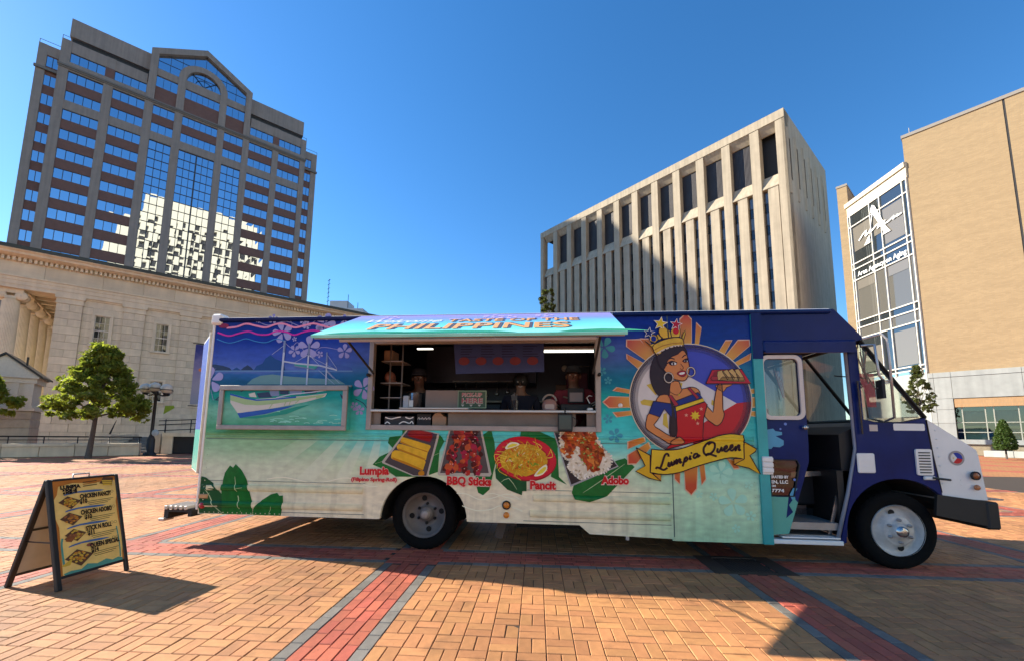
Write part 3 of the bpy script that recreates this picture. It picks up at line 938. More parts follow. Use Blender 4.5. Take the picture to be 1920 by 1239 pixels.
for e in edges[:12]:
    x0, x1 = e + 1.06, min(e + BAY, -0.33)
    if x1 - x0 < 0.3: continue
    b.prismx([(0.02, 40.36), (0.9, 40.36), (0.9, 39.35), (0.75, 39.35)], x0, x1)
    b.prismx([(0.75, 33.75), (0.9, 33.75), (0.9, 31.95), (0.05, 31.95), (0.05, 32.05)], x0, x1)
b.split('sloped_spandrel', m_conc, co)
b = MB()
for e in edges[:12]: b.box(e + 1.06 + 0.62, e + 1.06 + 0.62 + 1.14, 0.12, 1.2, 0, 31.95)
b.split('mid_pier', m_conc, co)
b = MB(); b.box(-38.3, -0.33, 1.6, 18.6, 32.5, 41.4); b.box(-42.1, -38.3, 1.0, 18.6, 40.3, 41.4); b.box(-42.1, -38.3, 1.0, 18.6, 31, 33.0)
b.box(-42.1, 0.2, 1.1, 18.6, 0, 32.4)
b.split('core', m_dark, co)
lv = MB()
wl = BAY - 1.06
for k in range(16): lv.box(wl * k / 16, wl * k / 16 + 0.09, -0.08, 0.02, 0, 5.8)
lv.add([(0, 0.0, 0), (wl, 0.0, 0), (wl, 0.0, 5.8), (0, 0.0, 5.8)], [(0, 1, 2, 3)])
lme = lv.mesh('louvre_panel', m_louv)
for e in edges[1:11]: inst(lme, 'louvre_panel', co, (e + 1.06, 0.98, 33.65))
sl = MB()
z = 31.95
while z > 3:
    sl.add([(0, 0, z - 1.62), (0.6, 0, z - 1.62), (0.6, 0, z), (0, 0, z)], [(0, 1, 2, 3)], 0)
    sl.box(0, 0.6, -0.05, 0.02, z - 1.68, z - 1.62, 2)
    sl.add([(0, 0, z - 2.85), (0.6, 0, z - 2.85), (0.6, 0, z - 1.68), (0, 0, z - 1.68)], [(0, 1, 2, 3)], 1)
    sl.box(0, 0.6, -0.06, 0.02, z - 2.9, z - 2.85, 2)
    z -= 2.85
sme = sl.mesh('window', [m_slotl, m_slotd, m_frame])
for e in edges[:12]:
    inst(sme, 'window', co, (e + 1.06 + 0.02, 0.62, 0)); inst(sme, 'window', co, (e + 1.06 + 0.62 + 1.14 + 0.01, 0.62, 0))
# right-hand side wall with tall slots
b = MB()
holes = [[(0.9 + 2.98 * k, 32.6), (1.75 + 2.98 * k, 32.6), (1.75 + 2.98 * k, 38.2), (0.9 + 2.98 * k, 38.2)] for k in range(6)]
b.prism([(-0.0, 0), (18.6, 0), (18.6, 41.5), (0.0, 41.5)], 0, 0.3, holes=holes)
for k in range(6): b.prismz([(0.55 + 2.98 * k - 0.3, -0.001), (0.55 + 2.98 * k + 0.1, -0.16), (0.55 + 2.98 * k + 0.14, -0.001)], 30.5, 39.2)
sw = b.build('side_wall', m_conc, co); sw.location = (0.7, 0.0, 0); sw.rotation_euler = (0, 0, R(90))
sl_ = MB().box(0.61, 0.645, 0, 0.85, 32.6, 38.2).mesh('side_window', m_slotd)
for k in range(6): inst(sl_, 'side_window', co, (0, 0.9 + 2.98 * k, 0))

# ================================================================== BRICK BUILDING WITH CURTAIN WALL
def brick_material(name, c1, c2, mort, sx, sz):
    ma = bpy.data.materials.new(name); ma.use_nodes = True
    N, L = ma.node_tree.nodes, ma.node_tree.links
    b = N['Principled BSDF']; b.inputs['Roughness'].default_value = 0.85
    tc = N.new('ShaderNodeTexCoord'); sp_ = N.new('ShaderNodeSeparateXYZ'); cb = N.new('ShaderNodeCombineXYZ')
    L.new(tc.outputs['Object'], sp_.inputs[0])
    L.new(sp_.outputs[0], cb.inputs[0]); L.new(sp_.outputs[2], cb.inputs[1])
    br = N.new('ShaderNodeTexBrick'); br.inputs['Scale'].default_value = 1
    br.inputs['Brick Width'].default_value = sx; br.inputs['Row Height'].default_value = sz; br.inputs['Mortar Size'].default_value = 0.012
    br.inputs['Color1'].default_value = (*c1, 1); br.inputs['Color2'].default_value = (*c2, 1); br.inputs['Mortar'].default_value = (*mort, 1)
    L.new(cb.outputs[0], br.inputs['Vector'])
    mp = N.new('ShaderNodeMapping'); mp.inputs['Scale'].default_value = (0.25, 0.25, 1.6); L.new(tc.outputs['Object'], mp.inputs[0])
    no = N.new('ShaderNodeTexNoise'); no.inputs['Scale'].default_value = 1.0; no.inputs['Detail'].default_value = 6; L.new(mp.outputs[0], no.inputs['Vector'])
    vr = N.new('ShaderNodeMapRange'); vr.inputs['From Min'].default_value = 0.3; vr.inputs['From Max'].default_value = 0.7; vr.inputs['To Min'].default_value = 0.93; vr.inputs['To Max'].default_value = 1.06
    L.new(no.outputs['Fac'], vr.inputs['Value'])
    s = N.new('ShaderNodeVectorMath'); s.operation = 'SCALE'; L.new(br.outputs['Color'], s.inputs[0]); L.new(vr.outputs[0], s.inputs['Scale'])
    L.new(s.outputs[0], b.inputs['Base Color'])
    bp = N.new('ShaderNodeBump'); bp.inputs['Strength'].default_value = 0.3; bp.inputs['Distance'].default_value = 0.01
    L.new(br.outputs['Fac'], bp.inputs['Height']); bp.invert = True; L.new(bp.outputs[0], b.inputs['Normal'])
    return ma
m_ybrick = brick_material('buff_brick', (0.41, 0.29, 0.155), (0.35, 0.245, 0.13), (0.33, 0.255, 0.16), 0.30, 0.102)
m_panel = M('limestone_panel', (0.355, 0.375, 0.36), rough=0.8, var=0.12, scale=1.2, bump=0.1, streak=0.08, tint=0.06)
m_coping = M('metal_coping', (0.30, 0.27, 0.23), rough=0.6, var=0.1)
m_mull = M('white_mullion', (0.62, 0.61, 0.55), rough=0.4, var=0.05)
g_cw = MIRROR('curtain_glass', refl=(0.42, 0.5, 0.55), base=(0.03, 0.036, 0.038), mixf=0.3, bump=0.03, bscale=0.4)
g_cw2 = MIRROR('curtain_spandrel', refl=(0.4, 0.42, 0.42), base=(0.13, 0.125, 0.11), mixf=0.25)
bb = empty('buff_brick_building', (38.526, 38.0, 0), R(-50), 'buff brick building with pale stone base and tall glass corner', 'building')
b = MB(); b.box(0.35, 6.78, 0, 18, 7.4, 31.05); b.box(6.93, 30, 0, 18, 7.4, 31.05); b.box(6.78, 6.93, 0.12, 18, 7.4, 31.04)
b.build('brick_wall', m_ybrick, bb)
MB().box(6.76, 6.95, 0.03, 0.11, 7.4, 31.0).build('expansion_joint', m_tdark, bb)
MB().box(0.28, 30, -0.08, 18, 31.05, 31.35).build('coping', m_coping, bb)
b = MB(); b.tube([(0.9, 0.2, 31.35), (0.9, 0.2, 32.0)], 0.03, n=5); b.build('lightning_rod', m_coping, bb)
b = MB(); b.box(0.3, 0.6, 0.06, 10, 0, 7.3); b.box(0.3, 30, 0.06, 12, 4.95, 7.3); b.box(0.3, 1.8, 0.06, 12, 0, 5.2); b.box(1.8, 30, 0.9, 12, 0, 5); b.box(1.8, 30, 0.06, 1, 0, 1.0)
b.build('stone_backing', m_joint, bb)
colsx = [0.35, 0.70, 1.80, 5.84, 9.9, 14.0, 18.0]
for i in range(len(colsx) - 1):
    x0, x1 = colsx[i], colsx[i + 1]
    for j, (z0, z1) in enumerate(((4.98, 6.93), (6.93, 7.4))):
        MB().bbox(x0 + 0.01, x1 - 0.01, -0.06 - (0.04 if j else 0), 0.08, z0 + 0.012, z1 - 0.006, 0.012).build('stone_panel', m_panel, bb)
    if i < 2:
        for z0, z1 in ((0, 1.3), (1.3, 2.77), (2.77, 4.0), (4.0, 4.98)):
            MB().bbox(x0 + 0.01, x1 - 0.01, -0.06, 0.08, z0 + 0.012, z1 - 0.006, 0.012).build('stone_panel', m_panel, bb)
MB().box(1.84, 18, -0.03, 0.5, 4.2, 4.93).build('window_lintel', brick_material('lintel_brick', (0.50, 0.29, 0.13), (0.44, 0.25, 0.11), (0.36, 0.26, 0.16), 0.08, 0.3), bb)
MB().box(1.84, 18, -0.1, 0.6, 0.95, 1.35).build('window_sill', m_panel, bb)
wbx = empty('ribbon_window', parent=bb)
MB().add([(1.85, 0.42, 1.3), (18, 0.42, 1.3), (18, 0.42, 4.2), (1.85, 0.42, 4.2)], [(0, 1, 2, 3)]).build('blind', M('pale_green_blind', (0.36, 0.50, 0.40), rough=0.7, var=0.15, scale=9, stretch=(6, 1, 0.1)), wbx)
b = MB()
x = 2.24
k = 0
while x < 17:
    b.box(x - 0.035, x + 0.035, 0.16, 0.28, 1.35, 4.2); x += (1.35, 0.48)[k % 2]; k += 1
for z in (1.98, 2.84): b.box(1.85, 17.5, 0.17, 0.27, z - 0.035, z + 0.035)
b.split('window_mullion', M('grey_green_mullion', (0.36, 0.37, 0.31), rough=0.5), wbx)
b = MB()
x = 1.86; k = 0
while x < 16:
    w = (0.38, 1.35, 0.48)[0 if k == 0 else 1 + (k + 1) % 2]
    if w < 1: b.box(x, x + w, 0.3, 0.4, 1.35, 4.2)
    x += w; k += 1
b.box(1.86, 17, 0.29, 0.41, 3.85, 4.2); b.box(1.86, 17, 0.285, 0.41, 2.3, 2.55); 
b.split('dark_glass', MIRROR('basement_glass', refl=(0.35, 0.4, 0.4), base=(0.02, 0.03, 0.03), mixf=0.3), wbx)  # dark panes and bands in front of the pale blind
for i in range(5):
    MB().add([(1.85 + i * 3.2, 0.22, 1.35), (5.05 + i * 3.2, 0.22, 1.35), (5.05 + i * 3.2, 0.22, 4.2), (1.85 + i * 3.2, 0.22, 4.2)], [(0, 1, 2, 3)]).build('pane', GLASS('office_pane', (0.8, 0.9, 0.85), 0.85), wbx)
# glass corner: runs back from the brick corner
cwl = empty('glass_corner', (0, 0, 0), 0, parent=bb)
cwl.location = (0.35, 0, 0)
cwl.rotation_euler = (0, 0, R(-93) - R(-50))
vx = [-7.5, -7.2, -4.5, -3.2, -0.5, 0.0]
hzs = [7.9, 8.3, 12.46, 13.6, 14.35, 19.08, 20.37, 21.02, 25.46, 26.85]
b = MB()
for x in vx: b.box(x - 0.05, x + 0.05, -0.1, 0.12, 7.5, 26.9)
for z in hzs: b.box(-7.45, 0.0, -0.09, 0.1, z - 0.06, z + 0.06)
b.split('mullion', m_mull, cwl)
b = MB(); b.box(-7.6, 0.1, -0.06, 0.3, 26.9, 28.0); b.box(-7.7, 0.1, -0.22, 0.4, 28.0, 28.5); b.build('head_band', M('cream_fascia', (0.56, 0.51, 0.40), rough=0.7), cwl)
MB().box(-9.5, 0.0, -0.04, 3, 0, 7.55).build('stone_base', m_panel, cwl)
tl = random.Random(8)
for i in range(5):
    for j in range(9):
        x0, x1, z0, z1 = vx[i], vx[i + 1], hzs[j], hzs[j + 1]
        d = [tl.gauss(0, 0.006) for _ in range(3)]
        MB().add([(x0, 0.02 + d[0], z0), (x1, 0.02 + d[1], z0), (x1, 0.02 + d[2], z1), (x0, 0.02 + d[0] - d[1] + d[2], z1)], [(0, 1, 2, 3)]).build('pane', g_cw2 if j in (2, 4) else g_cw, cwl)
# lowered blinds behind three of the panes
for x0, x1, z0, z1 in ((-7.0, -4.7, 22.4, 25.2), (-4.25, -3.4, 22.9, 25.1), (-3.0, -0.7, 21.4, 25.2), (-7.0, -4.7, 17.9, 18.9), (-3.0, -0.7, 17.9, 18.9), (-7.0, -4.7, 8.5, 11.2), (-3.0, -0.7, 8.5, 12.0)):
    MB().add([(x0, -0.004, z0), (x1, -0.004, z0), (x1, -0.004, z1), (x0, -0.004, z1)], [(0, 1, 2, 3)]).build('blind', MIRROR('blind_glass', refl=(0.4, 0.42, 0.42), base=(0.19, 0.175, 0.15), mixf=0.22), cwl)
# lettering and emblem stuck on the glass
m_vin = M('white_vinyl', (0.78, 0.78, 0.76), rough=0.5, var=0.02)
letters('lettering', 'Area Agency on Aging', 0.72, m_vin, cwl, -6.75, -0.12, 19.4, bold=0.02, width=6.1)
e = MB()
E_ = lambda L: [(p[0], p[1]) for p in L]
e.flat([(-4.069,26.405),(-4.299,25.982),(-4.350,25.692),(-4.092,25.389),(-3.308,23.713),(-2.977,22.851),(-3.024,22.585),(-3.187,22.500),(-2.119,22.500),(-2.387,22.886),(-2.665,23.372),(-3.193,24.731),(-3.739,26.134)], -0.118)
e.flat([(-4.195,25.446),(-4.492,24.262),(-4.680,23.408),(-4.976,23.080),(-5.515,22.463),(-4.699,22.430),(-4.661,22.767),(-4.741,23.280),(-4.101,25.315)], -0.118)
e.stroke([(-6.159,23.339),(-5.577,23.781),(-5.028,24.024),(-5.279,23.471),(-4.943,23.541),(-4.444,23.880),(-4.672,23.483),(-3.812,23.902),(-3.367,23.960),(-3.679,23.521),(-3.042,23.786),(-2.601,23.944),(-2.972,23.649),(-2.311,23.560),(-1.552,23.817),(-1.784,23.536),(-1.164,23.748),(-1.340,23.588),(-0.748,23.660)], 0.16, -0.122, smooth=2)
e.build('emblem', m_vin, cwl)
# brick pier closing the glass corner at its far end
pw_ = empty('pier', parent=bb); pw_.location = cwl.location + Matrix.Rotation(R(-43), 3, 'Z') @ Vector((-7.5, 0.0, 0)); 
MB().box(-0.85, 0.1, 0, 6, 0, 30.8).build('brick_pier', m_ybrick, pw_)
MB().box(-0.9, 0.15, -0.06, 6, 30.8, 31.05).build('coping', m_coping, pw_)

# reflected tower across the square, behind the camera
rt_ = empty('white_tower_opposite', (90.7, -141.7, -0.9), R(220), 'pale high-rise with vertical slots seen mirrored in the office tower glass', 'tower')
rt_.scale = (1.693, 1.693, 1.693)
m_wt = M('opposite_stone', (0.66, 0.60, 0.44), rough=0.8, var=0.08, scale=0.2)
b = MB(); b.box(-44, -6, 0.6, 22, 0, 104, 1); b.box(-44, 4.5, 0.0, 22, 103, 113); b.box(-6, 5, 0.6, 20, 0, 103, 1); b.box(4.5, 14.5, 3, 20, 0, 101)
b.split('tower_block', [m_wt, m_dark], rt_)
b = MB()
x = -44.0
while x < 4.6:
    b.box(x, x + 2.6, -0.3, 0.7, 0, 103.2); x += 4.9
for k in range(26): b.box(-44, 4.9, 0.1, 0.6, k * 4.0, k * 4.0 + 0.9)
b.split('stone_fin', m_wt, rt_)
# far rooftop with mast, right of the tower
fr_ = empty('distant_rooftop', (-40.5, 92, 0), 0, 'small white rooftop plant room with masts beyond the courthouse roof', 'building')
MB().box(-1.9, 2.2, 0, 4, 0, 31.3).box(-2.6, 6, -0.5, 5, 0, 29.4).split('plant_room', M('far_white', (0.55, 0.55, 0.55), rough=0.7), fr_)
b = MB()
for x, z in ((-2.4, 36.5), (2.3, 32.8), (4.6, 30.9)): b.tube([(x, 0, 29), (x, 0, z)], 0.06, n=5)
for k in range(6): b.tube([(-2.7, 0, 31 + k), (-2.1, 0, 31.4 + k)], 0.05, n=4)
b.split('mast', m_blackmetal, fr_)

# ================================================================== FOOD TRUCK
TRK = empty('food_truck', (-4.125, 5.559, 0), R(-5.2), 'blue and turquoise food truck with printed food pictures and raised serving hatch', 'food truck')
WID = 2.2
navy = (0.004, 0.016, 0.105)
m_navy = M('navy_paint', navy, rough=0.3, var=0.3, scale=2.2, spec=0.14, coat=0.03)
m_wht = M('truck_white', (0.76, 0.74, 0.70), rough=0.38, var=0.07, scale=3, coat=0.15)
m_alu = M('aluminium', (0.50, 0.47, 0.44), rough=0.38, metal=0.6, var=0.16, scale=4, stretch=(0.3, 3, 3))
m_alud = M('worn_aluminium', (0.34, 0.30, 0.27), rough=0.5, metal=0.35, var=0.2, scale=5)
m_steel = M('stainless', (0.45, 0.43, 0.41), rough=0.25, metal=0.9, var=0.12, scale=3)
m_rub = M('rubber', (0.006, 0.006, 0.006), rough=0.95, spec=0.12, var=0.25, scale=8, bump=0.15)
m_blk = M('matt_black', (0.008, 0.008, 0.009), rough=0.6, var=0.2)
m_under = M('chassis_black', (0.006, 0.006, 0.006), rough=0.9, var=0.2)
m_teal = M('teal_paint', (0.03, 0.34, 0.32), rough=0.35, var=0.14, scale=3)
m_amber = M('amber_lens', (0.62, 0.2, 0.02), rough=0.2, var=0.1)
m_redl = M('red_lens', (0.35, 0.02, 0.025), rough=0.2, var=0.1)

def mural():
    ma = bpy.data.materials.new('mural_print'); ma.use_nodes = True
    N, L = ma.node_tree.nodes, ma.node_tree.links
    b = N['Principled BSDF']; b.inputs['Roughness'].default_value = 0.3; b.inputs['Specular IOR Level'].default_value = 0.14; b.inputs['Coat Weight'].default_value = 0.03; b.inputs['Coat Roughness'].default_value = 0.1
    tc = N.new('ShaderNodeTexCoord'); sp_ = N.new('ShaderNodeSeparateXYZ'); L.new(tc.outputs['Object'], sp_.inputs[0])
    mp = N.new('ShaderNodeMapping'); mp.inputs['Scale'].default_value = (1.0, 1, 2.4); L.new(tc.outputs['Object'], mp.inputs[0])
    n1 = N.new('ShaderNodeTexNoise'); n1.inputs['Scale'].default_value = 2.2; n1.inputs['Detail'].default_value = 8; n1.inputs['Roughness'].default_value = 0.62; L.new(mp.outputs[0], n1.inputs['Vector'])
    def ramp(stops, zwob):
        a = N.new('ShaderNodeMath'); a.operation = 'MULTIPLY_ADD'; a.inputs[1].default_value = zwob; L.new(n1.outputs['Fac'], a.inputs[0]); L.new(sp_.outputs[2], a.inputs[2])
        q = N.new('ShaderNodeMapRange'); q.inputs['From Min'].default_value = 0.2 + zwob / 2; q.inputs['From Max'].default_value = 3.2 + zwob / 2; L.new(a.outputs[0], q.inputs['Value'])
        r = N.new('ShaderNodeValToRGB'); r.color_ramp.interpolation = 'EASE'
        el = r.color_ramp.elements
        while len(el) < len(stops): el.new(0.5)
        for e, (z, c) in zip(el, stops): e.position = (z - 0.2) / 3.0; e.color = (*c, 1)
        L.new(q.outputs[0], r.inputs[0]); return r.outputs[0]
    left = ramp([(0.3, (0.78, 0.72, 0.54)), (0.95, (0.64, 0.68, 0.48)), (1.33, (0.30, 0.52, 0.30)), (1.52, (0.07, 0.34, 0.17)), (1.76, (0.17, 0.46, 0.32)), (1.95, (0.003, 0.28, 0.22)), (2.12, (0.001, 0.09, 0.19)), (2.235, (0.02, 0.12, 0.34)), (2.30, (0.10, 0.17, 0.48)), (2.5, (0.04, 0.085, 0.42)), (2.72, (0.006, 0.03, 0.30)), (3.05, (0.003, 0.014, 0.20))], 0.16)
    midr = ramp([(0.3, (0.82, 0.72, 0.50)), (0.75, (0.80, 0.72, 0.50)), (1.05, (0.60, 0.70, 0.46)), (1.38, (0.14, 0.62, 0.58)), (1.6, (0.05, 0.58, 0.58)), (1.9, (0.01, 0.38, 0.36)), (2.15, (0.006, 0.15, 0.27)), (2.5, (0.07, 0.13, 0.45)), (2.8, (0.006, 0.025, 0.28)), (3.05, (0.003, 0.014, 0.20))], 0.10)
    right = ramp([(0.25, (0.40, 0.62, 0.38)), (0.75, (0.50, 0.72, 0.46)), (1.2, (0.26, 0.64, 0.50)), (1.55, (0.05, 0.47, 0.43)), (1.95, (0.018, 0.32, 0.31)), (2.25, (0.012, 0.18, 0.29)), (2.45, (0.010, 0.085, 0.25)), (2.68, (0.005, 0.035, 0.22)), (3.05, (0.003, 0.018, 0.17))], 0.05)
    def sstep(x0, x1, wob):
        a = N.new('ShaderNodeMath'); a.operation = 'MULTIPLY_ADD'; a.inputs[1].default_value = wob; L.new(n1.outputs['Fac'], a.inputs[0]); L.new(sp_.outputs[0], a.inputs[2])
        q = N.new('ShaderNodeMapRange'); q.interpolation_type = 'SMOOTHSTEP'; q.inputs['From Min'].default_value = x0 + wob / 2; q.inputs['From Max'].default_value = x1 + wob / 2; L.new(a.outputs[0], q.inputs['Value']); return q.outputs[0]
    m1 = N.new('ShaderNodeMix'); m1.data_type = 'RGBA'; L.new(sstep(1.2, 2.5, 0.9), m1.inputs[0]); L.new(left, m1.inputs[6]); L.new(midr, m1.inputs[7])
    m2 = N.new('ShaderNodeMix'); m2.data_type = 'RGBA'; L.new(sstep(5.2, 6.4, 0.5), m2.inputs[0]); L.new(m1.outputs[2], m2.inputs[6]); L.new(right, m2.inputs[7])
    # fine water and sand mottling
    n2 = N.new('ShaderNodeTexNoise'); n2.inputs['Scale'].default_value = 7; n2.inputs['Detail'].default_value = 8; L.new(mp.outputs[0], n2.inputs['Vector'])
    v = N.new('ShaderNodeMapRange'); v.inputs['From Min'].default_value = 0.3; v.inputs['From Max'].default_value = 0.7; v.inputs['To Min'].default_value = 0.86; v.inputs['To Max'].default_value = 1.14; L.new(n2.outputs['Fac'], v.inputs['Value'])
    s = N.new('ShaderNodeVectorMath'); s.operation = 'SCALE'; L.new(m2.outputs[2], s.inputs[0]); L.new(v.outputs[0], s.inputs['Scale'])
    # printed sun rays fanning out over the sand
    def mth(op, a, c=None):
        q = N.new('ShaderNodeMath'); q.operation = op
        for i, t in enumerate((a, c)):
            if t is None: continue
            if isinstance(t, (int, float)): q.inputs[i].default_value = t
            else: L.new(t, q.inputs[i])
        return q.outputs[0]
    ang = mth('ARCTAN2', mth('SUBTRACT', sp_.outputs[0], 2.55), mth('SUBTRACT', 2.1, sp_.outputs[2]))
    band = mth('GREATER_THAN', mth('SINE', mth('MULTIPLY', ang, 24.0)), 0.1)
    def fade(sock, a, c):
        q = N.new('ShaderNodeMapRange'); q.inputs['From Min'].default_value = a; q.inputs['From Max'].default_value = c; L.new(sock, q.inputs['Value']); return q.outputs[0]
    msk = mth('MULTIPLY', mth('MULTIPLY', fade(sp_.outputs[2], 1.42, 1.3), fade(sp_.outputs[2], 0.7, 0.95)), mth('MULTIPLY', fade(sp_.outputs[0], 0.9, 1.5), fade(sp_.outputs[0], 3.0, 2.5)))
    mxr = N.new('ShaderNodeMix'); mxr.data_type = 'RGBA'; L.new(mth('MULTIPLY', mth('MULTIPLY', band, msk), 0.42), mxr.inputs[0]); L.new(s.outputs[0], mxr.inputs[6]); mxr.inputs[7].default_value = (0.72, 0.76, 0.58, 1)
    gm = N.new('ShaderNodeMapping'); gm.inputs['Scale'].default_value = (5.0, 1, 0.45); L.new(tc.outputs['Object'], gm.inputs[0])
    n3 = N.new('ShaderNodeTexNoise'); n3.inputs['Scale'].default_value = 2.0; n3.inputs['Detail'].default_value = 6; L.new(gm.outputs[0], n3.inputs['Vector'])
    low = fade(sp_.outputs[2], 1.25, 0.35)
    g_ = mth('MULTIPLY', mth('MULTIPLY', fade(n3.outputs['Fac'], 0.48, 0.72), mth('ADD', mth('MULTIPLY', low, 0.4), 0.08)), 0.6)
    mg = N.new('ShaderNodeMix'); mg.data_type = 'RGBA'; L.new(g_, mg.inputs[0]); L.new(mxr.outputs[2], mg.inputs[6]); mg.inputs[7].default_value = (0.10, 0.085, 0.06, 1)
    L.new(mg.outputs[2], b.inputs['Base Color'])
    # light dents in the sheet metal
    nb = N.new('ShaderNodeTexNoise'); nb.inputs['Scale'].default_value = 1.6; nb.inputs['Detail'].default_value = 2; L.new(tc.outputs['Object'], nb.inputs['Vector'])
    bp = N.new('ShaderNodeBump'); bp.inputs['Strength'].default_value = 0.12; bp.inputs['Distance'].default_value = 0.03; L.new(nb.outputs['Fac'], bp.inputs['Height']); L.new(bp.outputs[0], b.inputs['Normal'])
    return ma
m_mural = mural()

# ---- near side panel
HOLE = (2.30, 5.20, 1.575, 2.66)
arch = [(3.04 + 0.56 * math.cos(R(a)), 0.385 + 0.56 * math.sin(R(a))) for a in range(178, 1, -8)]
outline = [(0.0, 0.40), (2.44, 0.40)] + arch + [(3.64, 0.40), (4.98, 0.40), (5.10, 0.30), (6.07, 0.275), (6.07, 0.255), (7.10, 0.255), (7.10, 3.0), (0.0, 3.0)]
hole = [(HOLE[0], HOLE[2]), (HOLE[1], HOLE[2]), (HOLE[1], HOLE[3]), (HOLE[0], HOLE[3])]
side = MB().prism(outline, 0.0, 0.045, holes=[hole]).build('side_panel', m_mural, TRK)
# stamped beads, belt moulding, panel seams and dark bead outlines
b = MB()
def bead(x0, x1, z, r=0.03, d=0.55):
    n = 8
    v = []
    for x in (x0, x1):
        for j in range(n + 1):
            a = R(180 * j / n)
            v.append((x, -r * d * math.sin(a), z + r * math.cos(a)))
    b.add(v, [(j, j + 1, n + 2 + j, n + 1 + j) for j in range(n)] + [tuple(range(n + 1)), tuple(range(n + 1, 2 * n + 2))], 0, True)
bead(0.1, 2.24, 0.745, 0.042, 0.6); bead(0.09, 2.24, 0.53, 0.042, 0.6); bead(4.42, 6.05, 0.71, 0.042, 0.6); bead(4.38, 6.05, 0.52, 0.042, 0.6)
bead(0.02, 7.04, 1.452, 0.022); bead(0.02, 7.04, 1.405, 0.012)
b.split('stamped_bead', m_mural, TRK)
b = MB()
b.box(6.085, 6.095, -0.004, 0.0, 0.3, 2.98)
for x0, x1, z in ((0.06, 2.27, 0.83), (0.06, 2.27, 0.445), (4.34, 6.06, 0.80), (4.3, 6.06, 0.43)): b.box(x0, x1, -0.004, 0.0, z, z + 0.006)  # dark outlines along the beads, colour that strengthens their shading
b.box(0.02, 7.04, -0.003, 0.0, 1.378, 1.386)
b.split('seam_and_bead_line', M('seam_shadow', (0.07, 0.11, 0.10), rough=0.6), TRK)
b = MB()
rv = []
for i in range(48): rv.append((0.08 + i * 0.148, 2.955))
for i in range(30): rv.append((0.06, 0.5 + i * 0.083)); rv.append((7.03, 0.34 + i * 0.088))
for i in range(34): rv.append((6.1 + i * 0.028 if i < 0 else 0.1 + i * 0.065, 0.425))
for x, z in rv: b.lathe([(0.009, 0), (0.007, -0.005), (0.0, -0.007)], (x, 0, z), axis='y', n=6)
b.build('rivets', m_mural, TRK, kind='stuff')
# ---- shell
b = MB()
b.box(0.0, 7.9, WID - 0.045, WID, 0.4, 3.0)
b.build('far_side_panel', m_navy, TRK)
b = MB(); b.box(0.05, 0.09, 0.05, WID - 0.05, 0.45, 2.98); b.build('rear_bulkhead', m_alud, TRK)
b = MB(); b.box(0.05, 2.38, 0.05, WID - 0.05, 0.42, 0.5); b.box(2.38, 3.7, 0.78, 1.42, 0.421, 0.499); b.box(3.7, 7.95, 0.05, WID - 0.05, 0.42, 0.5); b.split('floor', m_alud, TRK)
rp_ = [(0.0, 3.0), (0.0, 3.03), (0.03, 3.045), (0.10, 3.055), (0.6, 3.07), (1.1, 3.075), (1.6, 3.07), (2.1, 3.055), (2.17, 3.045), (2.2, 3.03), (2.2, 3.0)]
MB().prismx(rp_, 0.0, 8.02).build('roof', M('roof_white', (0.62, 0.62, 0.62), rough=0.4, var=0.1), TRK)
b = MB(); b.tube([(0.02, -0.012, 3.0), (8.0, -0.012, 3.0)], 0.028, n=10); b.build('roof_rail', m_navy, TRK)
b = MB(); b.bbox(-0.06, 0.10, -0.04, 0.14, 2.93, 3.09, 0.03); b.bbox(-0.035, -0.003, -0.012, 0.05, 0.45, 2.93, 0.008); b.build('corner_cap', m_wht, TRK)
MB().box(-0.05, -0.002, 2.1, 2.2, 0.45, 3.0).box(-0.05, -0.002, 0.065, 2.1, 2.75, 3.0).build('rear_frame', m_wht, TRK)
# open rear door, seen nearly edge on
dr = empty('rear_door', (-0.03, 0.05, 0), R(47), parent=TRK)
MB().bbox(-0.05, 0.0, 0.02, 0.95, 0.9, 2.85, 0.012).build('door_panel', m_wht, dr)
MB().box(-0.056, -0.051, 0.06, 0.93, 1.5, 2.8).build('upper_print', PR('door_sky', (0.08, 0.12, 0.42)), dr)
MB().box(-0.056, -0.051, 0.06, 0.93, 0.93, 1.5).build('lower_print', PR('door_sea', (0.10, 0.40, 0.33)), dr)
MB().box(-0.07, -0.003, -0.02, 0.03, 0.92, 2.84).build('edge_trim', m_alu, dr)
b = MB(); b.tube([(-0.3, 0.4, 2.0), (-0.32, 0.38, 1.2), (-0.2, 0.33, 0.55)], 0.006, n=5); b.build('door_cord', M('rope', (0.5, 0.42, 0.3), rough=0.9), TRK)
# rear step bumper with treaded, perforated top
b = MB()
b.box(-0.46, -0.40, -0.02, WID, 0.33, 0.46, 0)
for y0, y1 in ((-0.02, 0.10), (0.55, 0.65), (1.1, 1.2), (1.65, 1.75), (2.1, 2.2)): b.box(-0.40, -0.12, y0, y1, 0.415, 0.445, 0)
for k in range(9): b.box(-0.395 + k * 0.03, -0.385 + k * 0.03, 0.1, 2.1, 0.418, 0.443, 0)
b.box(-0.12, -0.07, -0.02, WID, 0.36, 0.46, 0)
for k in range(5): b.bbox(-0.44 + k * 0.07, -0.40 + k * 0.07, -0.05, 0.3, 0.45, 0.50, 0.006, 1)
b.bbox(-0.5, -0.42, -0.06, 0.1, 0.3, 0.34, 0.008, 1)
b.build('rear_step', [m_blk, m_alu], TRK)
b = MB(); b.box(-0.07, 0.3, 0.5, 0.6, 0.36, 0.42); b.box(-0.07, 0.3, 1.6, 1.7, 0.36, 0.42); b.split('step_bracket', m_blk, TRK)
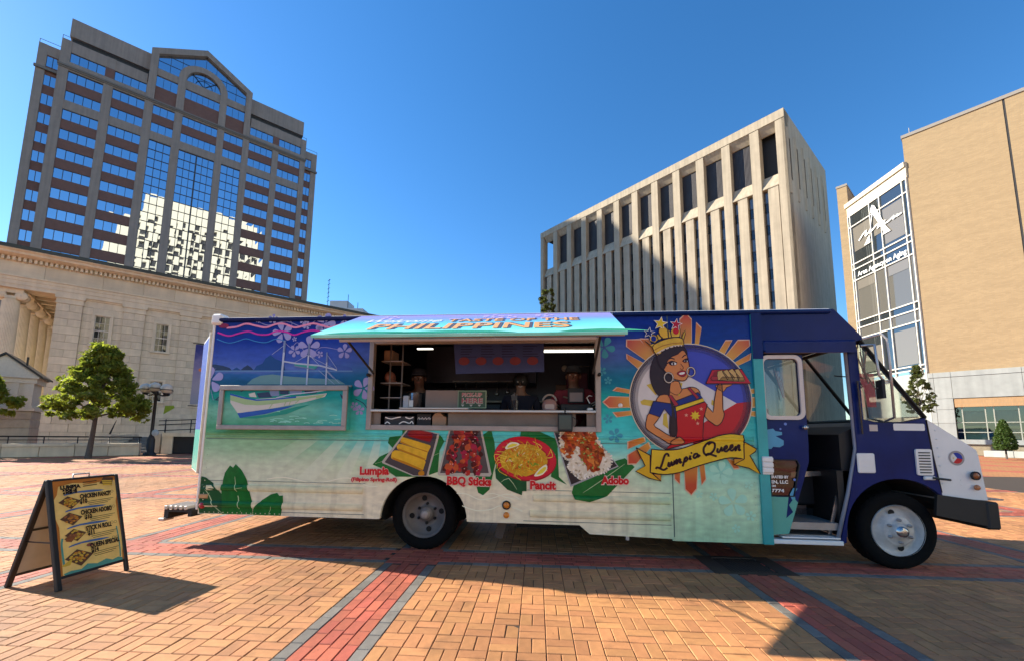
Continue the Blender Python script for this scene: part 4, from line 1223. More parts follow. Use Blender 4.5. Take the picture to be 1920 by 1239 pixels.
# lamps
def lamp(x, z, r, mat, ring=None, nm='marker_lamp'):
    l = MB(); l.lathe([(r, 0.0), (r, -0.012), (r * 0.8, -0.022), (r * 0.4, -0.028), (0.0, -0.03)], (x, -0.003, z), axis='y', n=20)
    o = l.build(nm, mat, TRK)
    if ring:
        q = MB(); q.lathe([(r * 1.35, 0), (r * 1.35, -0.018), (r * 1.05, -0.02), (r * 1.05, 0)], (x, -0.002, z), axis='y', n=20); q.build('lamp_ring', ring, o)
lamp(0.06, 0.508, 0.042, m_redl, None, 'tail_lamp')
MB().bbox(-0.0, 0.13, -0.02, 0, 0.60, 0.655, 0.006).build('reflector', M('reflector_yellow', (0.5, 0.28, 0.12), rough=0.3), TRK)
lamp(4.09, 0.615, 0.04, m_amber, m_blk); lamp(4.09, 0.495, 0.037, m_amber)
lamp(5.49, 1.85, 0.028, m_wht, None, 'fuel_cap')

# ---- picture box with aluminium frame
pb = empty('picture_box', parent=TRK)
x0, x1, z0, z1 = 0.28, 2.02, 1.515, 2.075
MB().box(x0, x1, -0.115, -0.001, z0, z1).build('box_body', m_mural, pb)
b = MB()
b.bbox(x0 - 0.015, x1 + 0.015, -0.145, -0.112, z1 - 0.055, z1 + 0.01, 0.006); b.bbox(x0 - 0.015, x1 + 0.015, -0.145, -0.112, z0 - 0.01, z0 + 0.05, 0.006)
b.bbox(x0 - 0.014, x0 + 0.045, -0.143, -0.112, z0 + 0.05, z1 - 0.055, 0.005); b.bbox(x1 - 0.05, x1 + 0.014, -0.143, -0.112, z0 + 0.05, z1 - 0.055, 0.005)
b.box(x0 + 0.25, x1 + 0.0, -0.03, -0.001, z1 + 0.002, z1 + 0.025)
b.split('box_frame', m_alud, pb)
# ---- serving hatch frame, shelves
sh = empty('serving_window', parent=TRK)
b = MB()
f0, f1, g0, g1 = 2.245, 5.255, 1.52, 2.71
b.bbox(f0, HOLE[0] + 0.01, -0.03, 0.05, g0, g1, 0.005); b.bbox(HOLE[1] - 0.01, f1, -0.03, 0.05, g0, g1, 0.005)
b.bbox(HOLE[0] + 0.01, HOLE[1] - 0.01, -0.028, 0.05, g0, HOLE[2] + 0.01, 0.005); b.bbox(HOLE[0] + 0.01, HOLE[1] - 0.01, -0.028, 0.05, HOLE[3] - 0.01, g1, 0.005)
b.split('hatch_frame', m_alud, sh)
b = MB(); b.bbox(2.31, 5.19, -0.06, 0.42, 1.752, 1.785, 0.006); b.build('counter_shelf', m_alu, sh)
b = MB(); b.bbox(2.7, 3.6, -0.075, 0.38, 1.788, 1.81, 0.005); b.build('counter_board', m_alu, sh)
b = MB(); b.box(2.31, 5.19, 0.05, 0.40, 1.57, 1.58); b.box(2.31, 2.42, 0.02, 0.03, 1.58, 1.75); b.box(5.08, 5.19, 0.02, 0.03, 1.58, 1.75); b.box(3.3, 4.95, 0.09, 0.1, 1.58, 1.75); b.split('lower_shelf', M('brown_steel', (0.16, 0.115, 0.09), rough=0.35, metal=0.4, var=0.4, scale=1.5), sh)
for s in (0, 1):
    x = 2.262 if s == 0 else 5.235
    b = MB(); b.lathe([(0.022, 0), (0.022, -0.05), (0, -0.05)], (x, -0.03, 2.23), axis='y', n=10); b.build('latch', m_blk, sh)

# ---- awning (raised hatch)
aw = empty('awning', parent=TRK)
HZ, HX0, HX1, OUT, DROP = 2.985, 2.12, 5.38, 1.12, 0.52
ln = math.hypot(OUT, DROP); ta = math.atan2(DROP, OUT)
aw.location = (0, -0.035, HZ); aw.rotation_euler = (ta, 0, 0)    # local -y runs down the slope
def awn_mat():
    ma = bpy.data.materials.new('awning_print'); ma.use_nodes = True
    N, L = ma.node_tree.nodes, ma.node_tree.links
    b = N['Principled BSDF']; b.inputs['Roughness'].default_value = 0.3
    tc = N.new('ShaderNodeTexCoord'); sp_ = N.new('ShaderNodeSeparateXYZ'); L.new(tc.outputs['Object'], sp_.inputs[0])
    mp = N.new('ShaderNodeMapping'); mp.inputs['Scale'].default_value = (0.8, 2.5, 1); L.new(tc.outputs['Object'], mp.inputs[0])
    n1 = N.new('ShaderNodeTexNoise'); n1.inputs['Scale'].default_value = 2.5; n1.inputs['Detail'].default_value = 7; L.new(mp.outputs[0], n1.inputs['Vector'])
    a = N.new('ShaderNodeMath'); a.operation = 'MULTIPLY_ADD'; a.inputs[1].default_value = 0.35; L.new(n1.outputs['Fac'], a.inputs[0]); L.new(sp_.outputs[1], a.inputs[2])
    q = N.new('ShaderNodeMapRange'); q.inputs['From Min'].default_value = -1.28 + 0.17; q.inputs['From Max'].default_value = 0.17; L.new(a.outputs[0], q.inputs['Value'])
    r = N.new('ShaderNodeValToRGB'); el = r.color_ramp.elements
    st_ = [(0.0, (0.16, 0.66, 0.56)), (0.10, (0.34, 0.80, 0.74)), (0.32, (0.18, 0.76, 0.80)), (0.55, (0.16, 0.58, 0.84)), (0.75, (0.24, 0.32, 0.80)), (1.0, (0.36, 0.28, 0.66))]
    while len(el) < len(st_): el.new(0.5)
    for e, (p, c) in zip(el, st_): e.position = p; e.color = (*c, 1)
    L.new(q.outputs[0], r.inputs[0]); L.new(r.outputs[0], b.inputs['Base Color'])
    return ma
b = MB(); b.box(HX0, HX1, -ln, 0, 0.0, 0.03, 0); b.build('awning_skin', awn_mat(), aw)
b = MB(); b.bbox(HX0 + 0.02, HX1 - 0.02, -ln + 0.02, -0.01, -0.018, -0.003, 0.004); b.bbox(HX0 + 0.3, HX1 - 0.3, -ln + 0.004, -ln + 0.05, -0.05, -0.019, 0.004); b.build('awning_lining', m_alud, aw)
b = MB(); b.bbox(HX0 - 0.03, HX1 + 0.03, -0.07, -0.002, 2.955, 3.0, 0.006); b.build('awning_hinge', m_alu, TRK)
b = MB()
for x in (HX0 + 0.2, HX1 - 0.22): b.tube([(x, -0.03, 2.25), (x, -0.85, HZ - 0.85 * DROP / OUT - 0.04)], 0.014, n=6)
b.split('gas_strut', m_blk, TRK)
yw = lambda v: -v
m_or = PR('orange_letter', (0.75, 0.36, 0.09)); m_sh = PR('letter_shadow', (0.10, 0.07, 0.06)); m_pw = PR('white_letter', (0.75, 0.74, 0.72))
def on_awning(txt, size, x, v, width, mat, dz, bold=0.0, shear=0.0):
    me = text_mesh(txt, size, bold=bold, shear=shear, width=width)
    me.materials.clear(); me.materials.append(mat)
    o = bpy.data.objects.new('lettering', me); put(o, aw, loc=(x, -v, dz))
on_awning('PHILIPPINES', 0.46, 2.64, 0.97, 2.22, m_sh, 0.0335, 0.014); on_awning('PHILIPPINES', 0.46, 2.61, 0.985, 2.22, m_or, 0.036, 0.008)
on_awning('TASTE OF THE', 0.27, 3.42, 0.54, 1.55, m_sh, 0.0335, 0.01); on_awning('TASTE OF THE', 0.27, 3.40, 0.55, 1.55, m_or, 0.036, 0.004)
on_awning('Welcome', 0.30, 2.42, 0.56, 0.92, m_pw, 0.036, 0.004, 0.4)
b = MB()
for x, v in ((3.9, 0.18), (4.1, 0.25), (4.55, 0.16), (2.6, 0.2)):
    for k in range(5):
        a = R(72 * k); b.add([(x + 0.03 * math.cos(a), -v + 0.03 * math.sin(a), 0.034), (x + 0.11 * math.cos(a - 0.35), -v + 0.11 * math.sin(a - 0.35), 0.034), (x + 0.13 * math.cos(a), -v + 0.13 * math.sin(a), 0.034), (x + 0.11 * math.cos(a + 0.35), -v + 0.11 * math.sin(a + 0.35), 0.034)], [(0, 1, 2, 3)])
b.split('flower_print', PR('awning_flower', (0.55, 0.42, 0.75)), aw)
b = MB(); 
for xc, w in ((2.75, 0.5), (3.6, 0.7), (5.15, 0.45)): b.add([(xc - w, -ln + 0.02, 0.034), (xc + w, -ln + 0.02, 0.034), (xc + w * 0.6, -ln + 0.12, 0.034), (xc, -ln + 0.16, 0.034), (xc - w * 0.7, -ln + 0.1, 0.034)], [(0, 1, 2, 3, 4)])
b.split('leaf_print', PR('awning_leaf', (0.03, 0.28, 0.12)), aw)

# ---- wheels
def wheel(x, y, sgn, rim_mat, dish, nm):
    w = empty('wheel', (x, y, 0.43), parent=TRK)
    t = MB()
    prof = [(0.285, 0.0), (0.30, -0.012), (0.36, -0.02), (0.405, -0.012), (0.425, 0.012), (0.43, 0.05), (0.43, 0.19), (0.425, 0.225), (0.40, 0.25), (0.30, 0.25), (0.285, 0.24)]
    t.lathe([(r, h * sgn) for r, h in prof], (0, 0, 0), axis='y', n=48, cap=False)
    for k in range(36):
        a = 2 * math.pi * k / 36
        for h0, h1 in ((0.03, 0.10), (0.13, 0.21)):
            p = lambda r, aa, h: (r * math.cos(aa), h * sgn, r * math.sin(aa))
            t.add([p(0.4345, a, h0), p(0.4345, a + 0.1, h0), p(0.4345, a + 0.12, h1), p(0.4345, a + 0.02, h1), p(0.42, a, h0), p(0.42, a + 0.1, h0), p(0.42, a + 0.12, h1), p(0.42, a + 0.02, h1)], [(0, 1, 2, 3), (0, 1, 5, 4), (1, 2, 6, 5), (2, 3, 7, 6), (3, 0, 4, 7)])
    t.build('tyre', m_rub, w)
    r = MB()
    if dish:      # deep dished dual wheel
        pr = [(0.285, -0.015), (0.29, 0.0), (0.27, 0.01), (0.255, 0.05), (0.24, 0.13), (0.165, 0.15), (0.16, 0.155), (0.10, 0.155), (0.095, 0.10), (0.075, 0.075), (0.0, 0.07)]
    else:         # convex steer wheel
        pr = [(0.285, -0.018), (0.292, 0.0), (0.27, 0.012), (0.262, 0.06), (0.235, 0.065), (0.185, 0.02), (0.165, -0.012), (0.155, -0.018), (0.085, -0.018), (0.08, -0.05), (0.05, -0.06), (0.0, -0.06)]
    r.lathe([(a, h * sgn) for a, h in pr], (0, 0, 0), axis='y', n=40, cap=False)
    rim = r.build('rim', rim_mat, w)
    h = MB()
    zz = (0.155 if dish else -0.018)
    for k in range(6):
        a = R(30 + 60 * k)
        h.lathe([(0.018, 0), (0.018, -0.03 * sgn), (0.009, -0.032 * sgn), (0.009, -0.045 * sgn), (0, -0.045 * sgn)], (0.125 * math.cos(a), zz * sgn, 0.125 * math.sin(a)), axis='y', n=8)
    h.split('lug_nut', m_blk if dish else m_alud, w)
    h = MB()
    for k in range(2 if not dish else 4):
        a = R(100 + (180 if not dish else 90) * k); hh = 0.035 if not dish else 0.138
        h.lathe([(0.036, 0), (0.0, -0.001 * sgn)], (0.2 * math.cos(a), (hh - 0.012) * sgn, 0.2 * math.sin(a)), axis='y', n=12)
    h.split('hand_hole', m_under, w)
    h = MB(); h.lathe([(0.062, 0.0), (0.058, -0.035 * sgn), (0.03, -0.045 * sgn), (0, -0.045 * sgn)], (0, (-0.05 if not dish else 0.07) * sgn, 0), axis='y', n=16); h.build('hub_cap', m_steel if not dish else m_alud, w)
m_rimw = M('white_rim', (0.50, 0.47, 0.43), rough=0.45, var=0.35, scale=5)
m_rimd = M('shaded_rim', (0.15, 0.132, 0.12), rough=0.6, var=0.3, scale=5)  # dull grey rear rim, colour darkened for the shade of the wheel arch
wheel(8.61, 0.09, 1, m_rimw, False, 'f'); wheel(8.61, WID - 0.09, -1, m_rimw, False, 'f')
wheel(3.0, 0.17, 1, m_rimd, True, 'r'); wheel(3.0, WID - 0.10, -1, m_rimd, True, 'r')
b = MB(); b.box(0.1, 9.0, 0.55, 0.7, 0.42, 0.58); b.box(0.1, 9.0, 1.5, 1.65, 0.42, 0.58); b.tube([(3.0, 0.3, 0.43), (3.0, 1.9, 0.43)], 0.09); b.tube([(8.61, 0.3, 0.40), (8.61, 1.9, 0.40)], 0.06)
b.box(4.2, 5.4, 0.25, 0.8, 0.30, 0.46); b.box(1.0, 1.6, 0.7, 1.5, 0.32, 0.5); b.build('chassis', m_under, TRK)
MB().box(0.3, 2.3, 2.05, 2.12, 0.10, 0.45).box(3.8, 7.9, 2.05, 2.12, 0.10, 0.45).box(4.5, 6.8, 1.2, 1.9, 0.14, 0.45).box(1.2, 2.2, 0.9, 1.8, 0.2, 0.44).split('underbody_light_block', m_under, TRK)  # unseen skirts and boxes added to keep light from under the truck
b = MB(); ap = [(3.04 + 0.60 * math.cos(R(a)), 0.385 + 0.60 * math.sin(R(a))) for a in range(180, -1, -10)]
for i in range(len(ap) - 1): b.add([(ap[i][0], 0.046, ap[i][1]), (ap[i + 1][0], 0.046, ap[i + 1][1]), (ap[i + 1][0], 0.75, ap[i + 1][1]), (ap[i][0], 0.75, ap[i][1])], [(0, 1, 2, 3)])
b.box(2.4, 3.7, 0.75, 0.76, 0.35, 1.0); b.build('wheel_well', m_under, TRK)
b = MB(); b.prism([(3.95, 0.36), (4.07, 0.36), (4.0, 0.12), (3.9, 0.14)], 0.35, 0.37); b.build('mud_flap', M('dull_brown_metal', (0.09, 0.06, 0.045), rough=0.7), TRK)
b = MB(); b.tube([(5.55, 0.03, 0.30), (5.55, 0.03, 0.24)], 0.022); b.build('drain_cock', m_wht, TRK)

# ---- cab
cab = empty('cab', parent=TRK)
b = MB(); b.box(7.08, 7.19, -0.03, 0.06, 0.255, 3.0); b.build('door_track_post', None or M('post_print', (0.02, 0.33, 0.33), rough=0.35, var=0.25, scale=2), cab)
MB().box(7.075, 7.195, -0.034, -0.0305, 2.42, 2.99).build('post_navy', m_navy, cab)
# upper shroud
up_ = [(7.1, 2.62), (8.24, 2.62), (8.36, 2.66), (8.34, 2.70), (8.06, 3.03), (8.0, 3.0), (7.1, 3.0)]
for y0, y1 in ((0.0, 0.04), (WID - 0.04, WID)): MB().prism(up_, y0, y1).build('roof_side', m_navy, cab)
MB().prism([(8.0, 3.02), (8.06, 3.04), (8.36, 2.69), (8.33, 2.66)], 0.02, WID - 0.02).build('brow', m_navy, cab)
b = MB(); b.bbox(7.2, 8.26, -0.045, 0.05, 2.50, 2.645, 0.02); b.build('door_header', m_navy, cab)
b = MB(); b.box(7.22, 8.25, -0.05, -0.046, 2.49, 2.52); b.build('header_lip', m_navy, cab)
b = MB()
for i in range(9): b.lathe([(0.008, 0), (0, -0.006)], (7.25 + i * 0.1, -0.001, 2.96), axis='y', n=6); b.lathe([(0.008, 0), (0, -0.006)], (7.25 + i * 0.1, -0.046, 2.6), axis='y', n=6)
b.build('cab_rivets', m_navy, cab, kind='stuff')
# side below the windscreen with wheel arch
farch = [(8.61 + 0.60 * math.cos(R(a)), 0.425 + 0.60 * math.sin(R(a))) for a in range(22, 176, 8)]
sidep = [(8.18, 2.52), (8.285, 2.52), (8.285, 1.70), (8.42, 1.665), (8.70, 1.665), (8.95, 1.72), (8.975, 1.40), (9.02, 1.02), (9.05, 0.84), (9.05, 0.74)] + farch + [(7.99, 0.30), (7.92, 0.26), (8.08, 0.85), (8.19, 1.35)]
for y0, y1 in ((0.0, 0.045), (WID - 0.045, WID)): MB().prism(sidep, y0, y1).build('cab_side', m_navy, cab)
# white nose
nose = [(8.96, 1.725), (9.42, 1.40), (9.47, 1.36), (9.485, 1.30), (9.53, 0.80), (9.05, 0.83), (9.02, 1.02), (8.975, 1.40)]
b = MB(); b.prism(nose, 0.02, WID - 0.02); bevel(b.build('hood', m_wht, cab), 0.04, 4)
b = MB(); b.tube([(8.97, 0.018, 1.70), (9.0, 0.016, 1.3), (9.05, 0.016, 0.88)], 0.014, n=6); b.build('hood_seam', m_blk, cab)
b = MB()
for i in range(7): b.lathe([(0.011, 0), (0.008, -0.006), (0, -0.008)], (9.06 + 0.003 * i, 0.019, 1.58 - 0.1 * i), axis='y', n=8)
b.lathe([(0.011, 0), (0, -0.008)], (9.27, 0.019, 1.02), axis='y', n=8); b.lathe([(0.011, 0), (0, -0.008)], (9.275, 0.019, 0.97), axis='y', n=8)
b.build('hood_rivets', m_wht, cab, kind='stuff')
# windscreen, quarter windows
b = MB(); b.add([(8.345, 0.05, 2.62), (8.345, WID - 0.05, 2.62), (8.955, WID - 0.05, 1.735), (8.955, 0.05, 1.735)], [(0, 1, 2, 3)]); b.build('windscreen', GLASS('windscreen_glass', (0.85, 0.93, 0.9), 0.9), cab)
b = MB()
for y in (0.02, WID - 0.02, WID / 2): b.tube([(8.335, y, 2.645), (8.965, y, 1.725)], 0.024, n=8)
b.tube([(8.96, 0.02, 1.72), (8.96, WID - 0.02, 1.72)], 0.024, n=8); b.tube([(8.34, 0.02, 2.63), (8.34, WID - 0.02, 2.63)], 0.024)
b.split('windscreen_rubber', m_blk, cab)
qw = [(8.285, 2.52), (8.32, 2.62), (8.94, 1.73), (8.70, 1.665), (8.42, 1.665), (8.285, 1.70)]
for y in (0.02, WID - 0.02):
    MB().flat(qw, y).build('quarter_window', GLASS('quarter_glass', (0.82, 0.9, 0.84), 0.85), cab)
    q = MB(); q.tube([(p[0], y, p[1]) for p in qw], 0.013, n=6, closed=True); q.build('quarter_rubber', m_blk, cab)
# far door with window, so the square shows through the cab
fd = [(7.1, 0.4), (8.2, 0.4), (8.2, 2.62), (7.1, 2.62)]
MB().prism(fd, WID - 0.04, WID - 0.0, holes=[[(7.25, 1.62), (8.12, 1.62), (8.12, 2.48), (7.25, 2.48)]]).build('far_door', m_navy, cab)
MB().flat([(7.25, 1.62), (8.12, 1.62), (8.12, 2.48), (7.25, 2.48)], WID - 0.02).build('far_window', GLASS('quarter_glass'), cab)
# sliding door, half open
dd = empty('sliding_door', parent=TRK)
dp = [(7.19, 0.36), (7.38, 0.375), (7.655, 1.20), (7.665, 1.40), (7.665, 2.47), (7.19, 2.47)]
whole = rndrect(7.20, 7.60, 1.735, 2.425, 0.06)
low = [(7.215, 0.80), (7.46, 0.80), (7.545, 1.16), (7.52, 1.215), (7.215, 1.22)]
MB().prism(dp, 0.012, 0.04, holes=[whole, low]).build('door_skin', m_navy, dd)
b = MB()
outer = rndrect(7.165, 7.645, 1.69, 2.47, 0.09); inner = rndrect(7.205, 7.60, 1.735, 2.425, 0.06)
b.prism(outer, -0.014, 0.011, holes=[inner]); b.build('window_surround', M('surround_white', (0.62, 0.54, 0.48), rough=0.45, var=0.06), dd)
MB().flat(inner, 0.02).build('door_glass', GLASS('door_glass', (0.75, 0.8, 0.78), 0.7), dd)
MB().flat(low, 0.025).build('lower_glass', GLASS('smoked_glass', (0.5, 0.5, 0.45), 0.4), dd)
b = MB(); b.tube([(p[0], 0.01, p[1]) for p in low], 0.01, n=6, closed=True); b.build('lower_rubber', m_blk, dd)
MB().flat([(7.19, 0.36), (7.38, 0.375), (7.50, 0.73), (7.46, 0.78), (7.40, 0.70), (7.44, 0.62), (7.36, 0.55), (7.40, 0.79), (7.2, 0.79)], 0.009).build('torn_print_low', PR('door_teal', (0.10, 0.33, 0.26)), dd)
b = MB()
b.flat([(7.187,1.567),(7.277,1.584),(7.301,1.555),(7.376,1.543),(7.374,1.510),(7.300,1.496),(7.346,1.470),(7.388,1.444),(7.385,1.391),(7.339,1.365),(7.264,1.370),(7.244,1.344),(7.184,1.343)], 0.0095)
b.flat([(7.458,0.894),(7.508,0.889),(7.467,0.831),(7.475,0.767),(7.437,0.760),(7.416,0.817)], 0.0095)
b.split('torn_print', PR('door_torn', (0.08, 0.28, 0.42)), dd)
b = MB()
for cx, cz, r in ((7.42, 1.64, 0.017), (7.48, 0.99, 0.015), (7.36, 1.58, 0.012)): b.flat(circ(cx, cz, r, n=12), 0.0085)
b.split('dot_print', PR('dot_blue', (0.12, 0.2, 0.5)), dd)
m_lt = PR('door_lettering', (0.7, 0.68, 0.64))
for t, z, sz, w in (('ERATED BY', 1.005, 0.042, 0.2), ('EN, LLC', 0.945, 0.05, 0.19), ('OH', 0.905, 0.03, 0.05), ('7774', 0.845, 0.05, 0.14)): letters('lettering', t, sz, m_lt, dd, 7.215, 0.006, z, bold=0.002, width=w)
b = MB(); b.lathe([(0.016, 0), (0.016, -0.03), (0.028, -0.032), (0.028, -0.05), (0, -0.052)], (7.625, 0.012, 1.60), axis='y', n=12); b.build('door_knob', m_steel, dd)
b = MB()
for k in range(3): b.bbox(7.105, 7.225, -0.062, -0.03, 1.07 + k * 0.062, 1.125 + k * 0.062, 0.008)
b.box(7.11, 7.22, -0.045, -0.029, 1.05, 1.255); b.build('door_bracket', m_wht, cab)
# jamb, step well, sill
b = MB()
b.tube([(8.17, 0.03, 2.5), (8.19, 0.03, 1.36), (8.07, 0.03, 0.85), (7.92, 0.03, 0.33)], 0.022, n=6); b.build('door_jamb', M('jamb_grey', (0.22, 0.23, 0.27), rough=0.4), cab)
b = MB(); b.bbox(7.19, 7.95, -0.02, 0.10, 0.265, 0.315, 0.006); b.box(7.3, 7.93, 0.0, 0.12, 0.33, 0.345); b.build('door_sill', m_wht, cab)
b = MB(); b.box(7.2, 7.95, 0.1, 0.75, 0.33, 0.35); b.build('step_floor', m_alud, cab)
b = MB(); b.box(7.3, 7.9, 0.55, 0.57, 0.35, 0.62); 
for i in range(9):
    for j in range(4):
        x, z = 7.34 + i * 0.055 + (0.027 if j % 2 else 0), 0.38 + j * 0.058
        b.add([(x, 0.548, z), (x + 0.02, 0.544, z + 0.012), (x + 0.04, 0.548, z), (x + 0.02, 0.548, z - 0.012)], [(0, 1, 2), (0, 2, 3)])
b.build('step_riser', M('tread_plate', (0.30, 0.2, 0.17), rough=0.35, metal=0.6), cab)
b = MB(); b.prism([(8.03, 1.0), (8.07, 1.0), (7.90, 0.36), (7.86, 0.36)], 0.10, 0.115); b.prism([(7.62, 0.98), (8.06, 1.02), (8.06, 1.075), (7.64, 1.05)], 0.35, 0.365); b.split('steel_trim', m_steel, cab)
# fender details
b = MB(); b.bbox(8.17, 8.36, -0.018, -0.0, 1.085, 1.31, 0.012); b.box(8.21, 8.35, -0.024, -0.018, 1.15, 1.158); b.box(8.21, 8.35, -0.024, -0.018, 1.22, 1.228); b.build('fender_vent', m_wht, cab)
b = MB(); b.prism(rndrect(8.80, 8.97, 1.07, 1.365, 0.02), -0.018, -0.0); v_ = b.build('hood_louvre', m_wht, TRK)
b = MB()
for k in range(8): b.box(8.825, 8.945, -0.024, -0.0185, 1.095 + k * 0.032, 1.107 + k * 0.032)
b.split('louvre_slot', m_blk, v_)
b = MB(); b.flat(rndrect(8.60, 8.935, 1.575, 1.655, 0.015) , -0.004); b.build('white_patch', m_wht, cab)
b = MB(); b.flat([(8.34, 1.565), (8.43, 1.565), (8.43, 1.64), (8.34, 1.64)], -0.003); b.build('safety_sticker', PR('sticker', (0.5, 0.42, 0.36)), cab)
b = MB(); b.bbox(8.86, 8.98, -0.03, -0.0, 1.02, 1.06, 0.008, 1); b.tube([(8.94, -0.035, 1.045), (9.12, -0.035, 1.025)], 0.012, n=8); b.build('hood_latch', [m_blk, m_wht], cab)
lamp(9.405, 1.075, 0.036, M('dark_amber', (0.32, 0.10, 0.03), rough=0.25), m_blk); lamp(9.408, 0.945, 0.03, M('dull_amber', (0.45, 0.17, 0.06), rough=0.3))
# round flag badge
bd = empty('flag_badge', parent=TRK); cx, cz, r = 9.253, 1.268, 0.083
MB().flat(circ(cx, cz, r), 0.0165).build('badge_ring', PR('badge_ring', (0.30, 0.27, 0.25)), bd)
b = MB(); r3 = r * 0.74
b.flat([(cx - r3 * 0.5, cz + r3 * 0.87)] + circ(cx, cz, r3, n=20, a0=120, a1=-12) + [(cx + 0.005, cz)], 0.0155, 0)
b.flat([(cx + 0.005, cz)] + circ(cx, cz, r3, n=20, a0=-12, a1=-128), 0.0155, 1)
b.flat([(cx + 0.005, cz)] + circ(cx, cz, r3, n=14, a0=-128, a1=-240), 0.0155, 2)
b.flat(star(cx - 0.035, cz, 0.012, 0.006, 8), 0.0145, 3)
b.build('badge_flag', [PR('flag_blue', (0.015, 0.04, 0.28)), PR('flag_red', (0.5, 0.025, 0.03)), PR('flag_white', (0.6, 0.57, 0.52)), PR('flag_gold', (0.6, 0.42, 0.06))], bd)
# bumper and inner arch
b = MB(); b.prism([(8.98, 0.86), (9.53, 0.79), (9.56, 0.79), (9.56, 0.50), (9.50, 0.50), (9.50, 0.52), (8.95, 0.63)], -0.016, 0.018)
b.bbox(9.46, 9.60, -0.03, WID + 0.03, 0.49, 0.79, 0.02); b.build('front_bumper', m_blk, cab)
b = MB(); b.tube([(8.70, 0.5, 1.74), (8.62, 0.42, 2.05), (8.55, 0.40, 2.25)], 0.010, n=6); b.tube([(8.55, 0.15, 2.20), (8.50, 0.75, 2.32)], 0.008, n=5); b.build('wiper', m_blk, cab)
b = MB(); b.box(9.05, 9.72, 0.05, WID - 0.05, 0.80, 0.815); b.build('bumper_tread', m_alud, cab)
b = MB()
for i in range(len(farch) - 1): b.add([(farch[i][0], 0.046, farch[i][1]), (farch[i + 1][0], 0.046, farch[i + 1][1]), (farch[i + 1][0], 0.7, farch[i + 1][1]), (farch[i][0], 0.7, farch[i][1])], [(0, 1, 2, 3)])
b.box(8.0, 9.1, 0.7, 0.72, 0.4, 1.05); b.build('front_wheel_well', m_under, cab)
# mirrors
mr_ = empty('mirror', parent=TRK)
b = MB()
b.tube([(8.36, 0.0, 2.66), (8.45, -0.16, 2.68), (8.49, -0.17, 2.62), (8.50, -0.17, 2.40), (8.50, -0.16, 1.72)], 0.014, n=8)
b.tube([(8.34, 0.0, 2.58), (8.37, -0.15, 2.56), (8.38, -0.16, 2.2), (8.44, -0.15, 2.13), (8.50, -0.16, 2.14)], 0.014, n=8)
b.tube([(8.50, -0.16, 1.72), (8.52, 0.0, 1.68)], 0.012, n=8); b.tube([(8.36, -0.15, 2.05), (8.42, -0.17, 2.1), (8.50, -0.16, 2.12)], 0.01, n=6)
b.build('mirror_arm', m_alu, mr_)
b = MB(); b.prismz([(8.335, -0.25), (8.36, -0.26), (8.40, -0.12), (8.375, -0.105)], 1.93, 2.14); b.build('mirror_head', m_blk, mr_)
b = MB()
for i, (a, c) in enumerate((((8.28, 2.42), (8.37, 2.12)), ((8.30, 2.5), (8.34, 2.2)), ((8.36, 2.5), (8.31, 2.25)), ((8.29, 2.3), (8.42, 2.05)))): b.tube([(a[0], -0.012 - 0.01 * i, a[1]), (c[0], -0.014 - 0.01 * i, c[1])], 0.008, n=5)
b.split('loose_bracket', m_alu, mr_)
b = MB(); b.tube([(8.235, -0.03, 2.15), (8.24, -0.03, 1.53)], 0.011, n=6); b.build('grab_handle', m_steel, cab)
# cab interior
b = MB(); b.prism([(8.05, 1.1), (8.05, 1.52), (8.25, 1.62), (8.93, 1.70), (8.93, 1.1)], 0.08, WID - 0.08); b.build('dashboard', m_blk, cab)
b = MB(); b.box(7.98, 8.05, 0.06, WID - 0.06, 0.35, 1.1); b.build('firewall', m_blk, cab)
b = MB(); b.bbox(7.25, 7.75, 1.35, 1.9, 0.95, 1.1, 0.04); b.bbox(7.18, 7.32, 1.35, 1.9, 1.1, 1.9, 0.05); b.box(7.35, 7.6, 1.5, 1.75, 0.5, 0.95); b.build('driver_seat', m_blk, cab)
b = MB(); b.tube([(7.98 + 0.05 * math.cos(R(a)), 1.62 + 0.21 * math.cos(R(a)), 1.55 + 0.21 * math.sin(R(a))) for a in range(0, 360, 20)], 0.016, n=6, closed=True); b.tube([(7.98, 1.62, 1.55), (8.15, 1.62, 1.35)], 0.025); b.tube([(7.98, 1.41, 1.55), (7.98, 1.83, 1.55)], 0.014); b.build('steering_wheel', m_blk, cab)
b = MB(); b.box(7.12, 7.16, 0.06, WID - 0.06, 0.5, 1.62); b.build('cab_partition', m_blk, cab)
b = MB(); b.bbox(7.6, 8.0, 0.5, 0.95, 0.62, 1.02, 0.03); b.build('engine_cover', m_blk, cab)

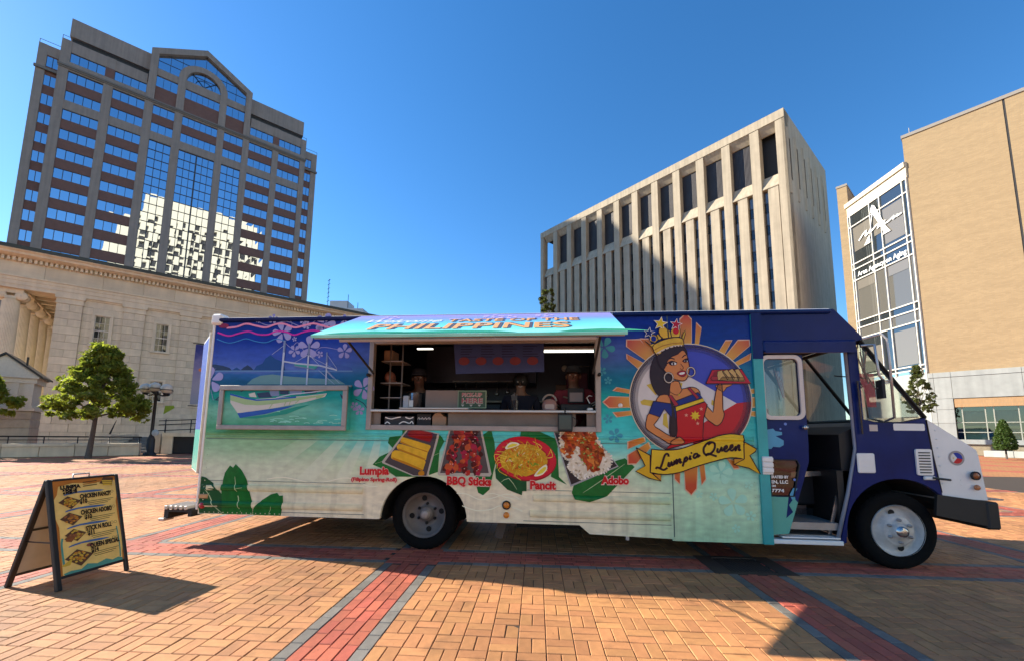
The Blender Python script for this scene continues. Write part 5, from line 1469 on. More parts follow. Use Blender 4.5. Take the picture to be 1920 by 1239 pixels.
# ================================================================== PRINTED ARTWORK ON THE TRUCK SIDE
import bmesh
BEADS = [(0.08, 2.26, 0.745, 0.042, 0.6), (0.07, 2.26, 0.53, 0.042, 0.6), (4.40, 6.06, 0.71, 0.042, 0.6), (4.36, 6.06, 0.52, 0.042, 0.6), (0.0, 7.05, 1.452, 0.022, 0.55), (0.0, 7.05, 1.405, 0.012, 0.55)]
class Decal(MB):
    """flat print laid over the side panel, following its beads"""
    def __init__(s, base=0.0022, drape=True):
        super().__init__(); s.mats = []; s.base = base; s.drape = drape
    def mi(s, m):
        if m not in s.mats: s.mats.append(m)
        return s.mats.index(m)
    def poly(s, pts, m, lay=0, sm=0, holes=()):
        if sm: pts = closed_spline(pts, sm)
        if s.drape: pts = [(p[0] if p[0] > 0.004 else 0.004 + 0.0013 * (i % 3), p[1]) for i, p in enumerate(pts)]
        s.flat(pts, -(s.base + 0.0011 * lay), s.mi(m), holes); return s
    def line(s, pts, w, m, lay=0, sm=3, taper=False):
        if s.drape: pts = [p for p in pts if p[0] > 0.006]
        s.stroke(pts, w, -(s.base + 0.0011 * lay), s.mi(m), sm, taper); return s
    def pieces(s, name, parent):
        return s.split(name, s.mats, parent)
    def build(s, name, mats, parent=None, **kw):
        return s.done(name, parent)
    def done(s, name, parent):
        me = s.mesh(name, s.mats)
        if s.drape:
            me.validate()
            bm = bmesh.new(); bm.from_mesh(me)
            zs = [v.co.z for v in bm.verts]; lo, hi = min(zs), max(zs); xs = [v.co.x for v in bm.verts]
            for x0, x1, zc, r, d in BEADS:
                if max(xs) < x0 or min(xs) > x1: continue
                for k in range(9):
                    z = zc + r * math.cos(R(22.5 * k))
                    if lo < z < hi:
                        bmesh.ops.bisect_plane(bm, geom=bm.verts[:] + bm.edges[:] + bm.faces[:], plane_co=(0, 0, z + 0.000137), plane_no=(0, 0, 1), dist=1e-5)
            for v in bm.verts:
                for x0, x1, zc, r, d in BEADS:
                    if x0 - 0.002 <= v.co.x <= x1 + 0.002 and abs(v.co.z - zc) < r:
                        v.co.y -= d * math.sqrt(max(0, r * r - (v.co.z - zc) ** 2)); break
            bm.to_mesh(me); bm.free()
        o = bpy.data.objects.new(name, me)
        return put(o, parent)

c_lilac = PR('flower_lilac', (0.30, 0.28, 0.52)); c_pale = PR('flower_pale', (0.05, 0.27, 0.36)); c_mint = PR('flower_mint', (0.36, 0.64, 0.47))
c_mtn = PR('mountain', (0.012, 0.055, 0.20)); c_hill = PR('hill', (0.02, 0.035, 0.09)); c_fmt = PR('far_mountain', (0.05, 0.10, 0.33))
c_pink = PR('line_pink', (0.75, 0.25, 0.38)); c_mag = PR('line_magenta', (0.55, 0.02, 0.30)); c_blu = PR('line_blue', (0.04, 0.20, 0.48)); c_cream = PR('line_cream', (0.80, 0.72, 0.54))
c_leaf = PR('leaf_green', (0.008, 0.12, 0.022), var=0.3); c_leaf2 = PR('leaf_dark', (0.006, 0.07, 0.022), var=0.3); c_vein = PR('leaf_vein', (0.42, 0.55, 0.30))
c_mast = PR('mast_pale', (0.42, 0.46, 0.55)); c_rope = PR('rope_grey', (0.16, 0.20, 0.34))
def flower(d, cx, cz, r, m, lay, rot=0.0, n=5):
    d = Decal()
    for k in range(n):
        a = R(rot + 360 / n * k)
        p = []
        for t, w in ((0.12, 0.0), (0.35, 0.16), (0.7, 0.30), (0.9, 0.22), (1.0, 0.0), (0.9, -0.22), (0.7, -0.30), (0.35, -0.16)):
            p.append((cx + r * (t * math.cos(a) - w * math.sin(a)), cz + r * (t * math.sin(a) + w * math.cos(a))))
        d.poly(p, m, lay, sm=2)
    d.done('flower_print', TRK)

print_sky = Decal()
print_sky.poly([(0.615,2.302),(0.653,2.364),(0.736,2.397),(0.773,2.465),(0.840,2.513),(0.916,2.458),(1.018,2.423),(1.052,2.355),(1.071,2.301)], c_mtn, 1)
print_sky.poly([(-0.074,2.387),(0.043,2.389),(0.161,2.370),(0.266,2.338),(0.299,2.303),(-0.066,2.304)], c_hill, 1)
print_sky.poly([(0.298,2.306),(0.367,2.347),(0.428,2.306)], c_mtn, 1); print_sky.poly([(0.428,2.307),(0.468,2.344),(0.522,2.378),(0.576,2.343),(0.618,2.307)], c_hill, 2)
print_sky.poly([(1.547,2.300),(1.669,2.346),(1.777,2.379),(1.916,2.359),(2.000,2.332),(2.016,2.298)], c_fmt, 1)
print_sky.poly([(-0.066,2.304),(2.016,2.298),(2.017,2.282),(-0.064,2.288)], PR('horizon_pale', (0.12, 0.24, 0.45)), 3)
print_sky.poly([(0.532,2.113),(0.612,2.187),(0.722,2.232),(0.891,2.248),(1.091,2.223),(1.513,2.193),(1.817,2.179),(1.931,2.113)], PR('shoal', (0.14, 0.26, 0.26)), 1)
print_sky.pieces('landscape_print', TRK)
d = Decal()
d.line([(-0.116,2.953),(-0.000,2.949),(0.168,2.893),(0.313,2.905),(0.455,2.946),(0.604,2.916),(0.750,2.893),(0.891,2.936),(1.005,2.938),(1.152,2.888),(1.265,2.903),(1.418,2.937),(1.547,2.910),(1.661,2.882),(1.771,2.905),(1.867,2.936)], 0.026, c_pink, 5, 4)
d.line([(-0.101,2.854),(0.041,2.832),(0.208,2.781),(0.351,2.814),(0.494,2.840),(0.643,2.797),(0.787,2.795),(0.899,2.836),(1.043,2.827),(1.160,2.784),(1.299,2.824),(1.439,2.843),(1.596,2.807)], 0.022, c_mag, 5, 4)
d.line([(-0.098,2.749),(0.036,2.741),(0.218,2.683),(0.361,2.710),(0.474,2.740),(0.623,2.700),(0.768,2.685),(0.907,2.732),(1.053,2.696)], 0.012, c_blu, 5, 4)
d.poly(circ(*[(0.124,2.922)][0], 0.075, 0.032), PR('red_blob', (0.22, 0.01, 0.05)), 6)
d.pieces('wave_line_print', TRK)
d = Decal()
for (x, z), r, a in zip([(0.841,3.010),(0.993,2.821),(1.594,2.937),(1.864,2.982),(1.184,2.565),(1.385,2.611),(1.890,2.553),(0.007,2.167),(1.335,2.913),(1.281,2.969),(1.171,2.729),(1.546,2.515),(1.594,2.828),(0.626,2.992),(2.179,2.060),(2.141,1.773),(2.071,1.825)], (0.07, 0.15, 0.15, 0.075, 0.085, 0.16, 0.105, 0.19, 0.06, 0.05, 0.035, 0.05, 0.12, 0.04, 0.15, 0.07, 0.06), (10, 35, 70, 20, 50, 90, 15, 95, 5, 60, 30, 45, 80, 0, 70, 20, 50)):
    flower(d, x, z, r, c_lilac, 4, a)
d.line([(0.597,2.993),(0.777,2.920),(1.031,2.973),(1.294,2.886),(1.457,2.981)], 0.008, c_lilac, 3, 4); d.line([(1.009,2.710),(1.131,2.613),(1.225,2.681),(1.394,2.489),(1.553,2.610),(1.792,2.581)], 0.007, c_lilac, 3, 4); d.line([(1.027,3.028),(1.119,2.944),(1.082,2.875)], 0.007, c_lilac, 3, 4)
for p in ([(-0.022,2.031),(-0.024,1.909)], [(-0.000,2.031),(0.021,1.896)], [(0.021,2.038),(0.072,1.896)]): d.line(p, 0.006, c_lilac, 3, 1)
d.pieces('vine_print', TRK)
d = Decal()
d.line([(1.038,2.707),(1.034,2.410),(1.030,2.106)], 0.028, c_mast, 7, 1); d.line([(1.041,2.710),(1.040,2.546)], 0.024, c_rope, 8, 1); d.line([(1.388,2.666),(1.390,2.381),(1.391,2.106)], 0.022, c_mast, 7, 1); d.line([(1.391,2.666),(1.390,2.502)], 0.024, c_rope, 8, 1); d.line([(1.649,2.541),(1.655,2.299),(1.660,2.106)], 0.02, c_mast, 7, 1); d.line([(1.650,2.544),(1.653,2.407)], 0.018, c_rope, 8, 1)
d.line([(1.047,2.423),(1.218,2.395),(1.556,2.364),(1.803,2.302)], 0.02, c_mast, 7, 1)
d.poly([(1.182,2.406),(1.542,2.364),(1.490,2.313),(1.214,2.355)], PR('outrigger_green', (0.05, 0.28, 0.24)), 6); d.line([(1.193,2.361),(1.490,2.313)], 0.014, c_rope, 7, 1)
for p in ([(1.045,2.655),(0.868,2.519)], [(1.392,2.516),(1.190,2.402)], [(1.392,2.516),(1.556,2.364)], [(1.408,2.489),(1.781,2.312)], [(1.650,2.514),(1.802,2.319)], [(1.661,2.299),(1.848,2.126)], [(1.547,2.300),(1.780,2.113)], [(1.659,2.286),(1.761,2.192)]): d.line(p, 0.005, c_mast, 6, 1)
d.line([(0.100,1.899),(0.174,1.957),(0.269,2.011)], 0.012, c_hill, 3, 2); d.line([(0.108,1.899),(0.287,1.907)], 0.012, c_hill, 3, 2); d.line([(2.079,1.916),(2.190,1.864),(2.277,1.748)], 0.01, c_hill, 3, 2)
d.pieces('boat_mast_print', TRK)
# boat on the picture box
d = Decal(0.1165, False)
c_hw = PR('hull_white', (0.52, 0.50, 0.44)); c_hg = PR('hull_green', (0.30, 0.42, 0.20)); c_hb = PR('hull_blue', (0.015, 0.08, 0.35))
d.poly([(0.405,1.980),(0.727,1.902),(1.056,1.923),(1.464,1.950),(1.745,1.983),(1.721,1.938),(1.469,1.872),(1.067,1.793),(0.535,1.716),(0.417,1.855)], c_hw, 1)
d.poly([(0.408,1.951),(0.728,1.886),(1.058,1.903),(1.397,1.933),(1.732,1.970),(1.668,1.924),(1.333,1.878),(0.981,1.831),(0.789,1.824),(0.622,1.830),(0.414,1.888)], c_hg, 2)
d.poly([(0.405,1.980),(0.613,1.928),(0.782,1.900),(1.002,1.909),(1.328,1.943),(1.330,1.923),(1.004,1.893),(0.784,1.881),(0.615,1.908),(0.407,1.956)], c_hb, 3)
d.line([(0.436,1.875),(0.580,1.830),(0.790,1.814),(1.063,1.841),(1.333,1.878),(1.601,1.924)], 0.014, c_hw, 3, 3)
d.poly([(0.528,1.718),(0.932,1.770),(1.337,1.829),(1.151,1.768),(0.910,1.708),(0.569,1.656)], c_hb, 2)
for p, q in (([(0.664,1.974),(0.746,1.994),(0.780,1.928),(0.682,1.935)], c_hw), ([(0.775,1.981),(0.939,2.001),(1.001,1.929),(0.808,1.922)], c_hill), ([(0.951,2.033),(1.075,2.031),(1.095,1.949),(0.972,1.942)], c_rope), ([(1.089,2.027),(1.212,2.027),(1.224,1.969),(1.107,1.968)], c_hill), ([(1.226,2.027),(1.404,2.023),(1.394,1.969),(1.245,1.962)], c_rope), ([(1.431,2.027),(1.647,2.028),(1.597,1.982),(1.448,1.972)], c_hill)):
    d.poly(p, q, 1)
d.line([(1.056,1.923),(1.258,1.969),(1.528,1.995),(1.755,2.028)], 0.014, c_mast, 4, 2); d.line([(0.550,2.000),(0.603,2.030)], 0.012, c_hill, 4, 1); d.line([(0.972,1.786),(1.033,1.877)], 0.01, c_hg, 5, 1)
for p in ([(1.174,1.819),(1.197,1.878)], [(1.241,1.833),(1.264,1.891)], [(1.322,1.852),(1.386,1.904)]): d.line(p, 0.01, c_hg, 5, 1)
d.poly([(1.919,1.983),(1.961,1.945),(1.988,1.951),(1.990,1.906),(1.950,1.913)], c_hill, 2)
d.poly([(0.555,1.654),(0.938,1.702),(1.339,1.807),(1.539,1.840),(1.210,1.710),(0.805,1.649)], PR('boat_reflection', (0.015, 0.24, 0.17)), 0)
for k in range(26):
    x = 0.95 + 0.98 * random.random(); z = 1.59 + 0.2 * random.random() * random.random(); w = 0.05 + 0.12 * random.random()
    d.line([(x, z), (x + w / 2, z + 0.008), (min(x + w, 1.94), z)], 0.008, PR('foam', (0.28, 0.62, 0.48)), 1, 2)
d.done('boat_print', pb)
# pale sun rays and wave lines
d = Decal()
d.line([(0.929,0.863),(1.137,0.892),(1.374,0.860),(1.558,0.828),(1.762,0.852),(1.963,0.897),(2.116,0.888),(2.297,0.808),(2.435,0.800)], 0.012, c_cream, 1, 4)
d.line([(3.463,0.743),(3.590,0.736),(3.749,0.674),(3.906,0.693),(4.061,0.742),(4.165,0.734),(4.268,0.681)], 0.012, c_cream, 1, 4); d.line([(3.536,0.592),(3.647,0.555),(3.752,0.538),(3.908,0.562),(4.011,0.605),(4.166,0.589),(4.290,0.547)], 0.012, c_cream, 1, 4)
d.line([(3.757,0.710),(3.912,0.751),(4.093,0.705),(4.272,0.685)], 0.01, c_cream, 1, 4)
d.pieces('pale_wave_print', TRK)
# banana leaves, lower rear corner
d = Decal()
for p, m in (([(-0.161,0.951),(-0.054,0.854),(-0.052,0.721),(-0.021,0.458),(-0.163,0.477),(-0.154,0.661)], c_leaf2), ([(-0.045,0.883),(0.072,0.868),(0.180,0.801),(0.266,0.711),(0.328,0.649),(0.377,0.412),(0.026,0.408),(-0.032,0.480),(-0.069,0.755)], c_leaf2), ([(0.337,0.937),(0.398,1.031),(0.445,1.003),(0.478,1.050),(0.567,0.976),(0.653,0.851),(0.689,0.737),(0.754,0.569),(0.774,0.411),(0.347,0.405),(0.310,0.706),(0.320,0.856)], c_leaf), ([(0.774,0.479),(0.887,0.595),(1.004,0.671),(1.088,0.692),(1.121,0.657),(1.170,0.660),(1.182,0.557),(1.160,0.405),(0.781,0.406)], c_leaf)):
    d.poly(p, m, 2)
for p in ([(0.481,0.888),(0.514,0.734),(0.557,0.620),(0.575,0.496),(0.605,0.440)], [(0.047,0.746),(0.147,0.633),(0.223,0.510),(0.346,0.416)], [(1.031,0.519),(0.989,0.412)], [(-0.161,0.661),(-0.119,0.570),(-0.077,0.485)], [(0.514,0.734),(0.613,0.749)], [(-0.156,0.736),(-0.087,0.749)], [(0.120,0.656),(0.167,0.685)]): d.line(p, 0.012, c_vein, 3, 3, True)
d.pieces('banana_leaf_print', TRK)
# leaves behind the dishes
d = Decal()
for p, m in (([(2.355,1.076),(2.446,1.180),(2.635,1.265),(2.545,1.356),(2.563,1.428),(2.733,1.451),(2.730,1.533),(2.816,1.524),(2.795,1.013),(2.966,0.936),(2.671,0.930),(2.540,1.008)], c_leaf), ([(3.114,1.486),(3.241,1.456),(3.285,1.385),(3.226,1.263),(3.214,1.001),(3.101,0.959)], c_leaf), ([(3.781,1.472),(3.883,1.544),(3.927,1.393),(3.951,1.154),(3.913,0.975),(3.875,0.797),(3.796,0.727),(3.734,0.755),(3.690,0.911)], c_leaf), ([(4.000,1.274),(3.942,1.035),(3.954,0.936),(4.097,0.802),(4.278,0.738),(4.287,0.787),(4.337,0.788),(4.336,0.924)], c_leaf2), ([(4.261,1.528),(4.494,1.520),(4.714,1.423),(4.733,0.971),(4.830,0.877),(4.634,0.969),(4.694,1.245),(4.252,1.438)], c_leaf), ([(4.948,0.956),(4.909,0.859),(4.889,0.782),(4.927,0.706),(5.101,0.678),(5.314,0.753),(5.647,1.105),(5.534,1.209),(5.437,1.179)], c_leaf), ([(4.674,1.522),(4.992,1.526),(5.169,1.498),(4.714,1.324)], c_leaf2)):
    d.poly(p, m, 2)
for p in ([(5.025,0.785),(5.259,0.944),(5.532,1.141)], [(4.015,0.888),(4.116,0.939),(4.217,0.805)], [(3.124,1.191),(3.289,1.264)], [(2.387,1.087),(2.576,1.151)]): d.line(p, 0.008, c_vein, 3, 2, True)
d.pieces('leaf_print', TRK)
# dish 1: spring rolls
rr = random.Random(21)
d = Decal()
c_rim = PR('tray_rim', (0.40, 0.37, 0.31)); c_slate = PR('tray_slate', (0.055, 0.045, 0.05)); c_roll = PR('roll_yellow', (0.62, 0.36, 0.02), var=0.2); c_roll2 = PR('roll_shade', (0.42, 0.17, 0.008)); c_sauce = PR('sauce_red', (0.26, 0.008, 0.008), var=0.3)
d.poly([(2.800,1.544),(2.927,1.538),(3.220,1.481),(3.217,1.448),(3.087,0.941),(2.893,0.944),(2.484,1.098),(2.477,1.116)], c_rim, 4); d.poly([(2.816,1.537),(2.912,1.530),(3.194,1.474),(3.068,0.948),(2.904,0.952),(2.514,1.109)], c_slate, 5)
d.poly([(2.812,1.529),(2.943,1.527),(3.136,1.491),(3.148,1.469),(3.110,1.358),(2.948,1.400),(2.792,1.451)], PR('sauce_dish', (0.10, 0.02, 0.05)), 6); d.poly([(2.829,1.503),(2.882,1.522),(2.990,1.512),(3.113,1.484),(3.130,1.447),(3.094,1.380),(2.994,1.401),(2.855,1.433),(2.807,1.462)], c_sauce, 7, 2)
for q in ([(2.720,1.412),(2.747,1.429),(2.840,1.406),(3.103,1.332),(3.112,1.310),(3.080,1.247),(3.068,1.241),(2.711,1.360)], [(2.663,1.311),(2.689,1.344),(2.735,1.342),(3.076,1.243),(3.057,1.148),(3.038,1.142),(2.684,1.271)], [(2.596,1.173),(2.608,1.240),(2.646,1.263),(2.708,1.258),(3.038,1.144),(3.054,1.122),(3.023,1.020),(3.001,1.012),(2.612,1.152)]):
    d.poly(q, c_roll, 7)
for q in ([(2.715,1.362),(3.068,1.241),(3.075,1.258),(2.890,1.307),(2.722,1.379)], [(2.684,1.271),(3.038,1.142),(3.052,1.162),(2.894,1.219),(2.691,1.290)], [(2.612,1.152),(3.001,1.012),(3.023,1.027),(2.814,1.111),(2.619,1.174)]): d.poly(q, c_roll2, 8)
d.poly([(2.964,0.989),(2.993,1.008),(3.035,1.005),(3.041,0.962),(3.003,0.950),(2.969,0.957)], c_roll2, 8, 2)
d.done('spring_roll_picture', TRK)
# dish 2: skewers
d = Decal()
d.poly([(3.347,1.547),(3.765,1.551),(3.898,0.986),(3.880,0.957),(3.229,0.957),(3.214,0.976)], c_rim, 4); d.poly([(3.366,1.542),(3.743,1.546),(3.864,0.999),(3.243,0.987)], PR('tray_grey', (0.075, 0.06, 0.06)), 5)
reds = [PR('bbq%d' % i, c, var=0.3) for i, c in enumerate(((0.24, 0.008, 0.012), (0.36, 0.02, 0.015), (0.10, 0.006, 0.008), (0.42, 0.07, 0.02), (0.05, 0.008, 0.008), (0.30, 0.01, 0.04)))]
A0, A1, B1, B0 = [(3.370,1.538),(3.739,1.542),(3.846,0.985),(3.258,0.995)]
def bil(u, v): return (A0[0] * (1 - u) * (1 - v) + A1[0] * u * (1 - v) + B1[0] * u * v + B0[0] * (1 - u) * v, A0[1] * (1 - u) * (1 - v) + A1[1] * u * (1 - v) + B1[1] * u * v + B0[1] * (1 - u) * v)
for k in range(150):
    cu = (0.22, 0.5, 0.78)[k % 3] + rr.gauss(0, 0.055); v = (k // 3 + rr.random()) / 50
    x, z = bil(cu, v); r = 0.026 + 0.022 * rr.random()
    d.poly([(x + r * (0.6 + 0.6 * rr.random()) * math.cos(R(a)), z + r * (0.6 + 0.6 * rr.random()) * math.sin(R(a))) for a in range(0, 360, 51)], reds[int(rr.random() * 6)], 6 + (k % 5))
for k in range(26):
    x, z = bil((0.22, 0.5, 0.78)[k % 3] + rr.gauss(0, 0.05), rr.random()); d.poly(circ(x, z, 0.006 + 0.004 * rr.random(), 0.005, n=6), PR('bbq_glint', (0.65, 0.42, 0.36)), 12)
d.done('skewer_picture', TRK)
# dish 3: noodle plate
d = Decal()
P_ = [(4.316,1.183),(4.697,1.175),(4.310,1.452)][0]
cx, cz = P_
def tilt_ell(rx, rz, n=40, dx=0, dz=0): return [(cx + dx + rx * math.cos(R(a)) * math.cos(R(-8)) - rz * math.sin(R(a)) * math.sin(R(-8)), cz + dz + rx * math.cos(R(a)) * math.sin(R(-8)) + rz * math.sin(R(a)) * math.cos(R(-8))) for a in [360 * i / n for i in range(n)]]
d.poly(tilt_ell(0.392, 0.272), PR('plate_edge', (0.22, 0.008, 0.015)), 4); d.poly(tilt_ell(0.384, 0.262, dz=0.006), PR('plate_red', (0.50, 0.012, 0.03)), 5); d.poly(tilt_ell(0.32, 0.205, dx=-0.01, dz=-0.01), PR('plate_well', (0.34, 0.008, 0.018)), 6)
yel = [PR('noodle%d' % i, c, var=0.25) for i, c in enumerate(((0.62, 0.42, 0.03), (0.70, 0.50, 0.06), (0.50, 0.27, 0.015), (0.60, 0.22, 0.01)))]
d.poly([(cx - 0.02 + (0.28 + 0.025 * rr.random()) * math.cos(R(a)), cz - 0.015 + (0.185 + 0.02 * rr.random()) * math.sin(R(a))) for a in range(0, 360, 12)], yel[2], 7)
for k in range(120):
    a, q = rr.random() * 360, math.sqrt(rr.random()); x, z = cx - 0.02 + 0.25 * q * math.cos(R(a)), cz - 0.015 + 0.16 * q * math.sin(R(a)); t = rr.random() * 360; l = 0.05 + 0.05 * rr.random(); bnd = rr.gauss(0, 0.03)
    d.line([(x, z), (x + l * math.cos(R(t)) + bnd, z + l * math.sin(R(t))), (x + 1.6 * l * math.cos(R(t + 40)), z + 1.6 * l * math.sin(R(t + 40)))], 0.008, yel[k % 4], 8 + k % 4, 3)
for k in range(34):
    a, q = rr.random() * 360, math.sqrt(rr.random()); x, z = cx - 0.02 + 0.24 * q * math.cos(R(a)), cz - 0.01 + 0.15 * q * math.sin(R(a)); r = 0.012 + 0.012 * rr.random(); t = rr.random() * 180
    d.line([(x - r * math.cos(R(t)), z - r * math.sin(R(t))), (x + r * math.cos(R(t)), z + r * math.sin(R(t)))], 0.011, (PR('bit_green', (0.10, 0.28, 0.02)), PR('bit_orange', (0.62, 0.13, 0.01)), PR('bit_cream', (0.66, 0.55, 0.25)), PR('bit_red', (0.5, 0.04, 0.01)))[k % 4], 13, 1)
for q in ([(4.080,1.295),(4.075,1.332),(4.126,1.379),(4.193,1.385),(4.240,1.367),(4.231,1.344)], [(4.429,0.983),(4.503,1.071),(4.577,1.118),(4.591,1.064),(4.540,0.999),(4.466,0.971)]): d.poly(q, PR('lemon_rind', (0.72, 0.70, 0.50)), 14, 2)
for q in ([(4.099,1.312),(4.103,1.337),(4.155,1.366),(4.212,1.360),(4.207,1.345)], [(4.457,0.990),(4.512,1.058),(4.568,1.091),(4.573,1.059),(4.531,1.013)]): d.poly(q, PR('lemon_flesh', (0.66, 0.55, 0.05)), 15, 2)
d.done('noodle_picture', TRK)
# dish 4: braised chicken on rice
d = Decal()
d.poly([(4.668,1.511),(4.818,1.508),(5.222,1.416),(5.456,1.107),(4.875,0.853)], PR('tray_edge', (0.30, 0.30, 0.30)), 4); d.poly([(4.684,1.507),(4.818,1.504),(5.212,1.410),(5.438,1.114),(4.884,0.880),(4.878,0.898)], PR('tray_black', (0.028, 0.022, 0.024)), 5)
rice = [(4.749,1.489),(4.819,1.532),(5.095,1.539),(5.204,1.448),(5.275,1.312),(5.364,1.232),(5.362,1.132),(5.307,1.050),(5.216,1.012),(5.116,0.992),(5.025,0.950),(4.962,0.971),(4.889,1.033),(4.844,1.096),(4.872,1.169),(4.817,1.196),(4.780,1.250),(4.753,1.351)]
d.poly(rice, PR('rice', (0.62, 0.55, 0.42), var=0.2), 6)
C0, C1 = [(5.073,1.218),(5.181,1.102)][0], [(5.181,1.102)][0]
def inside(p, q):
    c = False
    for i in range(len(q)):
        a, b_ = q[i - 1], q[i]
        if (a[1] > p[1]) != (b_[1] > p[1]) and p[0] < (b_[0] - a[0]) * (p[1] - a[1]) / (b_[1] - a[1]) + a[0]: c = not c
    return c
bx0, bx1, bz0, bz1 = min(p[0] for p in rice), max(p[0] for p in rice), min(p[1] for p in rice), max(p[1] for p in rice)
meat = [[(4.984,1.400),(5.058,1.446),(5.203,1.384),(5.283,1.294),(5.254,1.175),(5.208,1.066),(5.153,1.029),(5.072,1.100),(5.000,1.199)], [(4.753,1.452),(4.828,1.536),(5.049,1.543),(5.195,1.485),(5.204,1.430),(5.121,1.410),(4.984,1.418),(4.928,1.307),(4.845,1.187),(4.872,1.260),(4.753,1.277),(4.818,1.379)]]
def scatter(q, n, fn):
    x0, x1, z0, z1 = min(p[0] for p in q), max(p[0] for p in q), min(p[1] for p in q), max(p[1] for p in q); k = 0; t = 0
    while k < n and t < n * 12:
        t += 1; x, z = x0 + (x1 - x0) * rr.random(), z0 + (z1 - z0) * rr.random()
        if inside((x, z), q): fn(k, x, z); k += 1
def blob(x, z, r, m, lay, e=1.0, rot=0.0):
    c_, s2 = math.cos(R(rot)), math.sin(R(rot)); p = []
    for t in range(7):
        k = r * (0.7 + 0.6 * rr.random()); u, w = k * e * math.cos(R(51 * t)), k * math.sin(R(51 * t)); p.append((x + u * c_ - w * s2, z + u * s2 + w * c_))
    d.poly(p, m, lay)
rc = [PR('rice%d' % i, c) for i, c in enumerate(((0.72, 0.68, 0.58), (0.55, 0.47, 0.34), (0.64, 0.58, 0.46), (0.40, 0.32, 0.2)))]
scatter(rice, 190, lambda k, x, z: blob(x, z, 0.012, rc[k % 4], 7 + k % 2, 1.6, rr.random() * 180))
for p in closed_spline(rice, 3): blob(p[0], p[1], 0.013, rc[int(rr.random() * 3)], 8, 1.4, rr.random() * 180)
mc = [PR('meat%d' % i, c, var=0.3) for i, c in enumerate(((0.40, 0.085, 0.012), (0.55, 0.17, 0.03), (0.22, 0.03, 0.008), (0.46, 0.05, 0.012), (0.30, 0.06, 0.01)))]
for q in meat:
    d.poly(q, mc[4], 9); scatter(q, 75, lambda k, x, z: blob(x, z, 0.02, mc[k % 5], 10 + k % 3, 1.9, -55 + rr.gauss(0, 25)))
scatter(meat[0], 16, lambda k, x, z: blob(x, z, 0.009, PR('onion_green', (0.25, 0.36, 0.08)), 13, 1.6, rr.random() * 180)); scatter(meat[1], 10, lambda k, x, z: blob(x, z, 0.008, PR('onion_pale', (0.55, 0.48, 0.22)), 13, 1.5, rr.random() * 180))
d.done('chicken_picture', TRK)
# captions
m_cap = PR('caption_red', (0.50, 0.012, 0.016)); m_out = PR('caption_outline', (0.66, 0.42, 0.36))
def caption(txt, p0, p1, size, bold):
    a = math.atan2(p1[1] - p0[1], p1[0] - p0[0]); w = math.hypot(p1[0] - p0[0], p1[1] - p0[1])
    letters('lettering', txt, size, m_out, TRK, p0[0] - 0.004, -0.016, p0[1] - 0.002, ang=a, bold=bold * 2.4, width=w + 0.008)
    letters('lettering', txt, size, m_cap, TRK, p0[0], -0.0175, p0[1], ang=a, bold=bold, width=w)
for t, q, s_, bo in (('Lumpia', [(2.197,0.951),(2.581,0.959)], 0.135, 0.006), ('(Filipino Spring-Roll)', [(2.087,0.868),(2.689,0.874)], 0.062, 0.0025), ('BBQ Sticks', [(3.337,0.852),(3.899,0.847)], 0.135, 0.006), ('Pancit', [(4.381,0.820),(4.697,0.821)], 0.135, 0.006), ('Adobo', [(5.243,0.899),(5.573,0.902)], 0.125, 0.006)):
    caption(t, q[0], q[1], s_, bo)
# ---------------------------------------------------------------- emblem
em = empty('emblem', parent=TRK)
ecx, ecz = [(6.326,1.929)][0]
def ray_mat():
    ma = bpy.data.materials.new('print_ray'); ma.use_nodes = True
    N, L = ma.node_tree.nodes, ma.node_tree.links
    b = N['Principled BSDF']; b.inputs['Roughness'].default_value = 0.32
    tc = N.new('ShaderNodeTexCoord'); s = N.new('ShaderNodeVectorMath'); s.operation = 'DISTANCE'; s.inputs[1].default_value = (ecx, 0, ecz); L.new(tc.outputs['Object'], s.inputs[0])
    q = N.new('ShaderNodeMapRange'); q.inputs['From Min'].default_value = 0.66; q.inputs['From Max'].default_value = 1.02; L.new(s.outputs['Value'], q.inputs['Value'])
    r = N.new('ShaderNodeValToRGB'); r.color_ramp.elements[0].color = (0.64, 0.33, 0.02, 1); r.color_ramp.elements[1].color = (0.50, 0.045, 0.006, 1); L.new(q.outputs[0], r.inputs[0]); L.new(r.outputs[0], b.inputs['Base Color'])
    return ma
c_ro = PR('ray_outline', (0.62, 0.40, 0.26)); c_r = ray_mat()
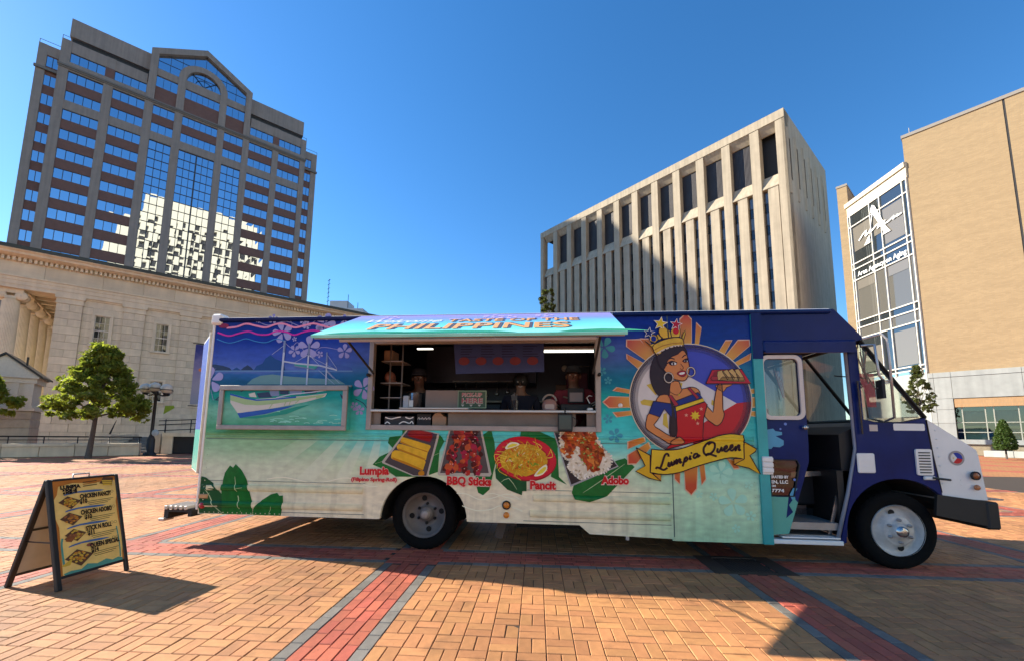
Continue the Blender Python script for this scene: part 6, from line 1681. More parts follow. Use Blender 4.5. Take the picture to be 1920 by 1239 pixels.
rays = [[(6.244,2.918),(6.318,2.993),(6.381,2.916),(6.371,2.659),(6.354,2.562),(6.246,2.562)], [(6.439,2.872),(6.494,2.806),(6.450,2.561),(6.410,2.571)], [(5.592,2.671),(5.750,2.669),(5.796,2.615),(5.914,2.437),(5.838,2.398),(5.590,2.587)], [(5.756,2.681),(5.855,2.674),(5.935,2.496),(5.887,2.467)], [(5.588,2.488),(5.781,2.379),(5.713,2.315),(5.592,2.429)], [(6.777,2.646),(6.850,2.649),(6.740,2.462),(6.678,2.491)], [(6.923,2.648),(7.051,2.653),(7.052,2.585),(6.818,2.384),(6.748,2.438)], [(7.060,2.488),(7.046,2.412),(6.861,2.322),(6.848,2.365)], [(5.288,1.893),(5.365,1.957),(5.620,1.952),(5.617,1.831),(5.363,1.826)], [(5.414,2.034),(5.462,2.073),(5.631,2.042),(5.630,1.996)], [(5.409,1.764),(5.625,1.785),(5.624,1.735),(5.455,1.711)], [(7.003,1.946),(7.085,1.947),(7.083,1.844),(6.998,1.843)], [(7.009,2.046),(7.084,2.054),(7.082,2.012),(7.006,1.999)], [(6.995,1.787),(7.080,1.782),(7.077,1.732),(6.992,1.741)], [(5.579,1.409),(5.757,1.464),(5.774,1.411),(5.577,1.325)], [(5.576,1.250),(5.810,1.397),(5.836,1.337),(5.666,1.149),(5.573,1.144)], [(6.230,1.140),(6.383,1.143),(6.359,0.870),(6.298,0.796),(6.234,0.858)], [(6.120,1.083),(6.178,1.084),(6.168,0.920),(6.116,0.977)], [(6.406,1.143),(6.460,1.144),(6.469,0.981),(6.422,0.916)], [(6.725,1.222),(6.807,1.196),(6.856,1.115),(6.799,1.110)]]
d = Decal()
for q in rays:
    gx, gz = sum(p[0] for p in q) / len(q), sum(p[1] for p in q) / len(q)
    big = []
    for p in q:
        l = math.hypot(p[0] - gx, p[1] - gz) or 1; k = 1 + 0.016 / l; big.append((gx + (p[0] - gx) * k, gz + (p[1] - gz) * k))
    d.poly(big, c_ro, 4); d.poly(q, c_r, 5)
d.pieces('sun_ray_print', em)
RX, RZ = 0.705, 0.672
def arc(a0, a1, k=1.0, n=24): return [(ecx + RX * k * math.cos(R(a0 + (a1 - a0) * i / n)), ecz + RZ * k * math.sin(R(a0 + (a1 - a0) * i / n))) for i in range(n + 1)]
c_ink = PR('ink_line', (0.025, 0.006, 0.012)); c_fb = PR('emblem_blue', (0.05, 0.06, 0.36)); c_fr = PR('emblem_red', (0.42, 0.012, 0.02)); c_fw = PR('emblem_white', (0.55, 0.52, 0.50))
d = Decal()
d.poly(arc(0, 360, 1.03, 60)[:-1], PR('disc_outline', (0.55, 0.48, 0.36)), 6); d.poly(arc(0, 360, 1.012, 60)[:-1], c_ink, 7); d.poly(arc(0, 360, 0.995, 60)[:-1], c_fw, 8)
apx = [(6.866,1.884)][0]
d.poly(arc(102, -2) + [apx] + [(6.343,2.199),(6.217,2.270)], c_fb, 9); d.poly(arc(-2, -80) + [(6.244,1.510),(6.485,1.653)] + [apx], c_fr, 9)
c_v = [PR('vignette%d' % i, (0.07, 0.05, 0.08), alpha=a) for i, a in enumerate((0.28, 0.32, 0.4))]
for i, k in enumerate((0.88, 0.93, 0.965)):
    d.poly(arc(0, 360, 0.994, 60)[:-1], c_v[i], 10 + i, holes=[arc(0, 360, k, 60)[:-1]])
for q in ([(5.811,2.106),(5.877,2.126),(5.967,2.030),(5.919,1.978)], [(5.731,1.900),(5.778,1.927),(5.917,1.909),(5.887,1.838),(5.748,1.862)], [(6.005,1.749),(6.042,1.763),(6.060,1.565),(5.992,1.620)], [(6.579,1.926),(6.609,1.907),(6.594,1.851),(6.571,1.869)], [(6.203,2.135),(6.245,2.128),(6.228,2.068)]): d.poly(q, PR('flag_sun', (0.50, 0.36, 0.05)), 10)
d.done('flag_disc_print', em)
# figure inside the emblem
d = Decal()
c_hair = PR('hair', (0.028, 0.012, 0.016)); c_skin = PR('skin', (0.52, 0.19, 0.055)); c_skd = PR('skin_shade', (0.36, 0.11, 0.03)); c_nv = PR('blouse_navy', (0.012, 0.02, 0.16)); c_ap = PR('apron_red', (0.42, 0.008, 0.012)); c_yb = PR('apron_yellow', (0.62, 0.42, 0.02)); c_st = PR('strap_red', (0.30, 0.015, 0.03)); c_gold = PR('gold', (0.58, 0.36, 0.035), var=0.3); c_whi = PR('ink_white', (0.68, 0.64, 0.58)); c_lip = PR('lip', (0.28, 0.012, 0.02)); c_gem = PR('gem_blue', (0.01, 0.02, 0.2))
def fig(q, m, lay, sm=2, ink=0.011):
    p = closed_spline(q, sm) if sm else list(q)
    if ink: d.line(p + [p[0]], ink, c_ink, lay + 0.5, 1)
    d.poly(p, m, lay)
fig([(5.953,2.476),(5.888,2.388),(5.859,2.271),(5.868,2.135),(5.920,2.010),(5.984,1.959),(6.058,1.972),(6.082,1.791),(6.066,1.527),(6.097,1.486),(6.149,1.498),(6.145,1.697),(6.143,1.849),(6.107,2.039),(6.121,2.193),(6.110,2.407)], c_hair, 14)
fig([(5.913,1.895),(5.966,1.978),(6.059,1.986),(6.080,1.963),(6.101,2.135),(6.203,2.145),(6.227,2.055),(6.320,2.078),(6.397,2.068),(6.443,2.017),(6.415,1.935),(6.183,1.853),(6.091,1.845),(5.935,1.878)], c_skin, 15)
fig([(5.833,1.756),(5.958,1.715),(5.885,1.616),(5.953,1.560),(6.088,1.475),(6.188,1.469),(6.235,1.417),(6.212,1.387),(6.076,1.385),(5.995,1.429),(5.814,1.547),(5.788,1.604),(5.800,1.685)], c_skin, 15)
fig([(6.512,1.854),(6.585,1.772),(6.605,1.907),(6.654,2.097),(6.705,2.101),(6.702,1.814),(6.717,1.754),(6.684,1.660),(6.628,1.611),(6.572,1.641),(6.488,1.722)], c_skin, 15)
fig([(6.635,2.078),(6.651,2.105),(6.829,2.112),(6.758,2.074),(6.712,2.021)], c_skin, 15, ink=0.007)
fig([(5.889,1.905),(6.092,1.875),(6.149,1.811),(6.156,1.697),(6.104,1.697),(6.016,1.810),(5.958,1.711),(5.829,1.756)], c_nv, 16, 0)
d.poly([(6.080,1.963),(6.104,1.791),(6.080,1.527),(6.097,1.486),(6.145,1.498),(6.142,1.716),(6.128,1.848),(6.104,1.963)], c_hair, 18)
fig([(6.158,1.909),(6.424,2.015),(6.472,1.945),(6.146,1.837)], c_nv, 16, 0)
fig([(6.146,1.837),(6.472,1.945),(6.493,1.903),(6.155,1.780)], c_yb, 17, 0)
fig([(6.155,1.780),(6.496,1.898),(6.522,1.865),(6.473,1.700),(6.451,1.442),(6.019,1.321),(6.066,1.374),(6.131,1.401),(6.158,1.547)], c_ap, 16, 0)
fig([(6.064,1.978),(6.107,1.978),(6.184,1.864),(6.139,1.845)], c_st, 19, 0, 0.007); fig([(6.293,2.070),(6.328,2.074),(6.429,1.952),(6.399,1.933)], c_st, 19, 0, 0.007)
fig([(6.077,1.415),(6.170,1.472),(6.206,1.454),(6.240,1.414),(6.203,1.387),(6.094,1.382)], c_skin, 19)
d.poly(star(*[(6.376,1.731)][0], 0.062, 0.034, 8), c_yb, 18)
for p in [(6.271,1.736),(6.449,1.812),(6.400,1.637)]: d.poly(star(*p, 0.024, 0.010, 5), PR('pink_star', (0.62, 0.28, 0.2)), 18)
fig([(6.056,2.407),(6.120,2.460),(6.193,2.490),(6.253,2.535),(6.299,2.504),(6.315,2.421),(6.330,2.338),(6.324,2.255),(6.290,2.176),(6.246,2.153),(6.182,2.164),(6.139,2.179),(6.112,2.222),(6.055,2.252),(6.020,2.301),(6.028,2.335),(6.058,2.346)], c_skin, 20)
fig([(5.946,2.461),(5.935,2.488),(6.050,2.552),(6.196,2.574),(6.269,2.569),(6.303,2.527),(6.308,2.466),(6.281,2.520),(6.246,2.534),(6.193,2.486),(6.119,2.454),(6.071,2.407),(6.047,2.346),(6.020,2.297),(5.971,2.354)], c_hair, 22)
for q in ([(6.081,2.377),(6.125,2.399),(6.182,2.376),(6.174,2.354),(6.116,2.342)], [(6.255,2.399),(6.285,2.421),(6.314,2.417),(6.312,2.387),(6.269,2.380)]): d.poly(q, c_ink, 22, 2)
for q in ([(6.117,2.373),(6.146,2.384),(6.175,2.372),(6.167,2.355),(6.123,2.352)], [(6.266,2.400),(6.292,2.410),(6.309,2.402),(6.302,2.387)]): d.poly(q, c_whi, 23, 2)
for p in [(6.140,2.367),(6.290,2.398)]: d.poly(circ(*p, 0.012, 0.015, n=12), c_ink, 24)
d.line([(6.058,2.365),(6.118,2.398),(6.182,2.378)], 0.012, c_ink, 24, 3); d.line([(6.248,2.395),(6.285,2.423),(6.325,2.425)], 0.012, c_ink, 24, 3); d.line([(6.089,2.426),(6.119,2.436),(6.155,2.423)], 0.012, c_ink, 23, 3); d.line([(6.246,2.442),(6.272,2.467),(6.294,2.474)], 0.012, c_ink, 23, 3); d.line([(6.225,2.368),(6.259,2.315),(6.237,2.297),(6.216,2.308)], 0.006, c_ink, 23, 3)
fig([(6.177,2.244),(6.215,2.278),(6.251,2.282),(6.286,2.266),(6.281,2.225),(6.248,2.203),(6.212,2.214)], c_lip, 23, 2, 0.005); d.poly([(6.199,2.244),(6.236,2.261),(6.273,2.257),(6.256,2.236),(6.220,2.231)], c_whi, 24, 2)
for p, r in zip([(6.077,2.194),(6.344,2.266)], (0.062, 0.055)): d.line([(p[0] + r * 0.85 * math.cos(R(a)), p[1] + r * math.sin(R(a))) for a in range(0, 361, 20)], 0.020, c_ink, 24, 1); d.line([(p[0] + r * 0.85 * math.cos(R(a)), p[1] + r * math.sin(R(a))) for a in range(0, 361, 20)], 0.011, PR('earring', (0.48, 0.40, 0.32)), 25, 1)
d.line([(6.090,2.020),(6.133,1.991),(6.188,1.986),(6.236,2.049)], 0.006, c_ink, 19, 3); d.poly(circ(*[(6.195,1.982)][0], 0.014, n=10), c_gold, 19)
# crown
fig([(5.893,2.572),(5.939,2.623),(6.039,2.667),(6.157,2.694),(6.258,2.680),(6.273,2.600),(6.262,2.579),(6.152,2.570),(6.034,2.529),(5.949,2.467)], c_gold, 24, 2)
for q in ([(5.928,2.630),(5.866,2.653),(5.863,2.700),(5.901,2.732),(5.945,2.720),(5.966,2.668)], [(6.025,2.681),(5.972,2.760),(5.984,2.807),(6.008,2.841),(6.044,2.833),(6.083,2.794),(6.089,2.691)], [(6.131,2.697),(6.119,2.766),(6.139,2.805),(6.190,2.823),(6.233,2.800),(6.238,2.757),(6.223,2.700)], [(6.251,2.684),(6.267,2.734),(6.298,2.783),(6.295,2.734),(6.272,2.665)], [(5.969,2.664),(5.949,2.730),(5.968,2.737),(6.010,2.683)], [(6.092,2.691),(6.093,2.797),(6.115,2.759),(6.128,2.698)], [(5.889,2.576),(5.803,2.654),(5.868,2.607),(5.928,2.623)]): fig(q, c_gold, 23, 0, 0.008)
d.poly(circ(*[(5.911,2.680)][0], 0.032, 0.036, 14), c_gem, 25); d.poly(circ(*[(6.183,2.772)][0], 0.036, 0.042, 14), PR('gem_red', (0.45, 0.01, 0.015)), 25); d.poly(circ(*[(6.031,2.752)][0], 0.045, 0.058, 14), PR('gem_amber', (0.62, 0.36, 0.03)), 25)
for p, r, m in zip([(5.858,2.754),(6.001,2.868),(6.188,2.854)], (0.062, 0.078, 0.066), (PR('star_navy', (0.012, 0.018, 0.12)), c_yb, PR('star_red', (0.36, 0.01, 0.03)))):
    d.poly(star(*p, r + 0.014, (r + 0.014) * 0.45, 5, 80), c_whi, 24); d.poly(star(*p, r, r * 0.42, 5, 80), m, 25)
d.line([(5.918,2.538),(6.015,2.590),(6.140,2.620),(6.256,2.627)], 0.012, PR('crown_shade', (0.36, 0.16, 0.02)), 25, 3); d.line([(5.942,2.492),(6.035,2.544),(6.153,2.586),(6.262,2.592)], 0.016, PR('crown_pearl', (0.6, 0.5, 0.4)), 25, 3)
for t in range(8):
    p = [(5.956,2.488),(6.005,2.514),(6.050,2.544),(6.101,2.565),(6.153,2.578),(6.189,2.583),(6.226,2.587),(6.259,2.590)][t]; d.poly(circ(*p, 0.010, n=8), c_ink, 26)
# tray with rolls
fig([(6.515,2.120),(6.595,2.289),(6.941,2.297),(7.039,2.120)], PR('tray_red', (0.40, 0.012, 0.03)), 20, 0); d.poly([(6.565,2.151),(6.622,2.273),(6.922,2.280),(6.987,2.150)], PR('tray_inner', (0.20, 0.01, 0.02)), 21)
for q in ([(6.644,2.164),(6.658,2.269),(6.714,2.284),(6.782,2.192),(6.762,2.154)], [(6.713,2.269),(6.769,2.292),(6.854,2.192),(6.834,2.154),(6.771,2.164)], [(6.786,2.278),(6.833,2.303),(6.909,2.202),(6.897,2.154),(6.835,2.164)], [(6.859,2.292),(6.905,2.299),(6.963,2.192),(6.960,2.154),(6.898,2.158)], [(6.671,2.154),(6.710,2.202),(6.963,2.192),(6.969,2.145)], ): fig(q, PR('tray_roll', (0.48, 0.30, 0.10)), 22, 0, 0.007)
fig([(6.572,2.183),(6.592,2.212),(6.655,2.208),(6.657,2.170),(6.598,2.158)], PR('dip_bowl', (0.30, 0.02, 0.03)), 23, 0, 0.006)
d.done('figure_print', em)
# ribbon
d = Decal()
c_rib = PR('ribbon', (0.62, 0.40, 0.02), var=0.1); c_rib2 = PR('ribbon_tail', (0.58, 0.33, 0.015))
def rib(q, m, lay):
    d.line(list(q) + [q[0]], 0.013, c_ink, lay + 0.6, 1); d.poly(q, m, lay)
rib([(5.664,1.339),(5.828,1.249),(5.823,1.044),(5.849,1.033),(5.947,0.945),(5.805,0.979),(5.652,1.057),(5.766,1.123)], c_rib2, 26); rib([(6.918,1.425),(7.057,1.342),(7.038,1.308),(6.976,1.266),(7.086,1.049),(6.958,1.118),(6.790,1.157),(6.907,1.218)], c_rib2, 26)
rib(spline([(5.846,1.323),(5.974,1.314),(6.166,1.327),(6.401,1.408),(6.614,1.486),(6.772,1.516),(6.917,1.500)], 3) + spline([(6.910,1.223),(6.758,1.236),(6.549,1.185),(6.337,1.117),(6.156,1.050),(5.965,1.025),(5.823,1.049)], 3), c_rib, 28)
rib([(5.849,1.033),(5.949,1.025),(5.947,0.945)], PR('ribbon_fold', (0.50, 0.22, 0.02)), 28); rib([(6.791,1.226),(6.907,1.221),(6.794,1.157)], PR('ribbon_fold'  , (0.5, 0.22, 0.02)), 28)
d.done('ribbon_print', em)
d = Decal()
for p in ([(6.042,1.236),(6.039,1.263),(6.018,1.269),(5.996,1.246),(5.975,1.186),(5.954,1.127),(5.931,1.089)], [(5.889,1.088),(5.902,1.107),(5.936,1.097),(5.980,1.079),(6.025,1.105)], [(6.046,1.174),(6.034,1.131),(6.053,1.125),(6.078,1.179),(6.073,1.136),(6.094,1.145)], [(6.111,1.194),(6.100,1.141),(6.121,1.182),(6.140,1.204),(6.133,1.150),(6.155,1.193),(6.177,1.211),(6.171,1.164),(6.195,1.183)], [(6.231,1.228),(6.219,1.179),(6.201,1.123)], [(6.223,1.206),(6.249,1.236),(6.259,1.212),(6.240,1.185),(6.219,1.182)], [(6.297,1.256),(6.284,1.211),(6.308,1.222)], [(6.383,1.276),(6.348,1.272),(6.331,1.240),(6.346,1.224),(6.376,1.252),(6.385,1.276),(6.377,1.238),(6.410,1.262)], [(6.538,1.418),(6.495,1.401),(6.453,1.342),(6.457,1.280),(6.500,1.268),(6.554,1.303),(6.581,1.357),(6.577,1.402),(6.543,1.414),(6.505,1.382)], [(6.468,1.253),(6.501,1.278),(6.542,1.268),(6.598,1.248)], [(6.616,1.346),(6.606,1.306),(6.629,1.302),(6.661,1.360),(6.652,1.317),(6.675,1.324)], [(6.684,1.328),(6.718,1.350),(6.719,1.374),(6.696,1.362),(6.684,1.324),(6.710,1.309),(6.749,1.340)], [(6.753,1.340),(6.783,1.364),(6.782,1.385),(6.763,1.374),(6.753,1.333),(6.779,1.321),(6.816,1.358)], [(6.823,1.375),(6.814,1.317),(6.837,1.367),(6.863,1.382),(6.852,1.326),(6.877,1.335)]):
    d.line(p, 0.025, c_ink, 31, 4)
d.poly(circ(*[(6.309,1.285)][0], 0.012, n=8), c_ink, 31)
d.done('lettering', em)
d = Decal()
for (x, z), r, a in zip([(6.648,1.055),(6.772,0.711),(6.388,0.797),(6.553,0.777),(6.961,0.563),(5.340,1.683),(5.304,2.581),(5.424,1.481),(5.273,2.278),(5.348,2.160),(6.957,0.918),(6.792,0.418)], (0.14, 0.17, 0.045, 0.05, 0.06, 0.06, 0.14, 0.09, 0.06, 0.05, 0.05, 0.05), (80, 95, 20, 50, 10, 30, 60, 0, 45, 15, 70, 30)): flower(d, x, z, r, c_mint if x > 5.6 else c_pale, 2, a)

# ================================================================== INSIDE THE TRUCK
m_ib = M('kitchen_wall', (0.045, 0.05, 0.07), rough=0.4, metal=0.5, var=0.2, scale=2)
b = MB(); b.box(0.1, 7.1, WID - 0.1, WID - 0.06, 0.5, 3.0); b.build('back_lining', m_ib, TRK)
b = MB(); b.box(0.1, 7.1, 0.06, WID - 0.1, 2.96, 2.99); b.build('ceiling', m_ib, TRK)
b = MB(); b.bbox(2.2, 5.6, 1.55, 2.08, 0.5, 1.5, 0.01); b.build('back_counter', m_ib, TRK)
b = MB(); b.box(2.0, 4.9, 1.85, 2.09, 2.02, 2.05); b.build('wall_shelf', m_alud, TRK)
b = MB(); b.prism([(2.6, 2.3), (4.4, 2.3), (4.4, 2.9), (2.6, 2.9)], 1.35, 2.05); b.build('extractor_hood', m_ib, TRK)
b = MB(); b.tube([(3.05, 1.34, 2.32), (4.1, 1.34, 2.32)], 0.012); b.tube([(4.95, 1.3, 2.55), (5.6, 1.3, 2.55)], 0.012); b.build('hood_rail', m_alu, TRK)
b = MB(); 
for x in (2.43, 2.60): b.tube([(x, 0.25, 1.8), (x, 0.25, 2.75)], 0.012, n=6)
for z in (1.95, 2.15, 2.45): b.box(2.32, 2.62, 0.2, 0.55, z, z + 0.012)
b.build('side_rack', m_alud, TRK)
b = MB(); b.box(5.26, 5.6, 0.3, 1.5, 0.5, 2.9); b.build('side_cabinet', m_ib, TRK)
lt = empty('ceiling_light', parent=TRK)
b = MB(); b.tube([(4.52, 0.42, 2.62), (5.42, 0.42, 2.62)], 0.016, n=8); b.build('tube', M('lit_tube', (0.9, 0.9, 0.85), emit=((1.0, 0.95, 0.82), 1.1)), lt)
b = MB(); b.box(4.50, 5.44, 0.38, 0.46, 2.645, 2.68); b.build('housing', m_alud, lt)
b = MB(); b.box(2.78, 3.0, 0.3, 0.34, 2.64, 2.655); b.build('lit_strip', M('lit_tube'), TRK)

def prop(nm, mb, mat, label, cat, kids=(), group=None):
    o = mb.build(nm, mat, None, loc=TRK.location, rot=TRK.rotation_euler, label=label, cat=cat, group=group)
    for kn, kb, km in kids: kb.split(kn, km, o)
    return o
# menu board hung behind the hatch
mbq = [(3.326,2.721),(4.543,2.758),(4.549,2.301),(3.367,2.276)]
b = MB(); b.prism(mbq, 0.18, 0.19)
k = MB()
x0, x1 = mbq[0][0] + 0.05, mbq[2][0] - 0.05; zt, zb = mbq[0][1] - 0.03, mbq[3][1]
for r in range(5):
    for cc in range(4): k.box(x0 + 0.05 + cc * 0.28, x0 + 0.05 + cc * 0.28 + 0.12 + 0.1 * random.random(), 0.176, 0.1795, zt - 0.05 - r * 0.035, zt - 0.043 - r * 0.035)
k2 = MB()
for cc in range(5): k2.flat(circ(x0 + 0.1 + cc * 0.23, zb + 0.17, 0.075, 0.055, 16), 0.177)
menu = prop('menu_board', b, M('menu_blue', (0.03, 0.055, 0.20), rough=0.5), 'dark blue menu board hanging inside the serving hatch', 'menu board', [('menu_line', k, PR('menu_text', (0.02, 0.02, 0.06))), ('dish_picture', k2, PR('menu_dish', (0.16, 0.045, 0.06)))])
# counter goods
card = M('cardboard', (0.34, 0.22, 0.14), rough=0.85, var=0.1); cardg = M('grey_card', (0.25, 0.20, 0.17), rough=0.8, var=0.08)
b = MB(); b.bbox(2.98, 3.44, 0.12, 0.40, 1.812, 2.05, 0.006)
prop('carton', b, cardg, 'plain grey carton on the counter behind the pick-up sign', 'box')
b = MB(); b.bbox(3.42, 3.80, 0.10, 0.115, 1.812, 2.045, 0.004)
pk = prop('pickup_sign', b, M('sign_border', (0.30, 0.38, 0.24), rough=0.6), 'green PICK-UP HERE sign standing on the counter', 'sign')
MB().box(3.432, 3.788, 0.097, 0.0995, 1.824, 2.033).build('sign_face', M('sign_green', (0.05, 0.10, 0.055), rough=0.6), pk)
for t, z, s_, w in (('PICK-UP', 1.965, 0.066, 0.27), ('HERE', 1.88, 0.088, 0.28)):
    letters('lettering', t, s_, M('sign_white', (0.6, 0.55, 0.48)), pk, 3.475, 0.095, z, bold=0.005, width=w); letters('lettering', t, s_, M('sign_red', (0.40, 0.06, 0.08)), pk, 3.477, 0.093, z + 0.002, bold=0.001, width=w - 0.004)
k = MB()
for x in (3.49, 3.60, 3.71): k.prism([(x - 0.022, 1.86), (x + 0.022, 1.86), (x, 1.832)], 0.093, 0.096)
k.build('arrow', M('sign_white'), pk)
b = MB(); b.lathe([(0.09, 0), (0.09, 0.20), (0.085, 0.215), (0.0, 0.22)], (2.80, 0.26, 1.812), n=24)
k = MB(); k.box(2.745, 2.80, 0.165, 0.169, 1.83, 1.92)
prop('steel_canister', b, m_steel, 'steel canister with white label on the counter', 'canister', [('paper_label', k, m_wht)])
b = MB(); b.bbox(2.66, 2.74, 0.16, 0.24, 1.812, 1.98, 0.006)
prop('napkin_dispenser', b, M('white_plastic', (0.45, 0.47, 0.5), rough=0.4), 'small pale dispenser left of the steel canister', 'dispenser')
b = MB(); b.lathe([(0.048, 0), (0.052, 0.14), (0.046, 0.14), (0.044, 0.01)], (4.16, 0.2, 1.787), n=16)
k = MB()
for i in range(5): k.tube([(4.135 + 0.012 * i, 0.2, 1.9), (4.125 + 0.016 * i, 0.19 + 0.01 * i, 1.99 + 0.02 * (i % 3))], 0.006, n=5)
prop('utensil_cup', b, m_steel, 'steel cup of utensils in the middle of the counter', 'cup', [('utensil', k, m_alu)])
b = MB(); b.lathe([(0.085, 0), (0.095, 0.03), (0.10, 0.08), (0.085, 0.13), (0.04, 0.155), (0.0, 0.16)], (4.62, 0.2, 1.787), n=20)
k = MB(); k.tube([(4.62 + 0.09 * math.cos(R(a)), 0.2, 1.90 + 0.10 * math.sin(R(a))) for a in range(10, 171, 16)], 0.014, n=6)
k2 = MB(); k2.flat(rndrect(4.56, 4.68, 1.81, 1.87, 0.02), 0.098)
prop('tip_jar', b, M('clear_pink', (0.36, 0.20, 0.17), rough=0.15), 'rounded tip jar with arched handle on the counter', 'jar', [('handle', k, m_alud), ('jar_label', k2, M('jar_paper', (0.5, 0.38, 0.33)))])
# till
b = MB(); b.bbox(4.76, 5.17, 0.2, 0.45, 1.787, 1.88, 0.01)
k = MB(); k.bbox(4.86, 5.08, 0.3, 0.33, 1.90, 2.10, 0.01); k2 = MB(); k2.box(4.885, 5.055, 0.297, 0.2995, 1.92, 2.04)
k3 = MB(); k3.tube([(5.14, 0.2, 1.89), (5.10, 0.18, 1.96), (5.13, 0.18, 1.99), (5.17, 0.18, 1.98)], 0.008, n=5)
prop('till', b, m_blk, 'black cash till with brown screen at the right end of the counter', 'till', [('screen_body', k, m_blk), ('screen', k2, M('screen_brown', (0.20, 0.125, 0.10), rough=0.3)), ('cable', k3, m_wht)])
b = MB(); b.bbox(5.09, 5.16, 0.02, 0.1, 1.787, 1.82, 0.005); prop('card_stack', b, m_wht, 'small white stack of cards beside the till', 'cards')
b = MB(); b.bbox(4.72, 4.90, -0.10, -0.07, 1.52, 1.745, 0.012); k = MB(); k.box(4.735, 4.885, -0.1025, -0.1005, 1.55, 1.72); k2 = MB(); k2.tube([(4.81, -0.08, 1.74), (4.81, -0.05, 1.80), (4.82, 0.05, 1.81)], 0.008); k2.tube([(4.9, -0.08, 1.7), (4.96, -0.07, 1.66), (4.93, -0.06, 1.58)], 0.005)
prop('card_reader', b, m_blk, 'black card reader hanging from the counter edge', 'card reader', [('reader_screen', k, M('screen_dark', (0.02, 0.02, 0.025), rough=0.15)), ('mount', k2, m_blk)])
b = MB(); b.bbox(2.46, 2.86, 0.055, 0.3, 1.582, 1.70, 0.006)
k = MB()
for p in ([(2.47, 1.685), (2.55, 1.665), (2.62, 1.68), (2.68, 1.69)], [(2.47, 1.60), (2.50, 1.625), (2.54, 1.6)], [(2.66, 1.6), (2.72, 1.63), (2.80, 1.61), (2.83, 1.635), (2.855, 1.60)], [(2.74, 1.69), (2.80, 1.67), (2.85, 1.69)]): k.stroke(p, 0.013, 0.052, 0, 4)
prop('painted_box', b, M('box_charcoal', (0.03, 0.03, 0.032), rough=0.7), 'charcoal box with white squiggles on the lower shelf', 'box', [('squiggle', k, m_wht)])
b = MB(); b.bbox(2.89, 3.08, 0.07, 0.3, 1.582, 1.735, 0.006)
k = MB()
for i in range(4): k.stroke([(2.905 + 0.045 * i, 1.66), (2.92 + 0.045 * i, 1.69), (2.93 + 0.045 * i, 1.66), (2.945 + 0.045 * i, 1.68)], 0.005, 0.067, 0, 3)
prop('chalk_box', b, m_blk, 'black box with chalk scribble on the lower shelf', 'box', [('chalk_line', k, m_wht)])
b = MB(); b.bbox(3.10, 3.28, 0.06, 0.3, 1.582, 1.70, 0.004); k = MB(); k.prism([(3.10, 1.70), (3.14, 1.745), (3.20, 1.75), (3.25, 1.70)], 0.06, 0.25)
prop('open_carton', b, card, 'brown open carton on the lower shelf', 'box', [('flap', k, card)])
b2 = MB(); b2.bbox(2.33, 2.45, 0.25, 0.5, 2.47, 2.62, 0.006); prop('shelf_carton', b2, card, 'small carton on the top rack shelf at the left of the hatch', 'box')
b2 = MB(); b2.ball((2.39, 0.36, 2.25), (0.07, 0.12, 0.09)); b2.ball((2.41, 0.36, 2.19), (0.07, 0.12, 0.04)); prop('bread_bag', b2, M('bread_bag', (0.28, 0.11, 0.07), rough=0.5, var=0.4, scale=20), 'bag of buns on the rack at the left of the hatch', 'bread')
q = MB()
for i in range(6): q.tube([(3.1 + 0.17 * i, 1.33, 2.31), (3.1 + 0.17 * i, 1.32, 2.12 + 0.03 * (i % 3))], 0.008, n=5); q.lathe([(0.0, 0), (0.035, -0.02), (0.04, -0.05), (0.0, -0.07)], (3.1 + 0.17 * i, 1.32, 2.12 + 0.03 * (i % 3)), n=10)
q.split('hanging_ladle', m_steel, TRK)
for i in range(4): prop('steel_cup', MB().lathe([(0.035, 0), (0.04, 0.13), (0.034, 0.13), (0.03, 0.01)], (3.95 + 0.10 * i, 1.7, 1.5), n=12), m_steel, 'steel cup in the row on the back counter', 'cup', group='steel cups on the back counter')
b2 = MB(); b2.bbox(4.72, 4.95, 1.2, 1.5, 1.9, 2.25, 0.01); prop('brown_crate', b2, M('crate_brown', (0.12, 0.065, 0.045), rough=0.8), 'brown crate stacked behind the till', 'crate')
b2 = MB(); b2.bbox(4.88, 5.2, 1.1, 1.4, 2.15, 2.42, 0.01); prop('maroon_bag', b2, M('maroon', (0.07, 0.012, 0.03), rough=0.7), 'maroon bag hanging behind the workers', 'bag')
b2 = MB(); b2.lathe([(0.05, 0), (0.05, -0.01), (0, -0.012)], (4.86, 1.3, 2.52), axis='y', n=16); prop('wall_clock', b2, M('clock_face', (0.35, 0.32, 0.26)), 'small round clock at the back of the kitchen', 'clock')

